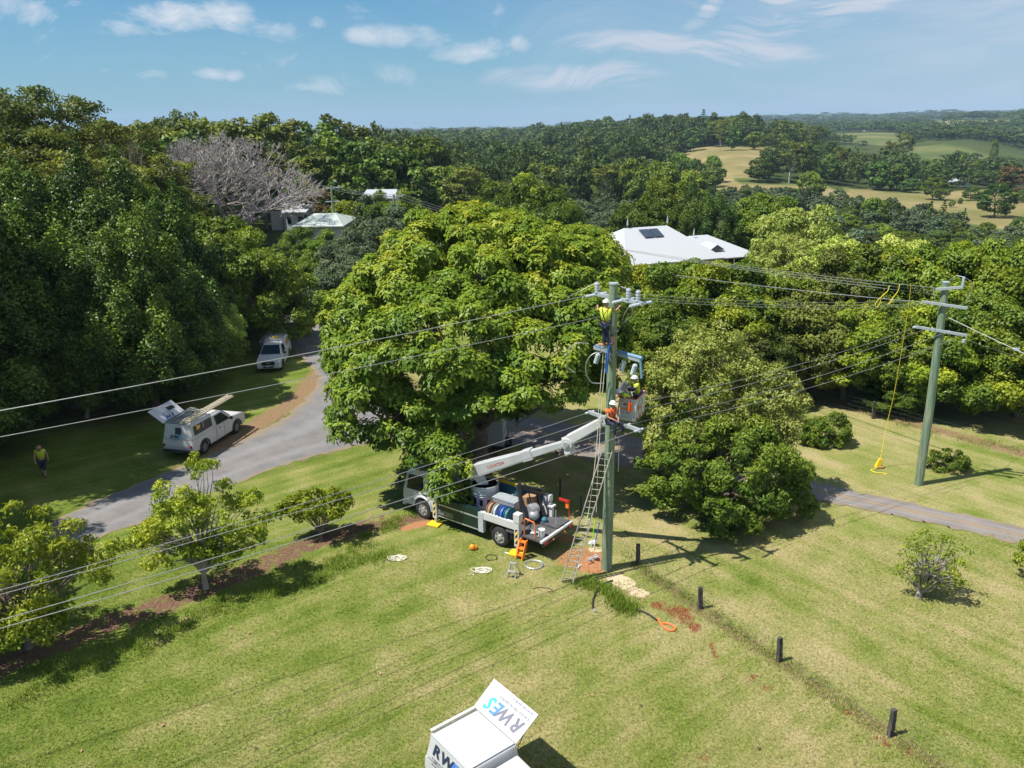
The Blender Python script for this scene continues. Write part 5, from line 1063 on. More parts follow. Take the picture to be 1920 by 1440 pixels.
# outriggers on the near side
def outrig(x, s=1, tall=1.75):
    c = MB().box((x, s*1.18, 1.0), (.26, .24, 1.3)); c.box((x, s*1.16, tall), (.34, .32, .42)); q = c.build('outrigger', 'white_paint', tk, bevel=.02)
    MB().box((x, s*1.306, .85), (.12, .012, .72)).build('hazard_panel', 'hazard', q); MB().tube([(x, s*1.22, .08), (x, s*1.22, .5)], .07, 10).build('jack_leg', 'aluminium', q)
    MB().box((x, s*1.32, .05), (.62, .5, .08), rz=.2).build('jack_pad', 'yellow', q, bevel=.01)
outrig(1.32); outrig(6.2, tall=1.5); outrig(1.32, -1)
# step and hand rail
st = MB()
for xx in (.75, 1.07):
    st.add([(xx-.02, 1.24, .86), (xx-.02, 1.40, .84), (xx-.02, 1.72, .06), (xx-.02, 1.52, .06), (xx+.02, 1.24, .86), (xx+.02, 1.40, .84), (xx+.02, 1.72, .06), (xx+.02, 1.52, .06)], [(3, 2, 1, 0), (4, 5, 6, 7), (0, 1, 5, 4), (1, 2, 6, 5), (2, 3, 7, 6), (3, 0, 4, 7)])
for i, (yy, zz) in enumerate(((1.58, .22), (1.46, .5), (1.34, .76))): st.box((.91, yy, zz), (.3, .2, .03))
st.build('step', 'orange', tk)
MB().tube([(.45, 1.1, .95), (.45, 1.1, 1.62), (.5, 1.1, 1.72), (.95, 1.1, 1.78), (1.02, 1.1, 1.68), (1.02, 1.1, .95)], .028, 8).build('hand_rail', 'orange', tk, smooth=True)
# hose reels, boxes, crane frame
for i, (x, m_) in enumerate(((3.05, 'tan'), (2.72, 'grey_paint'), (2.35, 'blue'), (2.08, 'sky_blue'))):
    r_ = MB().disc((x, .80, 1.50), .33, (1, .0, 0), .09, 18).disc((x+.08, .80, 1.50), .38, (1, 0, 0), .02, 18).disc((x-.08, .80, 1.50), .38, (1, 0, 0), .02, 18, ); q = r_.build('hose_reel', m_, tk, smooth=True)
MB().box((2.75, .05, 1.5), (1.25, .62, .72)).build('tool_chest', 'aluminium', tk, bevel=.03); MB().box((2.75, .05, 1.875), (1.3, .66, .05)).build('tool_chest_lid', 'galv', tk)
MB().box((3.2, -1.16, 1.7), (3.2, .06, .75)).build('far_side_board', 'sky_blue', tk); MB().box((3.2, -1.125, 2.0), (3.2, .02, .16)).build('board_stripe', 'yellow', tk)
MB().box((1.9, -.55, 1.55), (.5, .5, .9)).build('pump_box', 'tan', tk, bevel=.03)
cr_ = MB()
cr_.beam((1.5, .35, .98), (2.1, .1, 2.75), .16, .16); cr_.beam((1.1, -.55, .98), (1.65, -.7, 2.45), .14, .14); cr_.beam((2.1, .1, 2.7), (1.35, -.75, 2.35), .16, .14); cr_.beam((2.15, .1, 2.6), (1.1, -.7, 2.2), .08, .1)
cr_.build('winch_frame', 'black_paint', tk, bevel=.01)
wn = MB().disc((1.55, -.2, 1.5), .3, (0, 1, 0), .5, 16).sphere((1.35, -.1, 1.35), .26, 10); wn.build('winch_drum', 'aluminium', tk, smooth=True)
MB().tube([(2.12, .1, 2.7), (2.0, .0, 2.9), (1.8, -.1, 2.75), (1.7, -.2, 2.3), (1.6, -.25, 1.8)], .03, 6).tube([(1.9, .2, 2.2), (1.7, .3, 1.7), (1.4, .5, 1.4), (1.3, .7, 1.3)], .025, 6).build('hydraulic_hose', 'black_rubber', tk, smooth=True)
vs_ = MB().box((.95, -.95, 1.6), (.3, .3, .1)).box((.95, -.95, 1.28), (.16, .16, .6)).box((1.05, -1.0, 1.95), (.1, .26, .3)); vs_.build('vice_stand', 'plastic_white', tk, bevel=.01)
q = MB().tube([(.25, -.25, 1.05), (.25, -.25, 1.85)], .02, 6); q.build('stanchion', 'aluminium', tk)
q = MB().tube([(.1, -1.12, 1.0), (.1, -1.12, 2.05)], .025, 6).box((.33, -1.02, 2.02), (.5, .04, .12)); q.build('sign_post', 'red', tk); MB().box((.18, -1.08, 1.78), (.16, .06, .28)).build('warning_flag', 'orange', tk)
MB().sphere((.9, -.3, 1.15), .15, 10).build('float_ball', 'sky_blue', tk)
# turret drum
dr = MB().disc((4.2, -.1, 1.35), .52, (0, 0, 1), .62, 28).build('turret_base', 'lilac', tk, smooth=True)
rg_ = MB().disc((4.2, -.1, 1.95), .60, (0, 0, 1), .5, 30, r1=.66); q = rg_.build('turret', 'white_paint', tk, smooth=True)
rr_ = MB()
for zz in (1.74, 1.86, 2.0): rr_.tube([(4.2+.655*math.cos(a), -.1+.655*math.sin(a), zz) for a in np.linspace(0, 6.283, 30)], .022, 6)
rr_.build('turret_rib', 'grey_paint', q, smooth=True)
MB().tube([(4.2+.66*math.cos(a), -.1+.66*math.sin(a), 2.2) for a in np.linspace(0, 6.283, 30)], .04, 6).build('turret_rim', 'aluminium', q, smooth=True)
MB().disc((4.2, -.1, 2.195), .6, (0, 0, 1), .01, 24).build('turret_well', 'black_paint', q)
for a in (2.2, 2.9, 3.6): MB().box((4.2+.525*math.cos(a-1), -.1+.525*math.sin(a-1), 1.4), (.03, .16, .3), rz=a-1).build('turret_port', 'black_paint', dr)
# boom, given in world coordinates
def wb(m_, name, mat, par=tk, **k): return m_.build(name, mat, par, inv=TI, **k)
E0 = Vector(atY(880, 885, 36.0)); K0 = Vector((2.44, 34.0, 4.97)); bkc = Vector((4.98, 32.55, 7.1)); K1 = Vector((4.35, 33.15, 6.55))
tb = iu(tk, (4.2, -.1, 2.1))
wb(MB().beam(tb, E0+(K0-E0)*.06, .4, .4, .4, .5), 'boom_post', 'boom_white_shaded', bevel=.03)
b1 = wb(MB().beam(E0, E0+(K0-E0)*.60, .5, .68, .42, .42), 'lower_boom', 'boom_white_shaded', bevel=.04)
wb(MB().beam(E0+(K0-E0)*.56, E0+(K0-E0)*.66, .48, .5), 'boom_collar', 'boom_white_shaded', b1, bevel=.03)
wb(MB().beam(E0+(K0-E0)*.60, K0, .34, .34, .30, .30), 'inner_boom', 'boom_white_shaded', b1, bevel=.03)
wb(MB().beam(E0+Vector((-1.4, .9, -.1)), E0+Vector((-.4, .3, .1)), .3, .3, .6, .7), 'boom_tail', 'boom_white_shaded', b1, bevel=.04)
td = (K0-E0).normalized(); side_ = td.cross(Vector((0, 0, 1))).normalized(); upb = side_.cross(td)
pt = TI.to_3x3()
o_ = E0+td*1.15+side_*.235-upb*.05; put_text('ELEVATOR', .20, 'red', b1, TI @ o_, pt @ td, pt @ upb)
kn = MB().disc(K0, .26, side_, .44, 18).beam(K0+Vector((-.05, .1, .25)), K0+Vector((.1, -.05, -.5)), .4, .34); wb(kn, 'boom_knuckle', 'white_paint', bevel=.02)
wb(MB().disc(K0, .12, side_, .6, 12), 'knuckle_pin', 'aluminium')
wb(MB().beam(K0+Vector((.05, 0, .15)), K1, .38, .46, .32, .36), 'upper_boom', 'white_paint', bevel=.05)
wb(MB().beam(K1-Vector((.1, 0, .1)), Vector((4.75, 33.05, 6.9)), .22, .25), 'bucket_bracket', 'white_paint', bevel=.02)
# bucket
BR = Matrix.Rotation(R_(-27), 3, 'Z'); bw, bd, bh = .74, 1.25, 1.0; BC = Vector((4.98, 32.45, 6.72))
def bp(x, y, z): return BC+BR @ Vector((x, y, z))
def shell(x, y, z, t_=.035):
    vs = []
    for k, (sx, sy) in enumerate(((-1, -1), (1, -1), (1, 1), (-1, 1))):
        vs += [bp(sx*x/2*.9, sy*y/2*.92, 0), bp(sx*x/2, sy*y/2, z), bp(sx*(x/2-t_), sy*(y/2-t_), z), bp(sx*(x/2*.9-t_), sy*(y/2*.92-t_), .05)]
    fs = []
    for k in range(4):
        a, b_ = k*4, ((k+1) % 4)*4
        for j in range(3): fs.append((a+j, b_+j, b_+j+1, a+j+1))
    fs += [(0, 12, 8, 4), (3, 7, 11, 15)]; return MB().add(vs, fs)
bk = wb(shell(bw, bd, bh), 'bucket', 'white_paint', bevel=.03)
rim_ = MB(); c4 = [bp(-bw/2, -bd/2, bh), bp(bw/2, -bd/2, bh), bp(bw/2, bd/2, bh), bp(-bw/2, bd/2, bh)]; rim_.tube(c4+[c4[0]], .028, 6); wb(rim_, 'bucket_rim', 'tail_red', bk)
BQ = BR.to_quaternion()
def bbox(name, c, d, mat):
    m_ = MB().box((0, 0, 0), d); m_.v = [tuple(bp(*c)+BR @ Vector(v)) for v in m_.v]; return wb(m_, name, mat, bk, bevel=.008 if min(d) > .03 else 0)
fy_ = -bd/2*.96-.012
bbox('hanging_pouch', (.12, fy_-.05, .66), (.17, .1, .42), 'hiorange'); bbox('sticker', (-.12, fy_-.005, .72), (.13, .012, .06), 'tail_red'); bbox('sticker', (-.13, fy_+.003, .52), (.26, .012, .07), 'amber')
bbox('sticker', (-.18, fy_+.018, .36), (.05, .012, .05), 'tail_red'); bbox('sticker', (.02, fy_+.018, .36), (.05, .012, .05), 'text_navy'); bbox('kick_trim', (0, fy_+.03, .16), (.5, .012, .03), 'grey_paint')
fx_ = bw/2*.96+.012
for i in range(3): bbox('reflector', (fx_-.01, -.42+.38*i, .10), (.014, .16, .08), 'tail_red')
mm_ = text_mesh('R.G', .30, 'red', 0, .01)
o = ob('lettering', mm_, bk); xx = pt @ (BR @ Vector((0, 1, 0))); yy = Vector((0, 0, 1)); zz = xx.cross(yy); q = TI @ bp(fx_+.02, -.42, .45)
o.matrix_local = Matrix(((xx[0], yy[0], zz[0], q[0]), (xx[1], yy[1], zz[1], q[1]), (xx[2], yy[2], zz[2], q[2]), (0, 0, 0, 1)))
cb2 = MB().tube([bp(fx_+.01, -.1+.26*math.cos(a), .55+.36*math.sin(a)) for a in np.linspace(0, 6, 20)], .008, 5); wb(cb2, 'control_cable', 'black_rubber', bk)
# loose things on the deck
o = thing('white_bucket', iu(tk, (.32, .78, .97)), 'white plastic bucket on the rear deck of the crane truck, by the orange hand rail', 'bucket'); MB().disc((0, 0, .17), .14, (0, 0, 1), .34, 18, r1=.16).build('tub', 'plastic_white', o, smooth=True); MB().tube([(.16*math.cos(a), .16*math.sin(a), .33) for a in np.linspace(0, 6.28, 16)], .01, 5).build('handle', 'aluminium', o)
o = thing('work_gloves', iu(tk, (.72, .82, .97)), 'crumpled white cloth on the rear deck beside the bucket', 'cloth'); MB().sphere((0, 0, .06), .13, 8, sc=(1.2, .6, .5)).sphere((.12, .06, .05), .08, 8, sc=(1.4, .5, .5)).sphere((-.05, .08, .1), .07, 8).build('folds', 'plastic_white', o, smooth=True)
# ---------------------------------------------------------------- second vehicle and tank in the shade behind
c_ = at(925, 838); o = thing('ribbed_trailer', (c_[0], c_[1], 0), 'grey ribbed trailer hood standing in deep shade behind the boom of the crane truck', 'trailer', R_(-5))
MB().box((0, 0, 1.25), (1.45, 2.0, 1.6), top=(.9, .95)).build('hood', 'corrugated', o, bevel=.03); MB().box((0, 0, .38), (1.5, 2.3, .12)).build('chassis', 'black_paint', o)
for s in (-1, 1): wheel(None, o, (s*.82, 0.0, .32), .32, .2, s)
for ch in o.children:
    if ch.name.startswith('wheel'):
        cc = ch; 
MB().tube([(-.7, -1.0, .4), (-.72, -1.05, 1.7)], .03, 6).build('frame_post', 'aluminium', o)
MB().tube([(-.7, -1.0, 1.5), (-.3, -1.15, .5), (.3, -1.1, .3)], .03, 6).build('brace', 'aluminium', o)
c_ = at(832, 828); o = thing('dark_car', (c_[0]-.8, c_[1], 0), 'dark car parked in the shade under the great tree, mostly hidden by leaves', 'car', math.atan2(-1, -.3))
prof2 = [(-2.2, .45), (-1.8, .4)]+arch(-1.4, .4, .35)+[(.85, .38)]+arch(1.4, .4, .35)+[(2.0, .4), (2.2, .55), (2.15, .95), (1.1, 1.1), (.6, 1.65), (-2.0, 1.68), (-2.25, 1.0)]
MB().prism(prof2, -.88, .88, k=lambda x, z, y: y*(1-.2*max(0, z-1))).build('body', 'grey_paint', o, bevel=.07)
g = MB().add([(1.06, -.74, 1.14), (1.06, .74, 1.14), (.66, .66, 1.6), (.66, -.66, 1.6)], [(0, 1, 2, 3)]); g.v = [(x+.03, y, z+.02) for x, y, z in g.v]; g.build('windscreen', 'dark_glass', o)
for s in (-1, 1):
    for cx in (-1.4, 1.4): wheel(None, o, (cx, s*.77, .36), .36, .22, s)
# ---------------------------------------------------------------- poles, crossarms, insulators
def insul(par, p, h=.26, r=.075, d=(0, 0, 1), n=4, name='insulator', mat='porcelain'):
    m_ = MB(); p = Vector(p); d = Vector(d).normalized(); prof = []
    for i in range(n): prof += [(i/n, 1.), ((i+.55)/n, 1.), ((i+.6)/n, .62), ((i+.98)/n, .62)]
    m_.tube([p+d*h*t_ for t_, _ in prof], [r*k for _, k in prof], 10); return m_.build(name, mat, par, smooth=False)
P1 = at(1138, 1068)[:2]; P1 = Vector((P1[0], P1[1]+.1, 0)); H1 = 12.45
pole = thing('power_pole', P1, 'tall green timber power pole in the centre with workers on it', 'power pole')
lean1 = Vector((-.02, 0, 0))
MB().tube([(0, 0, -.3), (0, 0, 3), (-.01, 0, 8), (-.02, 0, H1)], [.235, .22, .19, .17], 20).build('shaft', 'treated_pole', pole, smooth=True)
MB().disc((-.02, 0, H1+.01), .185, (0, 0, 1), .06, 20).build('pole_cap', 'galv', pole, smooth=True)
def armpts(pa, pb, z): return Vector(at(*pa, z)), Vector(at(*pb, z))
def arm(z, A, B, mat='galv', sz=.11, par=pole, base=P1, name='crossarm'):
    return MB().beam(Vector(A)-base, Vector(B)-base, sz, sz*1.15).build(name, mat, par, bevel=.006)
ad = Vector((.62, -.78, 0)).normalized()   # crossarms run from far left to near right
def apt(z, t_, off=.24): 
    nrm2 = Vector((ad.y, -ad.x, 0)); return Vector((0, 0, z))+ad*t_+nrm2*-.0+Vector((-.78, -.62, 0))*off*0
out = Vector((-.78, -.62, 0)).normalized()
for z, L0, L1, m_ in ((11.85, 1.25, 1.35, 'galv'), (9.62, 1.2, 1.35, 'galv'), (6.75, 1.45, 1.5, 'galv')):
    c0 = Vector((-.02, 0, z))-out*.2
    MB().beam(c0-ad*L0, c0+ad*L1, .11, .14).build('crossarm', m_, pole, bevel=.006)
    MB().tube([c0-out*.1, c0+out*.1], .04, 8).build('arm_bolt', 'aluminium', pole)
z = 11.85; c0 = Vector((-.02, 0, z))-out*.2
for t_ in (-1.1, .62, 1.12): insul(pole, c0+ad*t_+Vector((0, 0, .07)), .42, .10)
tips1 = []
for t_ in (-1.15, .35, 1.25):
    for s in (-1, 1):
        q = c0+ad*t_+out*s*-.1+Vector((0, 0, -.02)); insul(pole, q, .5, .06, d=out*(-s)*1+Vector((0, 0, -.02)), n=6, name='strain_insulator', mat='porcelain')
# second arm carries blue cover tubes and hanging fuse carriers
c1 = Vector((-.02, 0, 9.62))-out*.2
MB().tube([c1+ad*.2+Vector((0, 0, .1)), c1+ad*1.45+Vector((0, 0, .1))], .075, 10).tube([c1-ad*1.1+Vector((0, 0, .1)), c1-ad*.6+Vector((0, 0, .1))], .07, 10).build('cover_tube', 'cover_blue', pole, smooth=True)
for t_ in (.45, 1.05, -1.0): q = insul(pole, c1+ad*t_+Vector((0, 0, -.6))+out*.1, .42, .10, d=(.25, -.1, 1), n=5, name='fuse_carrier', mat='porcelain')
MB().tube([c1+ad*1.35+Vector((0, 0, .05)), c1+ad*1.45+Vector((0, 0, -.7))], .05, 8).build('cover_tube', 'cover_blue', pole, smooth=True)
c2 = Vector((-.02, 0, 6.75))-out*.2
for t_ in (-1.4, -.6, .7, 1.4):
    insul(pole, c2+ad*t_+out*.1, .16, .05, d=out, n=2, name='insulator', mat='porcelain'); insul(pole, c2+ad*t_-out*.1, .16, .05, d=-out, n=2, name='insulator', mat='porcelain')
MB().beam(c2-ad*.8+Vector((0, 0, -.05)), Vector((0, 0, 6.2)), .04, .04).beam(c2+ad*.8+Vector((0, 0, -.05)), Vector((0, 0, 6.2)), .04, .04).build('arm_brace', 'galv', pole)
for i in range(16): MB().tube([(.16*(-1)**i, -.1, 2.6+i*.5), (.30*(-1)**i, -.12, 2.62+i*.5)], .012, 5).build('step_bolt', 'aluminium', pole) if False else None
def lead(par, pts, r, n): return MB().tube(pts, r, n).build('jumper_lead', 'wire', par, smooth=True)
# grey conduit loops and pole-top leads
MB().tube([(-.13, -.16, 11.4), (-.24, -.2, 10.9), (-.27, -.2, 10.4), (-.2, -.2, 9.9), (-.1, -.2, 9.4)], .035, 8).build('conduit', 'galv', pole, smooth=True)
lead(pole, [c0+ad*.62+Vector((0, 0, .45)), c0+ad*.2+Vector((0, 0, .5)), c0+ad*.35-out*.6], .014, 6)
lead(pole, [c0+ad*1.2+out*.3, c0+ad*1.0+out*.2+Vector((0, 0, -.5)), Vector((.3, -.2, z-1.0)), Vector((.12, -.2, z-1.3))], .014, 6)
lead(pole, [c0+ad*.9+out*.2+Vector((0, 0, -.1)), Vector((.35, -.3, z-.6)), Vector((.3, -.3, z-.9)), Vector((.5, -.3, z-.75))], .02, 6)
lead(pole, [c0-ad*1.1+Vector((0, 0, .5)), c0-ad*1.6+out*.5+Vector((0, 0, .1)), c0-ad*1.5+out*1.2], .014, 6)
# second pole
b2 = at(1722, 908); P2_ = Vector((b2[0], b2[1], 0)); H2 = 10.75
pole2 = thing('power_pole', P2_, 'pale green timber power pole on the right lawn with yellow ropes on its wires', 'power pole')
MB().tube([(0, 0, -.3), (0, 0, 4), (-.13, 0, H2)], [.23, .21, .17], 20).build('shaft', 'treated_pole', pole2, smooth=True)
MB().disc((-.13, 0, H2+.02), .185, (0, 0, 1), .05, 18).build('pole_cap', 'galv', pole2)
q0 = Vector((-.12, 0, 0))
def ends(pa, pb, z): return Vector(at(*pa, z))-P2_, Vector(at(*pb, z))-P2_
for (L_, R__, nm) in (((q0+Vector((-.42, .2, 10.42))), (q0+Vector((.62, -.35, 10.62))), 't'), ((q0+Vector((-.9, .35, 9.78))), (q0+Vector((.9, -.5, 9.62))), 'm'), ((q0+Vector((-1.05, .4, 8.5))), (q0+Vector((1.1, -.5, 8.25))), 'b')):
    off = Vector((-.05, -.2, 0)); MB().beam(L_+off, R__+off, .11, .13).build('crossarm', 'galv', pole2, bevel=.006)
insul(pole2, q0+Vector((.55, -.52, 10.7)), .42, .07, n=5); insul(pole2, q0+Vector((.95, -.65, 8.05)), .2, .08, d=(0, 0, -1), n=2)
for (a_, z_) in ((-1.0, 8.45), (-.5, 8.4), (.5, 8.3)): insul(pole2, q0+Vector((a_, .1-.45*a_*.5, z_)), .18, .055, d=(-1, -.1, 0), n=2)
lead(pole2, [q0+Vector((.55, -.5, 11.1)), q0+Vector((.95, -.5, 10.9)), q0+Vector((1.05, -.5, 10.4)), q0+Vector((.8, -.5, 9.8))], .016, 6)
lead(pole2, [q0+Vector((-.5, .2, 10.45)), q0+Vector((-.45, .1, 10.2)), q0+Vector((-.4, 0, 9.8))], .016, 6); lead(pole2, [q0+Vector((.1, -.1, 10.9)), q0+Vector((.3, -.3, 11.15)), q0+Vector((.55, -.5, 11.1))], .016, 6)
# ---------------------------------------------------------------- wires
def cat_(a, b_, sag, n=28):
    a, b_ = Vector(a), Vector(b_); return [a.lerp(b_, i/(n-1))-Vector((0, 0, 4*sag*(i/(n-1))*(1-i/(n-1)))) for i in range(n)]
def wire(a, b_, sag, r, label, group, mat='wire', n=28):
    o = thing('overhead_wire', a, label, 'wire', group=group); MB().tube([p-Vector(a) for p in cat_(a, b_, sag, n)], r, 6).build('strand', mat, o, smooth=True); return o
P1v = P1
hvL = [P1v+c0-ad*1.15+out*.55, P1v+c0+ad*1.25+out*.1+Vector((-.3, -.2, -.9))]
tgt = [(at(0, 755, 11.0)), (at(0, 803, 11.0))]
for i, (a, tg) in enumerate(((P1v+c0-ad*1.15+out*.6, tgt[0]), (P1v+Vector((-.45, -.3, 11.25)), tgt[1]))):
    tg = Vector(tg); e = a+(tg-a)*1.6; wire(a, e, .25, (.017, .012)[i], ('thicker upper high-voltage wire from the main pole top to the left edge', 'thinner lower high-voltage wire from the worker at the pole top to the left edge')[i], 'high voltage wires to the left')
t0s = [(-1.4, (0, 1075), 7.3, .012), (-.6, (0, 1083), 7.3, .012), (.7, (0, 1130), 7.2, .014), (1.4, (0, 1145), 7.2, .014)]
for i, (t_, pq, z_, r_) in enumerate(t0s):
    a = P1v+c2+ad*t_+out*.25; tg = Vector(at(*pq, z_-.2)); e = a+(tg-a)*1.7; wire(a, e, .5, r_, '%s of the four low wires crossing above the garden trees to the left' % ('topmost', 'second', 'third', 'lowest')[i], 'low wires to the left')
bq = [(-1.0, 8.45), (-.5, 8.4), (.45, 8.3), (.95, 8.02)]
for i, (t_, (bx_, bz_)) in enumerate(zip((-1.4, -.6, .7, 1.4), bq)):
    a = P1v+c2+ad*t_-out*.25; b_ = P2_+q0+Vector((bx_-.15, .1-.45*bx_*.5-.15, bz_)); wire(a, b_, .35, .010, '%s of the four low wires between the main pole and the right pole' % ('topmost', 'second', 'third', 'lowest')[i], 'low wires between the two poles')
for i, (t_, bx_, bz_) in enumerate(((-1.15, -.9, 9.8), (.35, -.2, 9.7), (1.25, .1, 9.62))):
    a = P1v+c0+ad*t_-out*.6; b_ = P2_+q0+Vector((bx_, .2, bz_)); wire(a, b_, .22, .009, '%s thin high wire between the main pole top and the right pole' % ('farthest', 'middle', 'nearest')[i], 'high wires between the two poles')
# wires going back over the house to the far poles
FP = []
for i, (px, yt, Yd, hh, lab) in enumerate(((738, 365, 108, 10.5, 'right one of two far power poles, beside the white house with the palm'), (621, 349, 122, 10.8, 'left one of two far power poles, with a grey transformer, beside the pale green roof'))):
    p = atY(px, yt, Yd); z0 = th(p[0], Yd); o = thing('power_pole', (p[0], Yd, z0), lab, 'power pole'); hh = p[2]-z0
    MB().tube([(0, 0, -.2), (0, 0, hh)], [.2, .14], 10).build('shaft', 'treated_pole', o, smooth=True); MB().beam((-1.3, .2, hh-.3), (1.3, -.2, hh-.15), .12, .14).build('crossarm', 'galv', o)
    MB().beam((-1.1, .2, hh-2.2), (1.1, -.2, hh-2.1), .12, .14).build('crossarm', 'galv', o); FP.append(Vector((p[0], Yd, z0+hh)))
    for t_ in (-1.1, 0, 1.1): insul(o, (t_, 0, hh-.15), .25, .07, n=2)
    if i: MB().disc((.35, -.2, hh-4.2), .32, (0, 0, 1), .9, 14).build('transformer', 'galv', o, smooth=True)
for i in range(3):
    off = (-1.1, 0, 1.1)[i]; wire(P2_+q0+Vector((-.4+.1*i, .25, 10.45-.18*i)), FP[0]+Vector((off, .1, .05)), 1.2, .012, '%s wire running back from the right pole past the white roof' % ('upper', 'middle', 'lower')[i], 'wires from the right pole back over the house', n=50)
    wire(FP[0]+Vector((off, 0, .05)), FP[1]+Vector((off, 0, .05)), .5, .015, '%s wire between the two far poles' % ('left', 'middle', 'right')[i], 'wires between the far poles')
wire(FP[0]+Vector((0, 0, -2.1)), P2_+q0+Vector((-.9, .4, 9.7)), 1.4, .02, 'thick bundled cable below the wires at the far poles', None, n=50)
gy_ = Vector(atY(1925, 665, 37)); o = wire(P2_+q0+Vector((.15, -.1, 9.1)), P2_+q0+Vector((.15, -.1, 9.1))+(gy_-P2_-q0-Vector((.15, -.1, 9.1)))*1.0, .02, .018, 'guy wire from the right pole down to the right edge with a grey clamp', None)
g2 = Vector(atY(1905, 655, 37.5))-Vector(o.location); MB().box(g2, (.28, .14, .12), rz=-.4).build('clamp', 'galv', o)
a = P2_+q0+Vector((.6, 0, 8.2)); b_ = Vector(atY(1925, 672, 46)); wire(a, b_, .1, .01, 'thin dark wire behind the guy wire at the right edge', None)
# yellow ropes on the wires left of the second pole
def rope(name, pts, r, mat, label, cat, loc=None):
    loc = Vector(pts[0]); o = thing(name, loc, label, cat); 
    P = [Vector(p) for p in pts]; Q = []
    for i in range(len(P)-1):
        a0 = P[max(i-1, 0)]; a1 = P[i]; a2 = P[i+1]; a3 = P[min(i+2, len(P)-1)]
        for k in range(6):
            t_ = k/6; Q.append(.5*((2*a1)+(-a0+a2)*t_+(2*a0-5*a1+4*a2-a3)*t_*t_+(-a0+3*a1-3*a2+a3)*t_**3))
    Q.append(P[-1]); MB().tube([q_-loc for q_ in Q], r, 7).build('strand', mat, o, smooth=True); return o
Yr = 40.2
o = rope('yellow_rope', [atY(*p, Yr) for p in ((1668, 535), (1664, 546), (1652, 557), (1651, 566), (1645, 575), (1641, 572), (1645, 564), (1651, 558))], .015, 'yellow_rope', 'short looped yellow rope hanging from the wire, leftmost', 'rope'); 
rope('yellow_rope', [atY(*p, Yr) for p in ((1687, 532), (1684, 545), (1676, 556), (1668, 567), (1666, 570), (1671, 566), (1675, 558))], .015, 'yellow_rope', 'short looped yellow rope between the other two hanging ropes', 'rope')
bg_ = Vector(at(1648, 870, .25))
rope('yellow_rope', [Vector(atY(1708, 532, Yr)), Vector(atY(1704, 570, Yr+.3)), Vector(atY(1690, 660, Yr+1)), Vector(atY(1676, 740, Yr+1.6)), Vector(atY(1663, 795, Yr+2)), bg_+Vector((.05, 0, .35))], .015, 'yellow_rope', 'long yellow rope hanging from the wires down to the yellow bag', 'rope')
rope('yellow_rope', [bg_+Vector((0, 0, -.1)), bg_+Vector((-.3, -.2, -.2)), bg_+Vector((-.55, -.3, -.22)), bg_+Vector((-.45, -.6, -.22)), bg_+Vector((-.1, -.7, -.22)), bg_+Vector((.1, -.85, -.22)), bg_+Vector((-.1, -.95, -.22))], .018, 'yellow_rope', 'loose tail of yellow rope lying on the grass under the yellow bag', 'rope')
o = thing('yellow_bag', bg_-Vector((0, 0, .25)), 'yellow canvas rope bag on the lawn left of the right pole', 'bag'); MB().box((0, 0, .3), (.32, .22, .55), top=(.6, .6), tilt=Matrix.Rotation(.25, 3, 'Y')).build('sack', 'yellow', o, bevel=.03); MB().box((.05, -.02, .07), (.36, .25, .14)).build('bag_base', 'tan', o, bevel=.03)
# ---------------------------------------------------------------- main pole: ropes, cables, ladder
def Pp(px, py, Y=31.4): return Vector(atY(px, py, Y))
rope('hand_line', [Pp(1132, 648), Pp(1128, 700), Pp(1123, 760), Pp(1120, 820), Pp(1112, 900, 31.3), Pp(1100, 985, 31.6)], .012, 'rope', 'left strand of the rope pair hanging beside the main pole', 'rope')
rope('hand_line', [Pp(1136, 650), Pp(1133, 700), Pp(1127, 770), Pp(1124, 830), Pp(1121, 880, 31.3), Pp(1118, 960, 31.6)], .012, 'rope', 'right strand of the rope pair hanging beside the main pole', 'rope')
rope('drop_wire', [Pp(1160, 820, 31.9), Pp(1160, 850, 31.9), Pp(1159, 884, 31.9)], .014, 'rope', 'short grey rope end hanging right of the main pole', 'rope')
def loopc(cx, cy, rx, ry, a0, a1, tail, n=14): return [Pp(cx+rx*math.cos(R_(a)), cy-ry*math.sin(R_(a)), 31.3) for a in np.linspace(a0, a1, n)]+[Pp(*q, 31.3) for q in tail]
rope('cable_loop', loopc(1090, 671, 29, 28, 65, 190, [(1066, 690), (1079, 699)]), .02, 'wire', 'outer grey cable loop hanging left of the main pole', 'cable')
rope('cable_loop', [Pp(1142, 668), Pp(1130, 660)]+loopc(1122, 691, 24, 30, 80, 245, [(1133, 719)]), .02, 'wire', 'inner grey cable loop nearest the main pole', 'cable')
o = rope('blue_strap', [Pp(1143, 640, 31.25), Pp(1140, 665, 31.25), Pp(1137, 699, 31.25)], .05, 'blue', 'blue strap hanging beside the main pole below the top worker', 'strap')
pf = thing('pole_platform', Vector(atY(1136, 646, 31.45)), 'small timber climbing platform strapped to the main pole under the top worker', 'platform'); MB().box((0, 0, 0), (.62, .3, .05), rz=-.1).build('board', 'tan', pf); MB().tube([(.25, .0, .0), (.35, .1, -.5)], .02, 6).tube([(-.2, .0, .0), (.3, .1, -.5)], .02, 6).build('strut', 'aluminium', pf)
o = thing('tool_pouch', Vector(atY(1148, 636, 31.35)), 'small orange-brown tool pouch strapped to the main pole by the top worker', 'pouch'); MB().box((0, 0, 0), (.17, .1, .22)).build('pouch', 'skin', o, bevel=.02); MB().tube([(.2*math.cos(a)+.0, .3+.22*math.sin(a), .14) for a in np.linspace(0, 6.28, 18)], .015, 5).build('strap', 'boot', o)
lf, lt_ = Vector(at(1061, 1092)), Vector(atY(1138, 846, 31.5))
ladder('extension_ladder', lf, lt_, (1, -.28, 0), .42, 22, 'ladder_tan', 'long pale extension ladder leaning against the main pole', rail=.04, depth=.08)
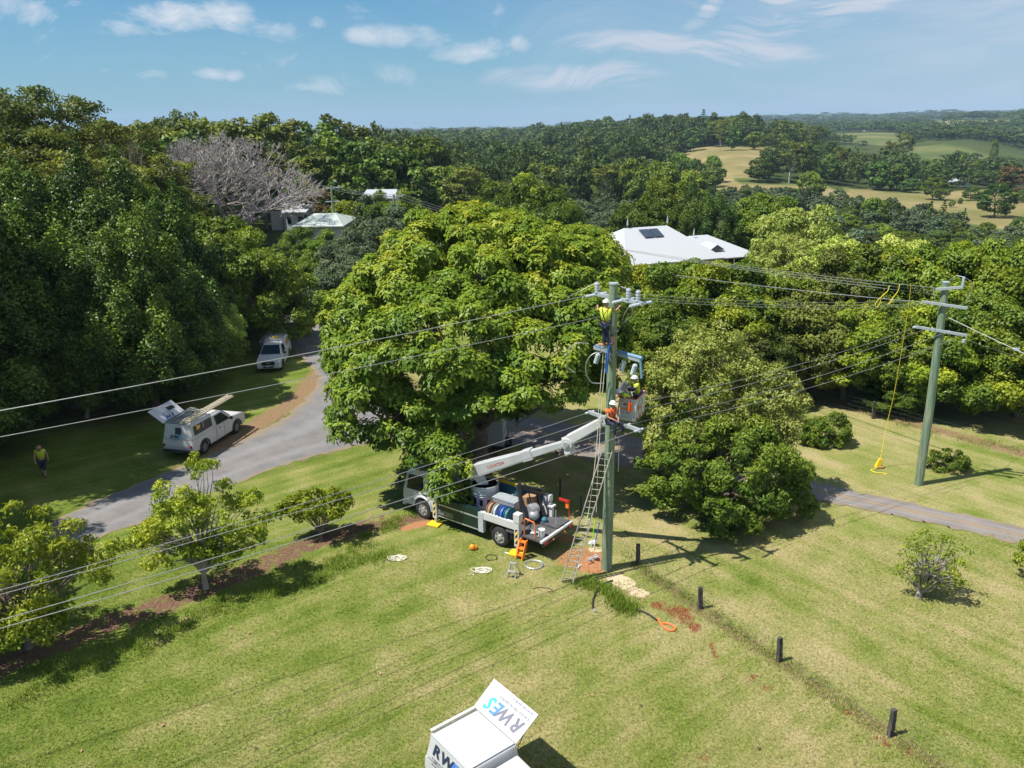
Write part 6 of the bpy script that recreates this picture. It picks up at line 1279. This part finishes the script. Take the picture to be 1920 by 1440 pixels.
md = lf.lerp(lt_, .48); ladder('extension_ladder', lf+Vector((.05, -.12, .1)), md+Vector((.0, -.1, .05)), (1, -.28, 0), .48, 11, 'ladder_tan', 'lower outer section of the extension ladder, feet on the grass', rail=.04, depth=.08)
# ---------------------------------------------------------------- people
def skin(name, chains, mat, parent, sub=1, root=0):
    """chains: list of lists of (point, radius); points with equal coords are merged"""
    vs = []; rs = []; es = []; key = {}
    def vid(p, r):
        k = tuple(round(c, 4) for c in p)
        if k not in key: key[k] = len(vs); vs.append(k); rs.append(r)
        return key[k]
    for ch in chains:
        ids = [vid(p, r) for p, r in ch]; es += [(a, b) for a, b in zip(ids[:-1], ids[1:]) if a != b]
    me = bpy.data.meshes.new(name); me.from_pydata(vs, es, []); o = bpy.data.objects.new(name, me); COL.objects.link(o)
    sm = o.modifiers.new('s', 'SKIN'); sm.use_smooth_shade = True
    me.skin_vertices.new() if not me.skin_vertices else None
    for i, r in enumerate(rs):
        rr = r if hasattr(r, '__len__') else (r, r); me.skin_vertices[0].data[i].radius = rr; me.skin_vertices[0].data[i].use_root = (i == 0)
    if sub: u = o.modifiers.new('u', 'SUBSURF'); u.levels = sub; u.render_levels = sub
    dg = bpy.context.evaluated_depsgraph_get(); dg.update(); nm = bpy.data.meshes.new_from_object(o.evaluated_get(dg)); bpy.data.objects.remove(o)
    nm.materials.clear(); nm.materials.append(MATS[mat]); nm.name = name; nm.polygons.foreach_set('use_smooth', [True]*len(nm.polygons)); return ob(name, nm, parent)
def person(loc, rz, J, label, shirt='hivis', shirt2='navy', trousers='navy', hat='helmet', shorts=False, scale=1., harness=True, head_dir=(1, 0, 0)):
    """local frame: x faces forward, y left, z up. J: joints pelvis chest neck head, sh/el/wr l/r, hip/kn/an l/r"""
    o = thing('person', loc, label, 'person', rz); o.scale = (scale,)*3; g = {k: Vector(v) for k, v in J.items()}
    hd_ = Vector(head_dir).normalized(); neck, head = g['neck'], g['head']; body = [[(g['pelvis'], (.11, .10)), (g['chest'], (.11, .10)), (neck, .065), (head-Vector((0, 0, .04)), .085), (head+Vector((0, 0, .07)), .08)]]
    for s in 'lr':
        body.append([(g['chest'], (.11, .10)), (g['sh'+s], .06), (g['el'+s], .045), (g['wr'+s], .03)])
        wr = g['wr'+s]; d = (wr-g['el'+s]).normalized(); pal = wr+d*.07; body.append([(wr, .03), (pal, (.035, .018))])
        sd_ = d.cross(Vector((0, 0, 1)) if abs(d.z) < .9 else Vector((1, 0, 0))).normalized(); cu = sd_.cross(d)
        for k in range(4):
            b0 = pal+sd_*(k-1.5)*.021+d*.025; L_ = (.035, .042, .04, .03)[k]; body.append([(pal, (.035, .018)), (b0, .010), (b0+d*L_-cu*.012, .009), (b0+d*L_*1.5-cu*.04, .008)])
        body.append([(wr, .03), (wr+d*.03+sd_*.03, .012), (wr+d*.07+sd_*.05-cu*.02, .010)])
        body.append([(g['pelvis'], (.11, .10)), (g['hip'+s], .085), (g['kn'+s], .06), (g['an'+s], .045)])
    bd_ = skin('body', body, 'skin', o)
    # face: nose, ears, eyes, mouth kept as small additions
    up_ = Vector((0, 0, 1)); lat = up_.cross(hd_).normalized(); f_ = MB(); f_.sphere(head+hd_*.095+Vector((0, 0, -.01)), .018, 6, sc=(1, 1, 1.3)); 
    for s in (-1, 1): f_.sphere(head+lat*s*.088, .025, 6, sc=(.6, .6, 1.2))
    f_.build('face', 'skin', o, smooth=True); e_ = MB()
    for s in (-1, 1): e_.box(head+hd_*.088+lat*s*.033+Vector((0, 0, .015)), (.03, .045, .022), rz=math.atan2(hd_.y, hd_.x))
    e_.build('glasses', 'black_paint', o)
    hr = MB().sphere(head-hd_*.015+Vector((0, 0, .04)), .1, 10, zmin=-.35); hr.build('hair', 'boot', o, smooth=True)
    ht = MB(); ht.sphere(head+Vector((0, 0, .075)), .135, 14, sc=(1.1, .95, .95), zmin=-.1); n_ = 16; ht.tube([head+Vector((0, 0, .07))+Vector((math.cos(a)*.155, math.sin(a)*.14, 0)) for a in np.linspace(0, 6.283, n_)], .016, 5); ht.sphere(head+hd_*.14+Vector((0, 0, .065)), .06, 8, sc=(1, 1.3, .2)); ht.build('helmet', hat, o, smooth=True)
    tors = [[(g['pelvis']+Vector((0, 0, .04)), (.19, .16)), ((g['pelvis']+g['chest'])/2, (.18, .15)), (g['chest'], (.215, .17)), (neck-Vector((0, 0, .03)), (.10, .09))]]
    slv = []
    for s in 'lr':
        tors.append([(g['chest'], (.215, .17)), (g['sh'+s], .10), ((g['sh'+s]*.55+g['el'+s]*.45), .085)])
        a_ = g['sh'+s]*.6+g['el'+s]*.4; slv.append([(a_, .075), (g['el'+s], .065), (g['el'+s]*.1+g['wr'+s]*.9, .048)])
    skin('shirt', tors, shirt, o)
    if shirt2:
        for c_ in slv: skin('sleeve', [c_], shirt2, o)
    legs = [[(g['pelvis']+Vector((0, 0, .02)), (.185, .15))]]
    lg = []
    for s in 'lr':
        end = (g['kn'+s]*.75+g['an'+s]*.25) if shorts else (g['kn'+s]*.04+g['an'+s]*.96)
        lg.append([(g['pelvis']+Vector((0, 0, .02)), (.185, .15)), (g['hip'+s], .115), (g['kn'+s], .088)]+([] if shorts and False else [(end, .08 if shorts else .07)]))
    skin('trousers', lg, trousers, o)
    for s in 'lr':
        an = g['an'+s]; fd_ = Vector(g.get('ft'+s, an+Vector((.16, 0, -.05)))); skin('boot', [[(an+Vector((0, 0, .03)), .062), (an-Vector((0, 0, .03)), .06), ((an+fd_)/2-Vector((0, 0, .02)), .05), (fd_, .045)]], 'boot', o)
    if harness:
        h = MB(); c = g['chest']; p = g['pelvis']; fw = Vector((1, 0, 0))
        for s, k in (('l', 1), ('r', -1)):
            for fb in (1, -1): h.tube([g['sh'+s]*.75+neck*.25+Vector((0, 0, .09)), c+fw*.19*fb+Vector((0, .05*k, 0)), p+fw*.175*fb+Vector((0, -.10*k, .05))], .014, 5)
        h.tube([p+Vector((.21*math.cos(a), .22*math.sin(a), .06)) for a in np.linspace(0, 6.283, 16)], .02, 5); h.build('harness', 'black_paint', o)
    return o
stand = dict(pelvis=(0, 0, .95), chest=(.0, 0, 1.35), neck=(0, 0, 1.52), head=(.02, 0, 1.66), shl=(0, .2, 1.45), shr=(0, -.2, 1.45), ell=(.0, .27, 1.18), elr=(0, -.27, 1.18), wrl=(.1, .27, .95), wrr=(.1, -.27, .95), hipl=(0, .1, .88), hipr=(0, -.1, .88), knl=(.03, .11, .48), knr=(.03, -.11, .48), anl=(0, .11, .08), anr=(0, -.11, .08))
J = dict(stand); J.update(ell=(.12, .42, 1.36), wrl=(.3, .52, 1.45), elr=(.32, -.28, 1.36), wrr=(.56, -.30, 1.48), pelvis=(-.06, 0, .92), chest=(-.05, 0, 1.33), head=(.0, 0, 1.68), hipl=(-.05, .08, .86), hipr=(-.05, -.08, .86), knl=(.04, .07, .48), knr=(.02, -.07, .46), anl=(0, .07, .08), anr=(.02, -.09, .08))
# near top of the pole, back to the camera, reaching right
pb_ = Vector(atY(1136, 645, 31.35)); person(pb_+Vector((-.03, -.08, -.02)), R_(58), J, 'worker in yellow shirt standing near the top of the main pole, seen from behind', shirt2=None, scale=.98)
# seated on the low crossarm, facing the camera
S = dict(pelvis=(0, 0, .12), chest=(.03, 0, .5), neck=(.05, 0, .67), head=(.10, 0, .82), shl=(.03, .2, .6), shr=(.03, -.2, .6), ell=(.14, .26, .36), elr=(.14, -.26, .36), wrl=(.36, .1, .26), wrr=(.36, -.08, .28), hipl=(.05, .1, .1), hipr=(.05, -.1, .1), knl=(.46, .16, .12), knr=(.44, -.16, .1), anl=(.52, .3, -.26), anr=(.5, -.14, -.32), ftl=(.66, .34, -.32), ftr=(.64, -.16, -.38))
person(P1v+Vector((-.02, -.32, 6.80)), R_(-62), S, 'worker in orange shirt seated on the low crossarm of the main pole', shirt='hiorange', shirt2=None)
# two in the bucket
J = dict(stand); J.update(chest=(.06, 0, 1.33), neck=(.10, 0, 1.5), head=(.14, 0, 1.64), ell=(.22, .22, 1.22), wrl=(.46, .12, 1.22), elr=(.24, -.2, 1.2), wrr=(.46, -.12, 1.2))
person(bp(.13, .22, -.02), R_(176), J, 'worker in yellow hi-vis shirt standing upright at the right of the bucket, looking left', shirt2='navy', scale=.97, head_dir=(1, .2, .1))
J = dict(stand); J.update(pelvis=(0, 0, .9), chest=(.28, 0, 1.18), neck=(.42, 0, 1.22), head=(.54, 0, 1.22), shl=(.36, .19, 1.2), shr=(.36, -.19, 1.2), ell=(.42, .3, .98), elr=(.5, -.24, .98), wrl=(.62, .22, .96), wrr=(.68, -.12, 1.0))
person(bp(-.02, -.30, -.02), R_(200), J, 'worker in yellow shirt bent over the near rim of the bucket', shirt2=None, scale=.97)
o = thing('black_case', bp(-.30, -.36, 1.26), 'dark grey equipment case held at the pole side of the bucket', 'case'); MB().box((0, 0, .08), (.26, .22, .48), tilt=Matrix.Rotation(.5, 3, 'Y')).build('case', 'wall_dark', o, bevel=.03)
MB().tube([(-.1, -.05, -.1), (-.16, -.1, -.6), (-.2, -.1, -1.1)], .025, 6).build('cord', 'black_rubber', o, smooth=True)
# walking at the far left
w0 = at(84, 893); J = dict(stand); J.update(chest=(.05, 0, 1.34), neck=(.09, 0, 1.5), head=(.15, 0, 1.6), ell=(-.06, .28, 1.2), wrl=(-.02, .3, .98), elr=(.1, -.28, 1.2), wrr=(.2, -.26, .98), knl=(.22, .1, .5), anl=(.26, .1, .1), knr=(-.03, -.1, .5), anr=(-.2, -.1, .14))
person((w0[0], w0[1], 0), R_(-70), J, 'worker in yellow shirt and dark shorts walking in the shade at far left', shorts=True, shirt2=None, hat='tan', harness=False, scale=1.05)
# ---------------------------------------------------------------- fences
def fence(name, base_pts, hh, label, wires=(.25, .5, .75, .98), lean=None, r=.10):
    o = thing(name, (base_pts[0][0], base_pts[0][1], 0), label, 'fence'); rg = np.random.default_rng(4); q0_ = Vector((base_pts[0][0], base_pts[0][1], 0)); L_ = []
    for x, y in base_pts:
        b_ = Vector((x, y, 0))-q0_; l_ = Vector((rg.normal(0, .03), rg.normal(0, .03), 0)); h_ = hh*rg.uniform(.93, 1.05); m_ = MB().box(b_+Vector((0, 0, h_/2-.1)), (r*1.9, r*1.6, h_+.2), rz=rg.uniform(0, 1), top=(.85, .8)); m_.v = [tuple(Vector(v)+l_*v[2]) for v in m_.v]; m_.build('post', 'old_timber', o, bevel=.015); L_.append(b_+l_*h_)
    for w in wires:
        m_ = MB()
        for a, b_ in zip(L_[:-1], L_[1:]): m_.tube([Vector((p.x, p.y, hh*w)) for p in (a, a.lerp(b_, .5)-Vector((0, 0, .02)), b_)], .0032, 4, cap=False)
        m_.build('fence_wire', 'rod_grey', o)
    return o
fp = gp((1196, 1058), (1313, 1141), (1461, 1240), (1669, 1380)); e_ = (fp[3][0]+(fp[3][0]-fp[2][0])*1.2, fp[3][1]+(fp[3][1]-fp[2][1])*1.2); s0 = (P1.x+.35, P1.y+.25)
fence('post_and_wire_fence', [fp[0], fp[1], fp[2], fp[3], e_], .95, 'old timber post and wire fence running down the lawn to the lower right')
fence('post_and_wire_fence', gp((1400, 722), (1637, 785), (1930, 872), (2100, 920)), 1.15, 'dark wire fence with weathered posts at the foot of the windbreak')
fence('rail_fence', gp((1196, 1058), (1135, 1010), (1090, 965), (1050, 930)), .95, 'wire fence between the truck and the main pole in the shade', r=.05)
# ---------------------------------------------------------------- things on the grass
def coil(name, c, r, n, wr, mat, label, cat='coil', jit=.03, squash=1.):
    rg = np.random.default_rng(int(r*1000)); o = thing(name, (c[0], c[1], 0), label, cat); pts = []
    for i in range(n*16+1): a = i*2*math.pi/16; pts.append(((r+rg.normal(0, jit))*math.cos(a), (r+rg.normal(0, jit))*math.sin(a)*squash, .02+.015*(i/16 % 3)))
    MB().tube(pts, wr, 6).build('strand', mat, o, smooth=True); return o
c_ = at(1001, 1060); coil('wire_coil', c_, .40, 6, .012, 'aluminium', 'large bright coil of aluminium wire on the grass near the truck step', squash=.95)
c_ = at(921, 1046); coil('wire_coil', c_, .26, 2, .010, 'black_rubber', 'small dark coil of thin cable on the grass beside the truck')
def pile(c, label, seed, spread=.3):
    rg = np.random.default_rng(seed); o = thing('rope_pile', (c[0], c[1], 0), label, 'rope'); pts = []; 
    for i in range(90): a = i*.7; r = spread*(.55+.5*math.sin(i*.31)+rg.normal(0, .12)); pts.append((r*math.cos(a)*1.4+.14*math.sin(i*.13), r*math.sin(a)*.8, .02+.07*abs(math.sin(i*.5))))
    pts += [(-spread*1.5, -.1, .03), (-spread*2.2, -.25, .02), (-spread*1.4, -.33, .02)]; MB().tube(pts, .013, 6).build('strand', 'rope', o, smooth=True)
pile(at(905, 1071), 'white rope heaped on the lawn left of the small step frame', 1, .26); pile(at(746, 1048), 'white rope heap lying farthest left on the lawn', 2, .24)
c_ = at(886, 1031); o = thing('orange_helmet_bag', (c_[0], c_[1], 0), 'small orange bag on the grass beside the truck', 'bag'); MB().sphere((0, 0, .14), .17, 10, sc=(.9, .8, .95)).sphere((.12, .05, .1), .12, 8).build('sack', 'amber', o, smooth=True); MB().tube([(-.1, 0, .28), (0, 0, .36), (.1, 0, .28)], .015, 5).build('handle', 'boot', o)
c_ = at(962, 1079); o = thing('step_stool', (c_[0], c_[1], 0), 'small grey aluminium step trestle on the grass', 'step ladder', R_(-20)); 
for s in (-1, 1):
    MB().tube([(s*.2, -.28, 0), (s*.1, 0, .58)], .025, 6).build('leg', 'aluminium', o); MB().tube([(s*.24, .3, 0), (s*.1, .02, .58)], .025, 6).build('leg', 'aluminium', o)
    MB().tube([(s*.2, -.26, .08), (s*.23, .28, .08)], .016, 6).build('stretcher', 'aluminium', o)
MB().box((0, 0, .6), (.28, .12, .03)).build('tread', 'aluminium', o); MB().box((0, -.2, .3), (.3, .12, .03)).build('tread', 'aluminium', o)
def G(*pp, z=.03): return [Vector(at(a, b, z)) for a, b in pp]
rope('conduit_length', G((1149, 1088), (1137, 1092), (1123, 1102), (1114, 1118), (1111, 1135), (1114, 1143), z=.05), .035, 'black_rubber', 'curved black conduit with a metal end, lying from the sand patch', 'conduit')
c_ = at(1114, 1145); o = thing('conduit_end', (c_[0], c_[1], 0), 'metal coupling at the end of the curved black conduit', 'fitting'); MB().tube([(0, 0, .05), (.03, -.16, .05)], [.05, .06], 10).build('sleeve', 'aluminium', o)
rope('conduit_length', G((1156, 1141), (1175, 1141), (1197, 1144), (1215, 1151), (1232, 1163), z=.05), .035, 'black_rubber', 'black conduit length ending at the orange hose loop', 'conduit')
rope('orange_hose', G((1233, 1160), (1240, 1170), (1250, 1180), (1262, 1182), (1266, 1177), (1255, 1170), (1243, 1168), z=.05), .035, 'hiorange', 'loop of orange hose on the red earth by the fence', 'hose')
rope('thin_hose', G((1000, 1104), (1010, 1101), (1022, 1102), (1033, 1104), (1038, 1112)), .014, 'boot', 'short thin brown hose on the lawn below the ladder', 'hose')
rope('white_pipe', G((947, 1036), (958, 1039), (972, 1042)), .03, 'plastic_white', 'white pipe length lying beside the yellow outrigger pad', 'pipe')
for a_, b_, m_, lab in (((1105, 953), (1098, 985), 'lime_rod', 'bright green rod standing left, behind the ladder'), ((1116, 975), (1108, 1027), 'lime_rod', 'bright green rod leaning beside the main pole foot'), ((1124, 980), (1113, 1030), 'blue', 'blue rod leaning beside the main pole foot')):
    g_ = Vector(at(*b_)); t2 = Vector(atY(*a_, g_.y+.05)); o = thing('hot_stick', g_, lab, 'rod'); MB().tube([(0, 0, 0), t2-g_], .022, 6).build('shaft', m_, o); MB().tube([(0, 0, 0), (t2-g_)*.3], .024, 6).build('grip', 'plastic_white', o)
c_ = at(1112, 1022); o = thing('white_bag', (c_[0], c_[1], 0), 'crumpled white bag at the foot of the rods', 'bag'); MB().sphere((0, 0, .13), .17, 8, sc=(1, .8, .8)).sphere((-.13, .02, .08), .1, 8).sphere((.1, -.05, .22), .08, 8).build('sack', 'plastic_white', o, smooth=True)
c_ = at(1112, 1052); o = thing('grey_tools', (c_[0], c_[1], 0), 'heap of grey metal clamps on the orange soil beside the main pole', 'tools'); rg2 = np.random.default_rng(6); m_ = MB()
for i in range(9): p = rg2.normal(0, .13, 2); m_.box((p[0], p[1], .06+.02*i), (.26, .05, .05), rz=rg2.uniform(0, 3), tilt=Matrix.Rotation(rg2.normal(0, .4), 3, 'X'))
m_.build('clamps', 'galv', o, bevel=.008)
c_ = at(1082, 1064); o = thing('white_bracket', (c_[0], c_[1], 0), 'small white angle bracket on the soil behind the ladder foot', 'bracket'); MB().beam((0, -.15, .05), (.1, .12, .05), .08, .03).beam((.1, .12, .05), (.2, .1, .05), .06, .03).build('plate', 'plastic_white', o)
rgs = np.random.default_rng(12)
for i in range(26):
    px, py = rgs.uniform(60, 1500), rgs.uniform(1120, 1430); c_ = at(px, py); s = rgs.uniform(.05, .09)
    if math.hypot(px-900, py-1400) < 150: continue
    m_ = MB(); m_.add([(-s, 0, .05), (0, -s*.5, .075), (s, 0, .06), (0, s*.5, .08)], [(0, 1, 2, 3)]); o = m_.build('fallen_leaf', ('tan', 'boot', 'skin')[i % 3]); o.location = (c_[0], c_[1], 0); o.rotation_euler = (0, 0, i); tag(o, 'brown fallen leaf lying on the near lawn', 'leaf', 'fallen leaves on the lawn')
# ---------------------------------------------------------------- big white-roofed house behind the windbreak
def hip(mb, cx, cy, lx, ly, z0, z1, rz, over=.0, ridge=None, mi=0, th_=.12):
    """hip roof on a box footprint"""
    r = ridge if ridge is not None else max(0, lx-ly)/2; M_ = Matrix.Rotation(rz, 3, 'Z'); c = Vector((cx, cy, 0))
    E_ = [(-lx/2, -ly/2, z0), (lx/2, -ly/2, z0), (lx/2, ly/2, z0), (-lx/2, ly/2, z0)]; Rg = [(-r, 0, z1), (r, 0, z1)]; lowr = [(x, y, z0-th_) for x, y, _ in E_]
    return mb.add([c+M_ @ Vector(p) for p in E_+Rg+lowr], [(0, 1, 5, 4), (1, 2, 5), (2, 3, 4, 5), (3, 0, 4), (9, 8, 7, 6), (6, 7, 1, 0), (7, 8, 2, 1), (8, 9, 3, 2), (9, 6, 0, 3)], mi)
zg = th(20, 90); FA, FB = Vector(at(1196, 497, 4.0)), Vector(at(1382, 481, 4.0)); fdv = (FB-FA); Lw = fdv.length; fa = math.atan2(fdv.y, fdv.x); nb_ = Vector((-math.sin(fa), math.cos(fa), 0)); fx2 = fdv.normalized()
hs = thing('house', (FA.x, FA.y, 0), 'large house with broad white hip roofs and a solar panel, behind the windbreak', 'house', fa)
D_ = 13.0; m_ = MB(); hip(m_, Lw*.38, D_*.5, Lw*.98, D_, 4.0, 7.0, 0, ridge=2.8); rf = m_.build('roof', 'roof_white', hs)
m_ = MB(); hip(m_, Lw*.92, D_*.46, Lw*.70, D_*.9, 3.9, 5.7, 0, ridge=1.2); rf2 = m_.build('roof', 'roof_white', hs)
m_ = MB(); hip(m_, -2.6, D_*.62, 10, 9.5, 4.3, 6.9, 0, ridge=1.2); m_.build('roof', 'roof_white', hs)
for lx, ly, cx, cy in ((Lw*.84, D_-1.6, Lw*.40, D_*.5), (7.5, 8, -2.2, D_*.62), (Lw*.3, D_*.5, Lw*.8, D_*.5)): MB().box((cx, cy, 1.9), (lx, ly, 4.1)).build('wall', 'wall_pale', hs)
for i in range(5): MB().box((Lw*.52+i*Lw*.118, .35, 2.0), (.14, .14, 3.9)).build('veranda_post', 'wall_pale', hs)
MB().box((Lw*.78, 1.55, 1.9), (Lw*.42, .06, 2.6)).build('veranda_window', 'dark_glass', hs); MB().box((Lw*.2, .77, 2.4), (Lw*.3, .06, 1.3)).build('window', 'dark_glass', hs)
MB().beam((Lw*.52, .3, 3.85), (Lw*1.0, .3, 3.85), .12, .18).build('gutter', 'sky_blue', hs)
sl_ = math.atan2(3.0, D_/2); so_ = MB().box((0, 0, 0), (1.15, 1.6, .08), tilt=Matrix.Rotation(sl_, 3, 'X')); so_.v = [tuple(Vector(v)+Vector((Lw*.42, D_*.5*.78, 4.0+3.0*.78+.14))) for v in so_.v]; so_.build('solar_panel', 'solar', rf)
so_ = MB().box((0, 0, 0), (1.15, 1.6, .08), tilt=Matrix.Rotation(sl_, 3, 'X')); so_.v = [tuple(Vector(v)+Vector((Lw*.42-1.25, D_*.5*.78, 4.0+3.0*.78+.14))) for v in so_.v]; so_.build('solar_panel', 'solar', rf)
for x_, y_, z_ in ((Lw*.40-2.6, D_*.5, 7.4), (Lw*.40+2.6, D_*.5, 7.4), (-3.4, D_*.62, 6.95), (Lw*.84, D_*.42, 5.95)): MB().tube([(x_, y_, z_-.1), (x_, y_, z_+.25), (x_, y_, z_+.7)], [.12, .09, .02], 6).build('finial', 'roof_white', hs)
MB().add([(Lw*.8, 1.6, 4.62), (Lw*.96, 1.6, 4.62), (Lw*.88, 1.62, 5.2), (Lw*.8, 3.6, 5.0), (Lw*.96, 3.6, 5.0), (Lw*.88, 3.8, 5.35)], [(0, 1, 2), (0, 2, 5, 3), (1, 4, 5, 2)]).build('gablet', 'roof_white', rf2); MB().add([(Lw*.815, 1.57, 4.68), (Lw*.945, 1.57, 4.68), (Lw*.88, 1.59, 5.1)], [(0, 1, 2)]).build('louvre', 'wall_dark', rf2)
# ---------------------------------------------------------------- other houses
def house(px0, px1, pe, pr, Y, depth, roofm, label, rz=None, wallh=2.8, ridge=None):
    a = Vector(atY(px0, pe, Y)); b_ = Vector(atY(px1, pe, Y)); r = Vector(atY((px0+px1)/2, pr, Y+depth/2)); zg = th(a.x, Y); z0 = a.z-zg; Lx = abs(b_.x-a.x); o = thing('house', (a.x, Y, zg), label, 'house', 0 if rz is None else rz)
    m_ = MB(); hip(m_, Lx/2, depth/2, Lx, depth, z0, max(z0+.8, r.z-zg), 0, ridge=ridge); m_.build('roof', roofm, o)
    MB().box((Lx/2, depth/2, z0/2-.3), (Lx-1., depth-1., z0+.5)).build('wall', 'wall_pale', o)
    for k in (.25, .7): MB().box((Lx*k, .47, z0-1.3), (Lx*.16, .04, 1.1)).build('window', 'dark_glass', o)
    return o
house(545, 644, 425, 400, 112, 11, 'roof_green', 'house with a pale green hip roof left of the great tree', ridge=1.5)
house(528, 574, 398, 381, 132, 7, 'roof_white', 'shed with a plain white roof under the leafless tree', ridge=2.4)
house(498, 572, 376, 364, 150, 9, 'roof_white', 'white-roofed house half hidden beneath the leafless tree')
house(676, 742, 372, 355, 135, 9, 'roof_white', 'white house behind the palm between the two far poles', ridge=2.5)
for i, (a_, b_, pe, pr, Y, lab) in enumerate(((1694, 1734, 338, 326, 440, 'white hip-roofed house among the trees in the right valley'), (1776, 1822, 341, 332, 445, 'long white building right of the valley house'), (1756, 1776, 336, 329, 450, 'small white shed between the valley house and the long building'),
        (1622, 1634, 242, 237, 1500, 'tiny white farmhouse on the far ridge'), (1743, 1750, 231, 227, 2250, 'tiny white house on the far brown hill'), (1873, 1895, 258, 253, 1250, 'distant white houses at the right among far woods'), (1155, 1168, 273, 268, 640, 'grey shed roof in the ridge wood left of the pine'), (1745, 1760, 261, 257, 1200, 'distant pale farm sheds above the green slope'))):
    house(a_, b_, pe, pr, Y, 8 if Y < 500 else 10, 'roof_white', lab)
pw = atY(1181, 214, 780); z0 = th(pw[0], 780); o = thing('radio_mast', (pw[0], 780, z0), 'slim radio mast on the wooded skyline', 'mast'); MB().tube([(0, 0, 0), (0, 0, pw[2]-z0)], [.7, .35], 6).build('mast', 'galv', o); MB().box((0, 0, pw[2]-z0-2), (2, 2, 2.5)).build('antenna', 'galv', o)
for px_, py_, lab in ((576, 500, 'thin timber post on the grass beneath the small slim tree'), (1884, 408, 'small pale pole beside the spreading tree on the dry paddock')):
    g_ = hit(px_, py_); o = thing('timber_post', g_, lab, 'post'); hh_ = 3.0 if px_ < 1000 else 3.5; MB().tube([(0, 0, -.1), (0, 0, hh_*.5), (0, 0, hh_)], [.09, .085, .07], 8).build('shaft', 'old_timber', o); MB().disc((0, 0, hh_+.02), .1, (0, 0, 1), .04, 8).build('cap', 'galv', o)
# far plantation road line
# ---------------------------------------------------------------- air
hz = MB(); zlo = float(TH(GX, GY).min())-1.5; hz.box((0, 4200, (zlo+130)/2), (13000, 9600, 130-zlo)); ho = hz.build('haze', 'white_paint'); ho.data.materials.clear()
hm = bpy.data.materials.new('haze_air'); hm.use_nodes = True; hn = hm.node_tree; hn.nodes.clear(); pv = NN(hn, 'ShaderNodeVolumePrincipled'); pv.inputs['Color'].default_value = (.55, .75, 1, 1); pv.inputs['Density'].default_value = HAZE = .0001; pv.inputs['Anisotropy'].default_value = .0
oo = NN(hn, 'ShaderNodeOutputMaterial'); hn.links.new(pv.outputs[0], oo.inputs['Volume']); ho.data.materials.append(hm); tag(ho, 'thin blue summer haze over the valley', 'haze', kind='stuff')

for o in COL.objects:
    L_ = o.get('label')
    if L_ and len(L_.replace('-', ' ').split()) > 16: print('LONG', o.name, len(L_.split()), L_)
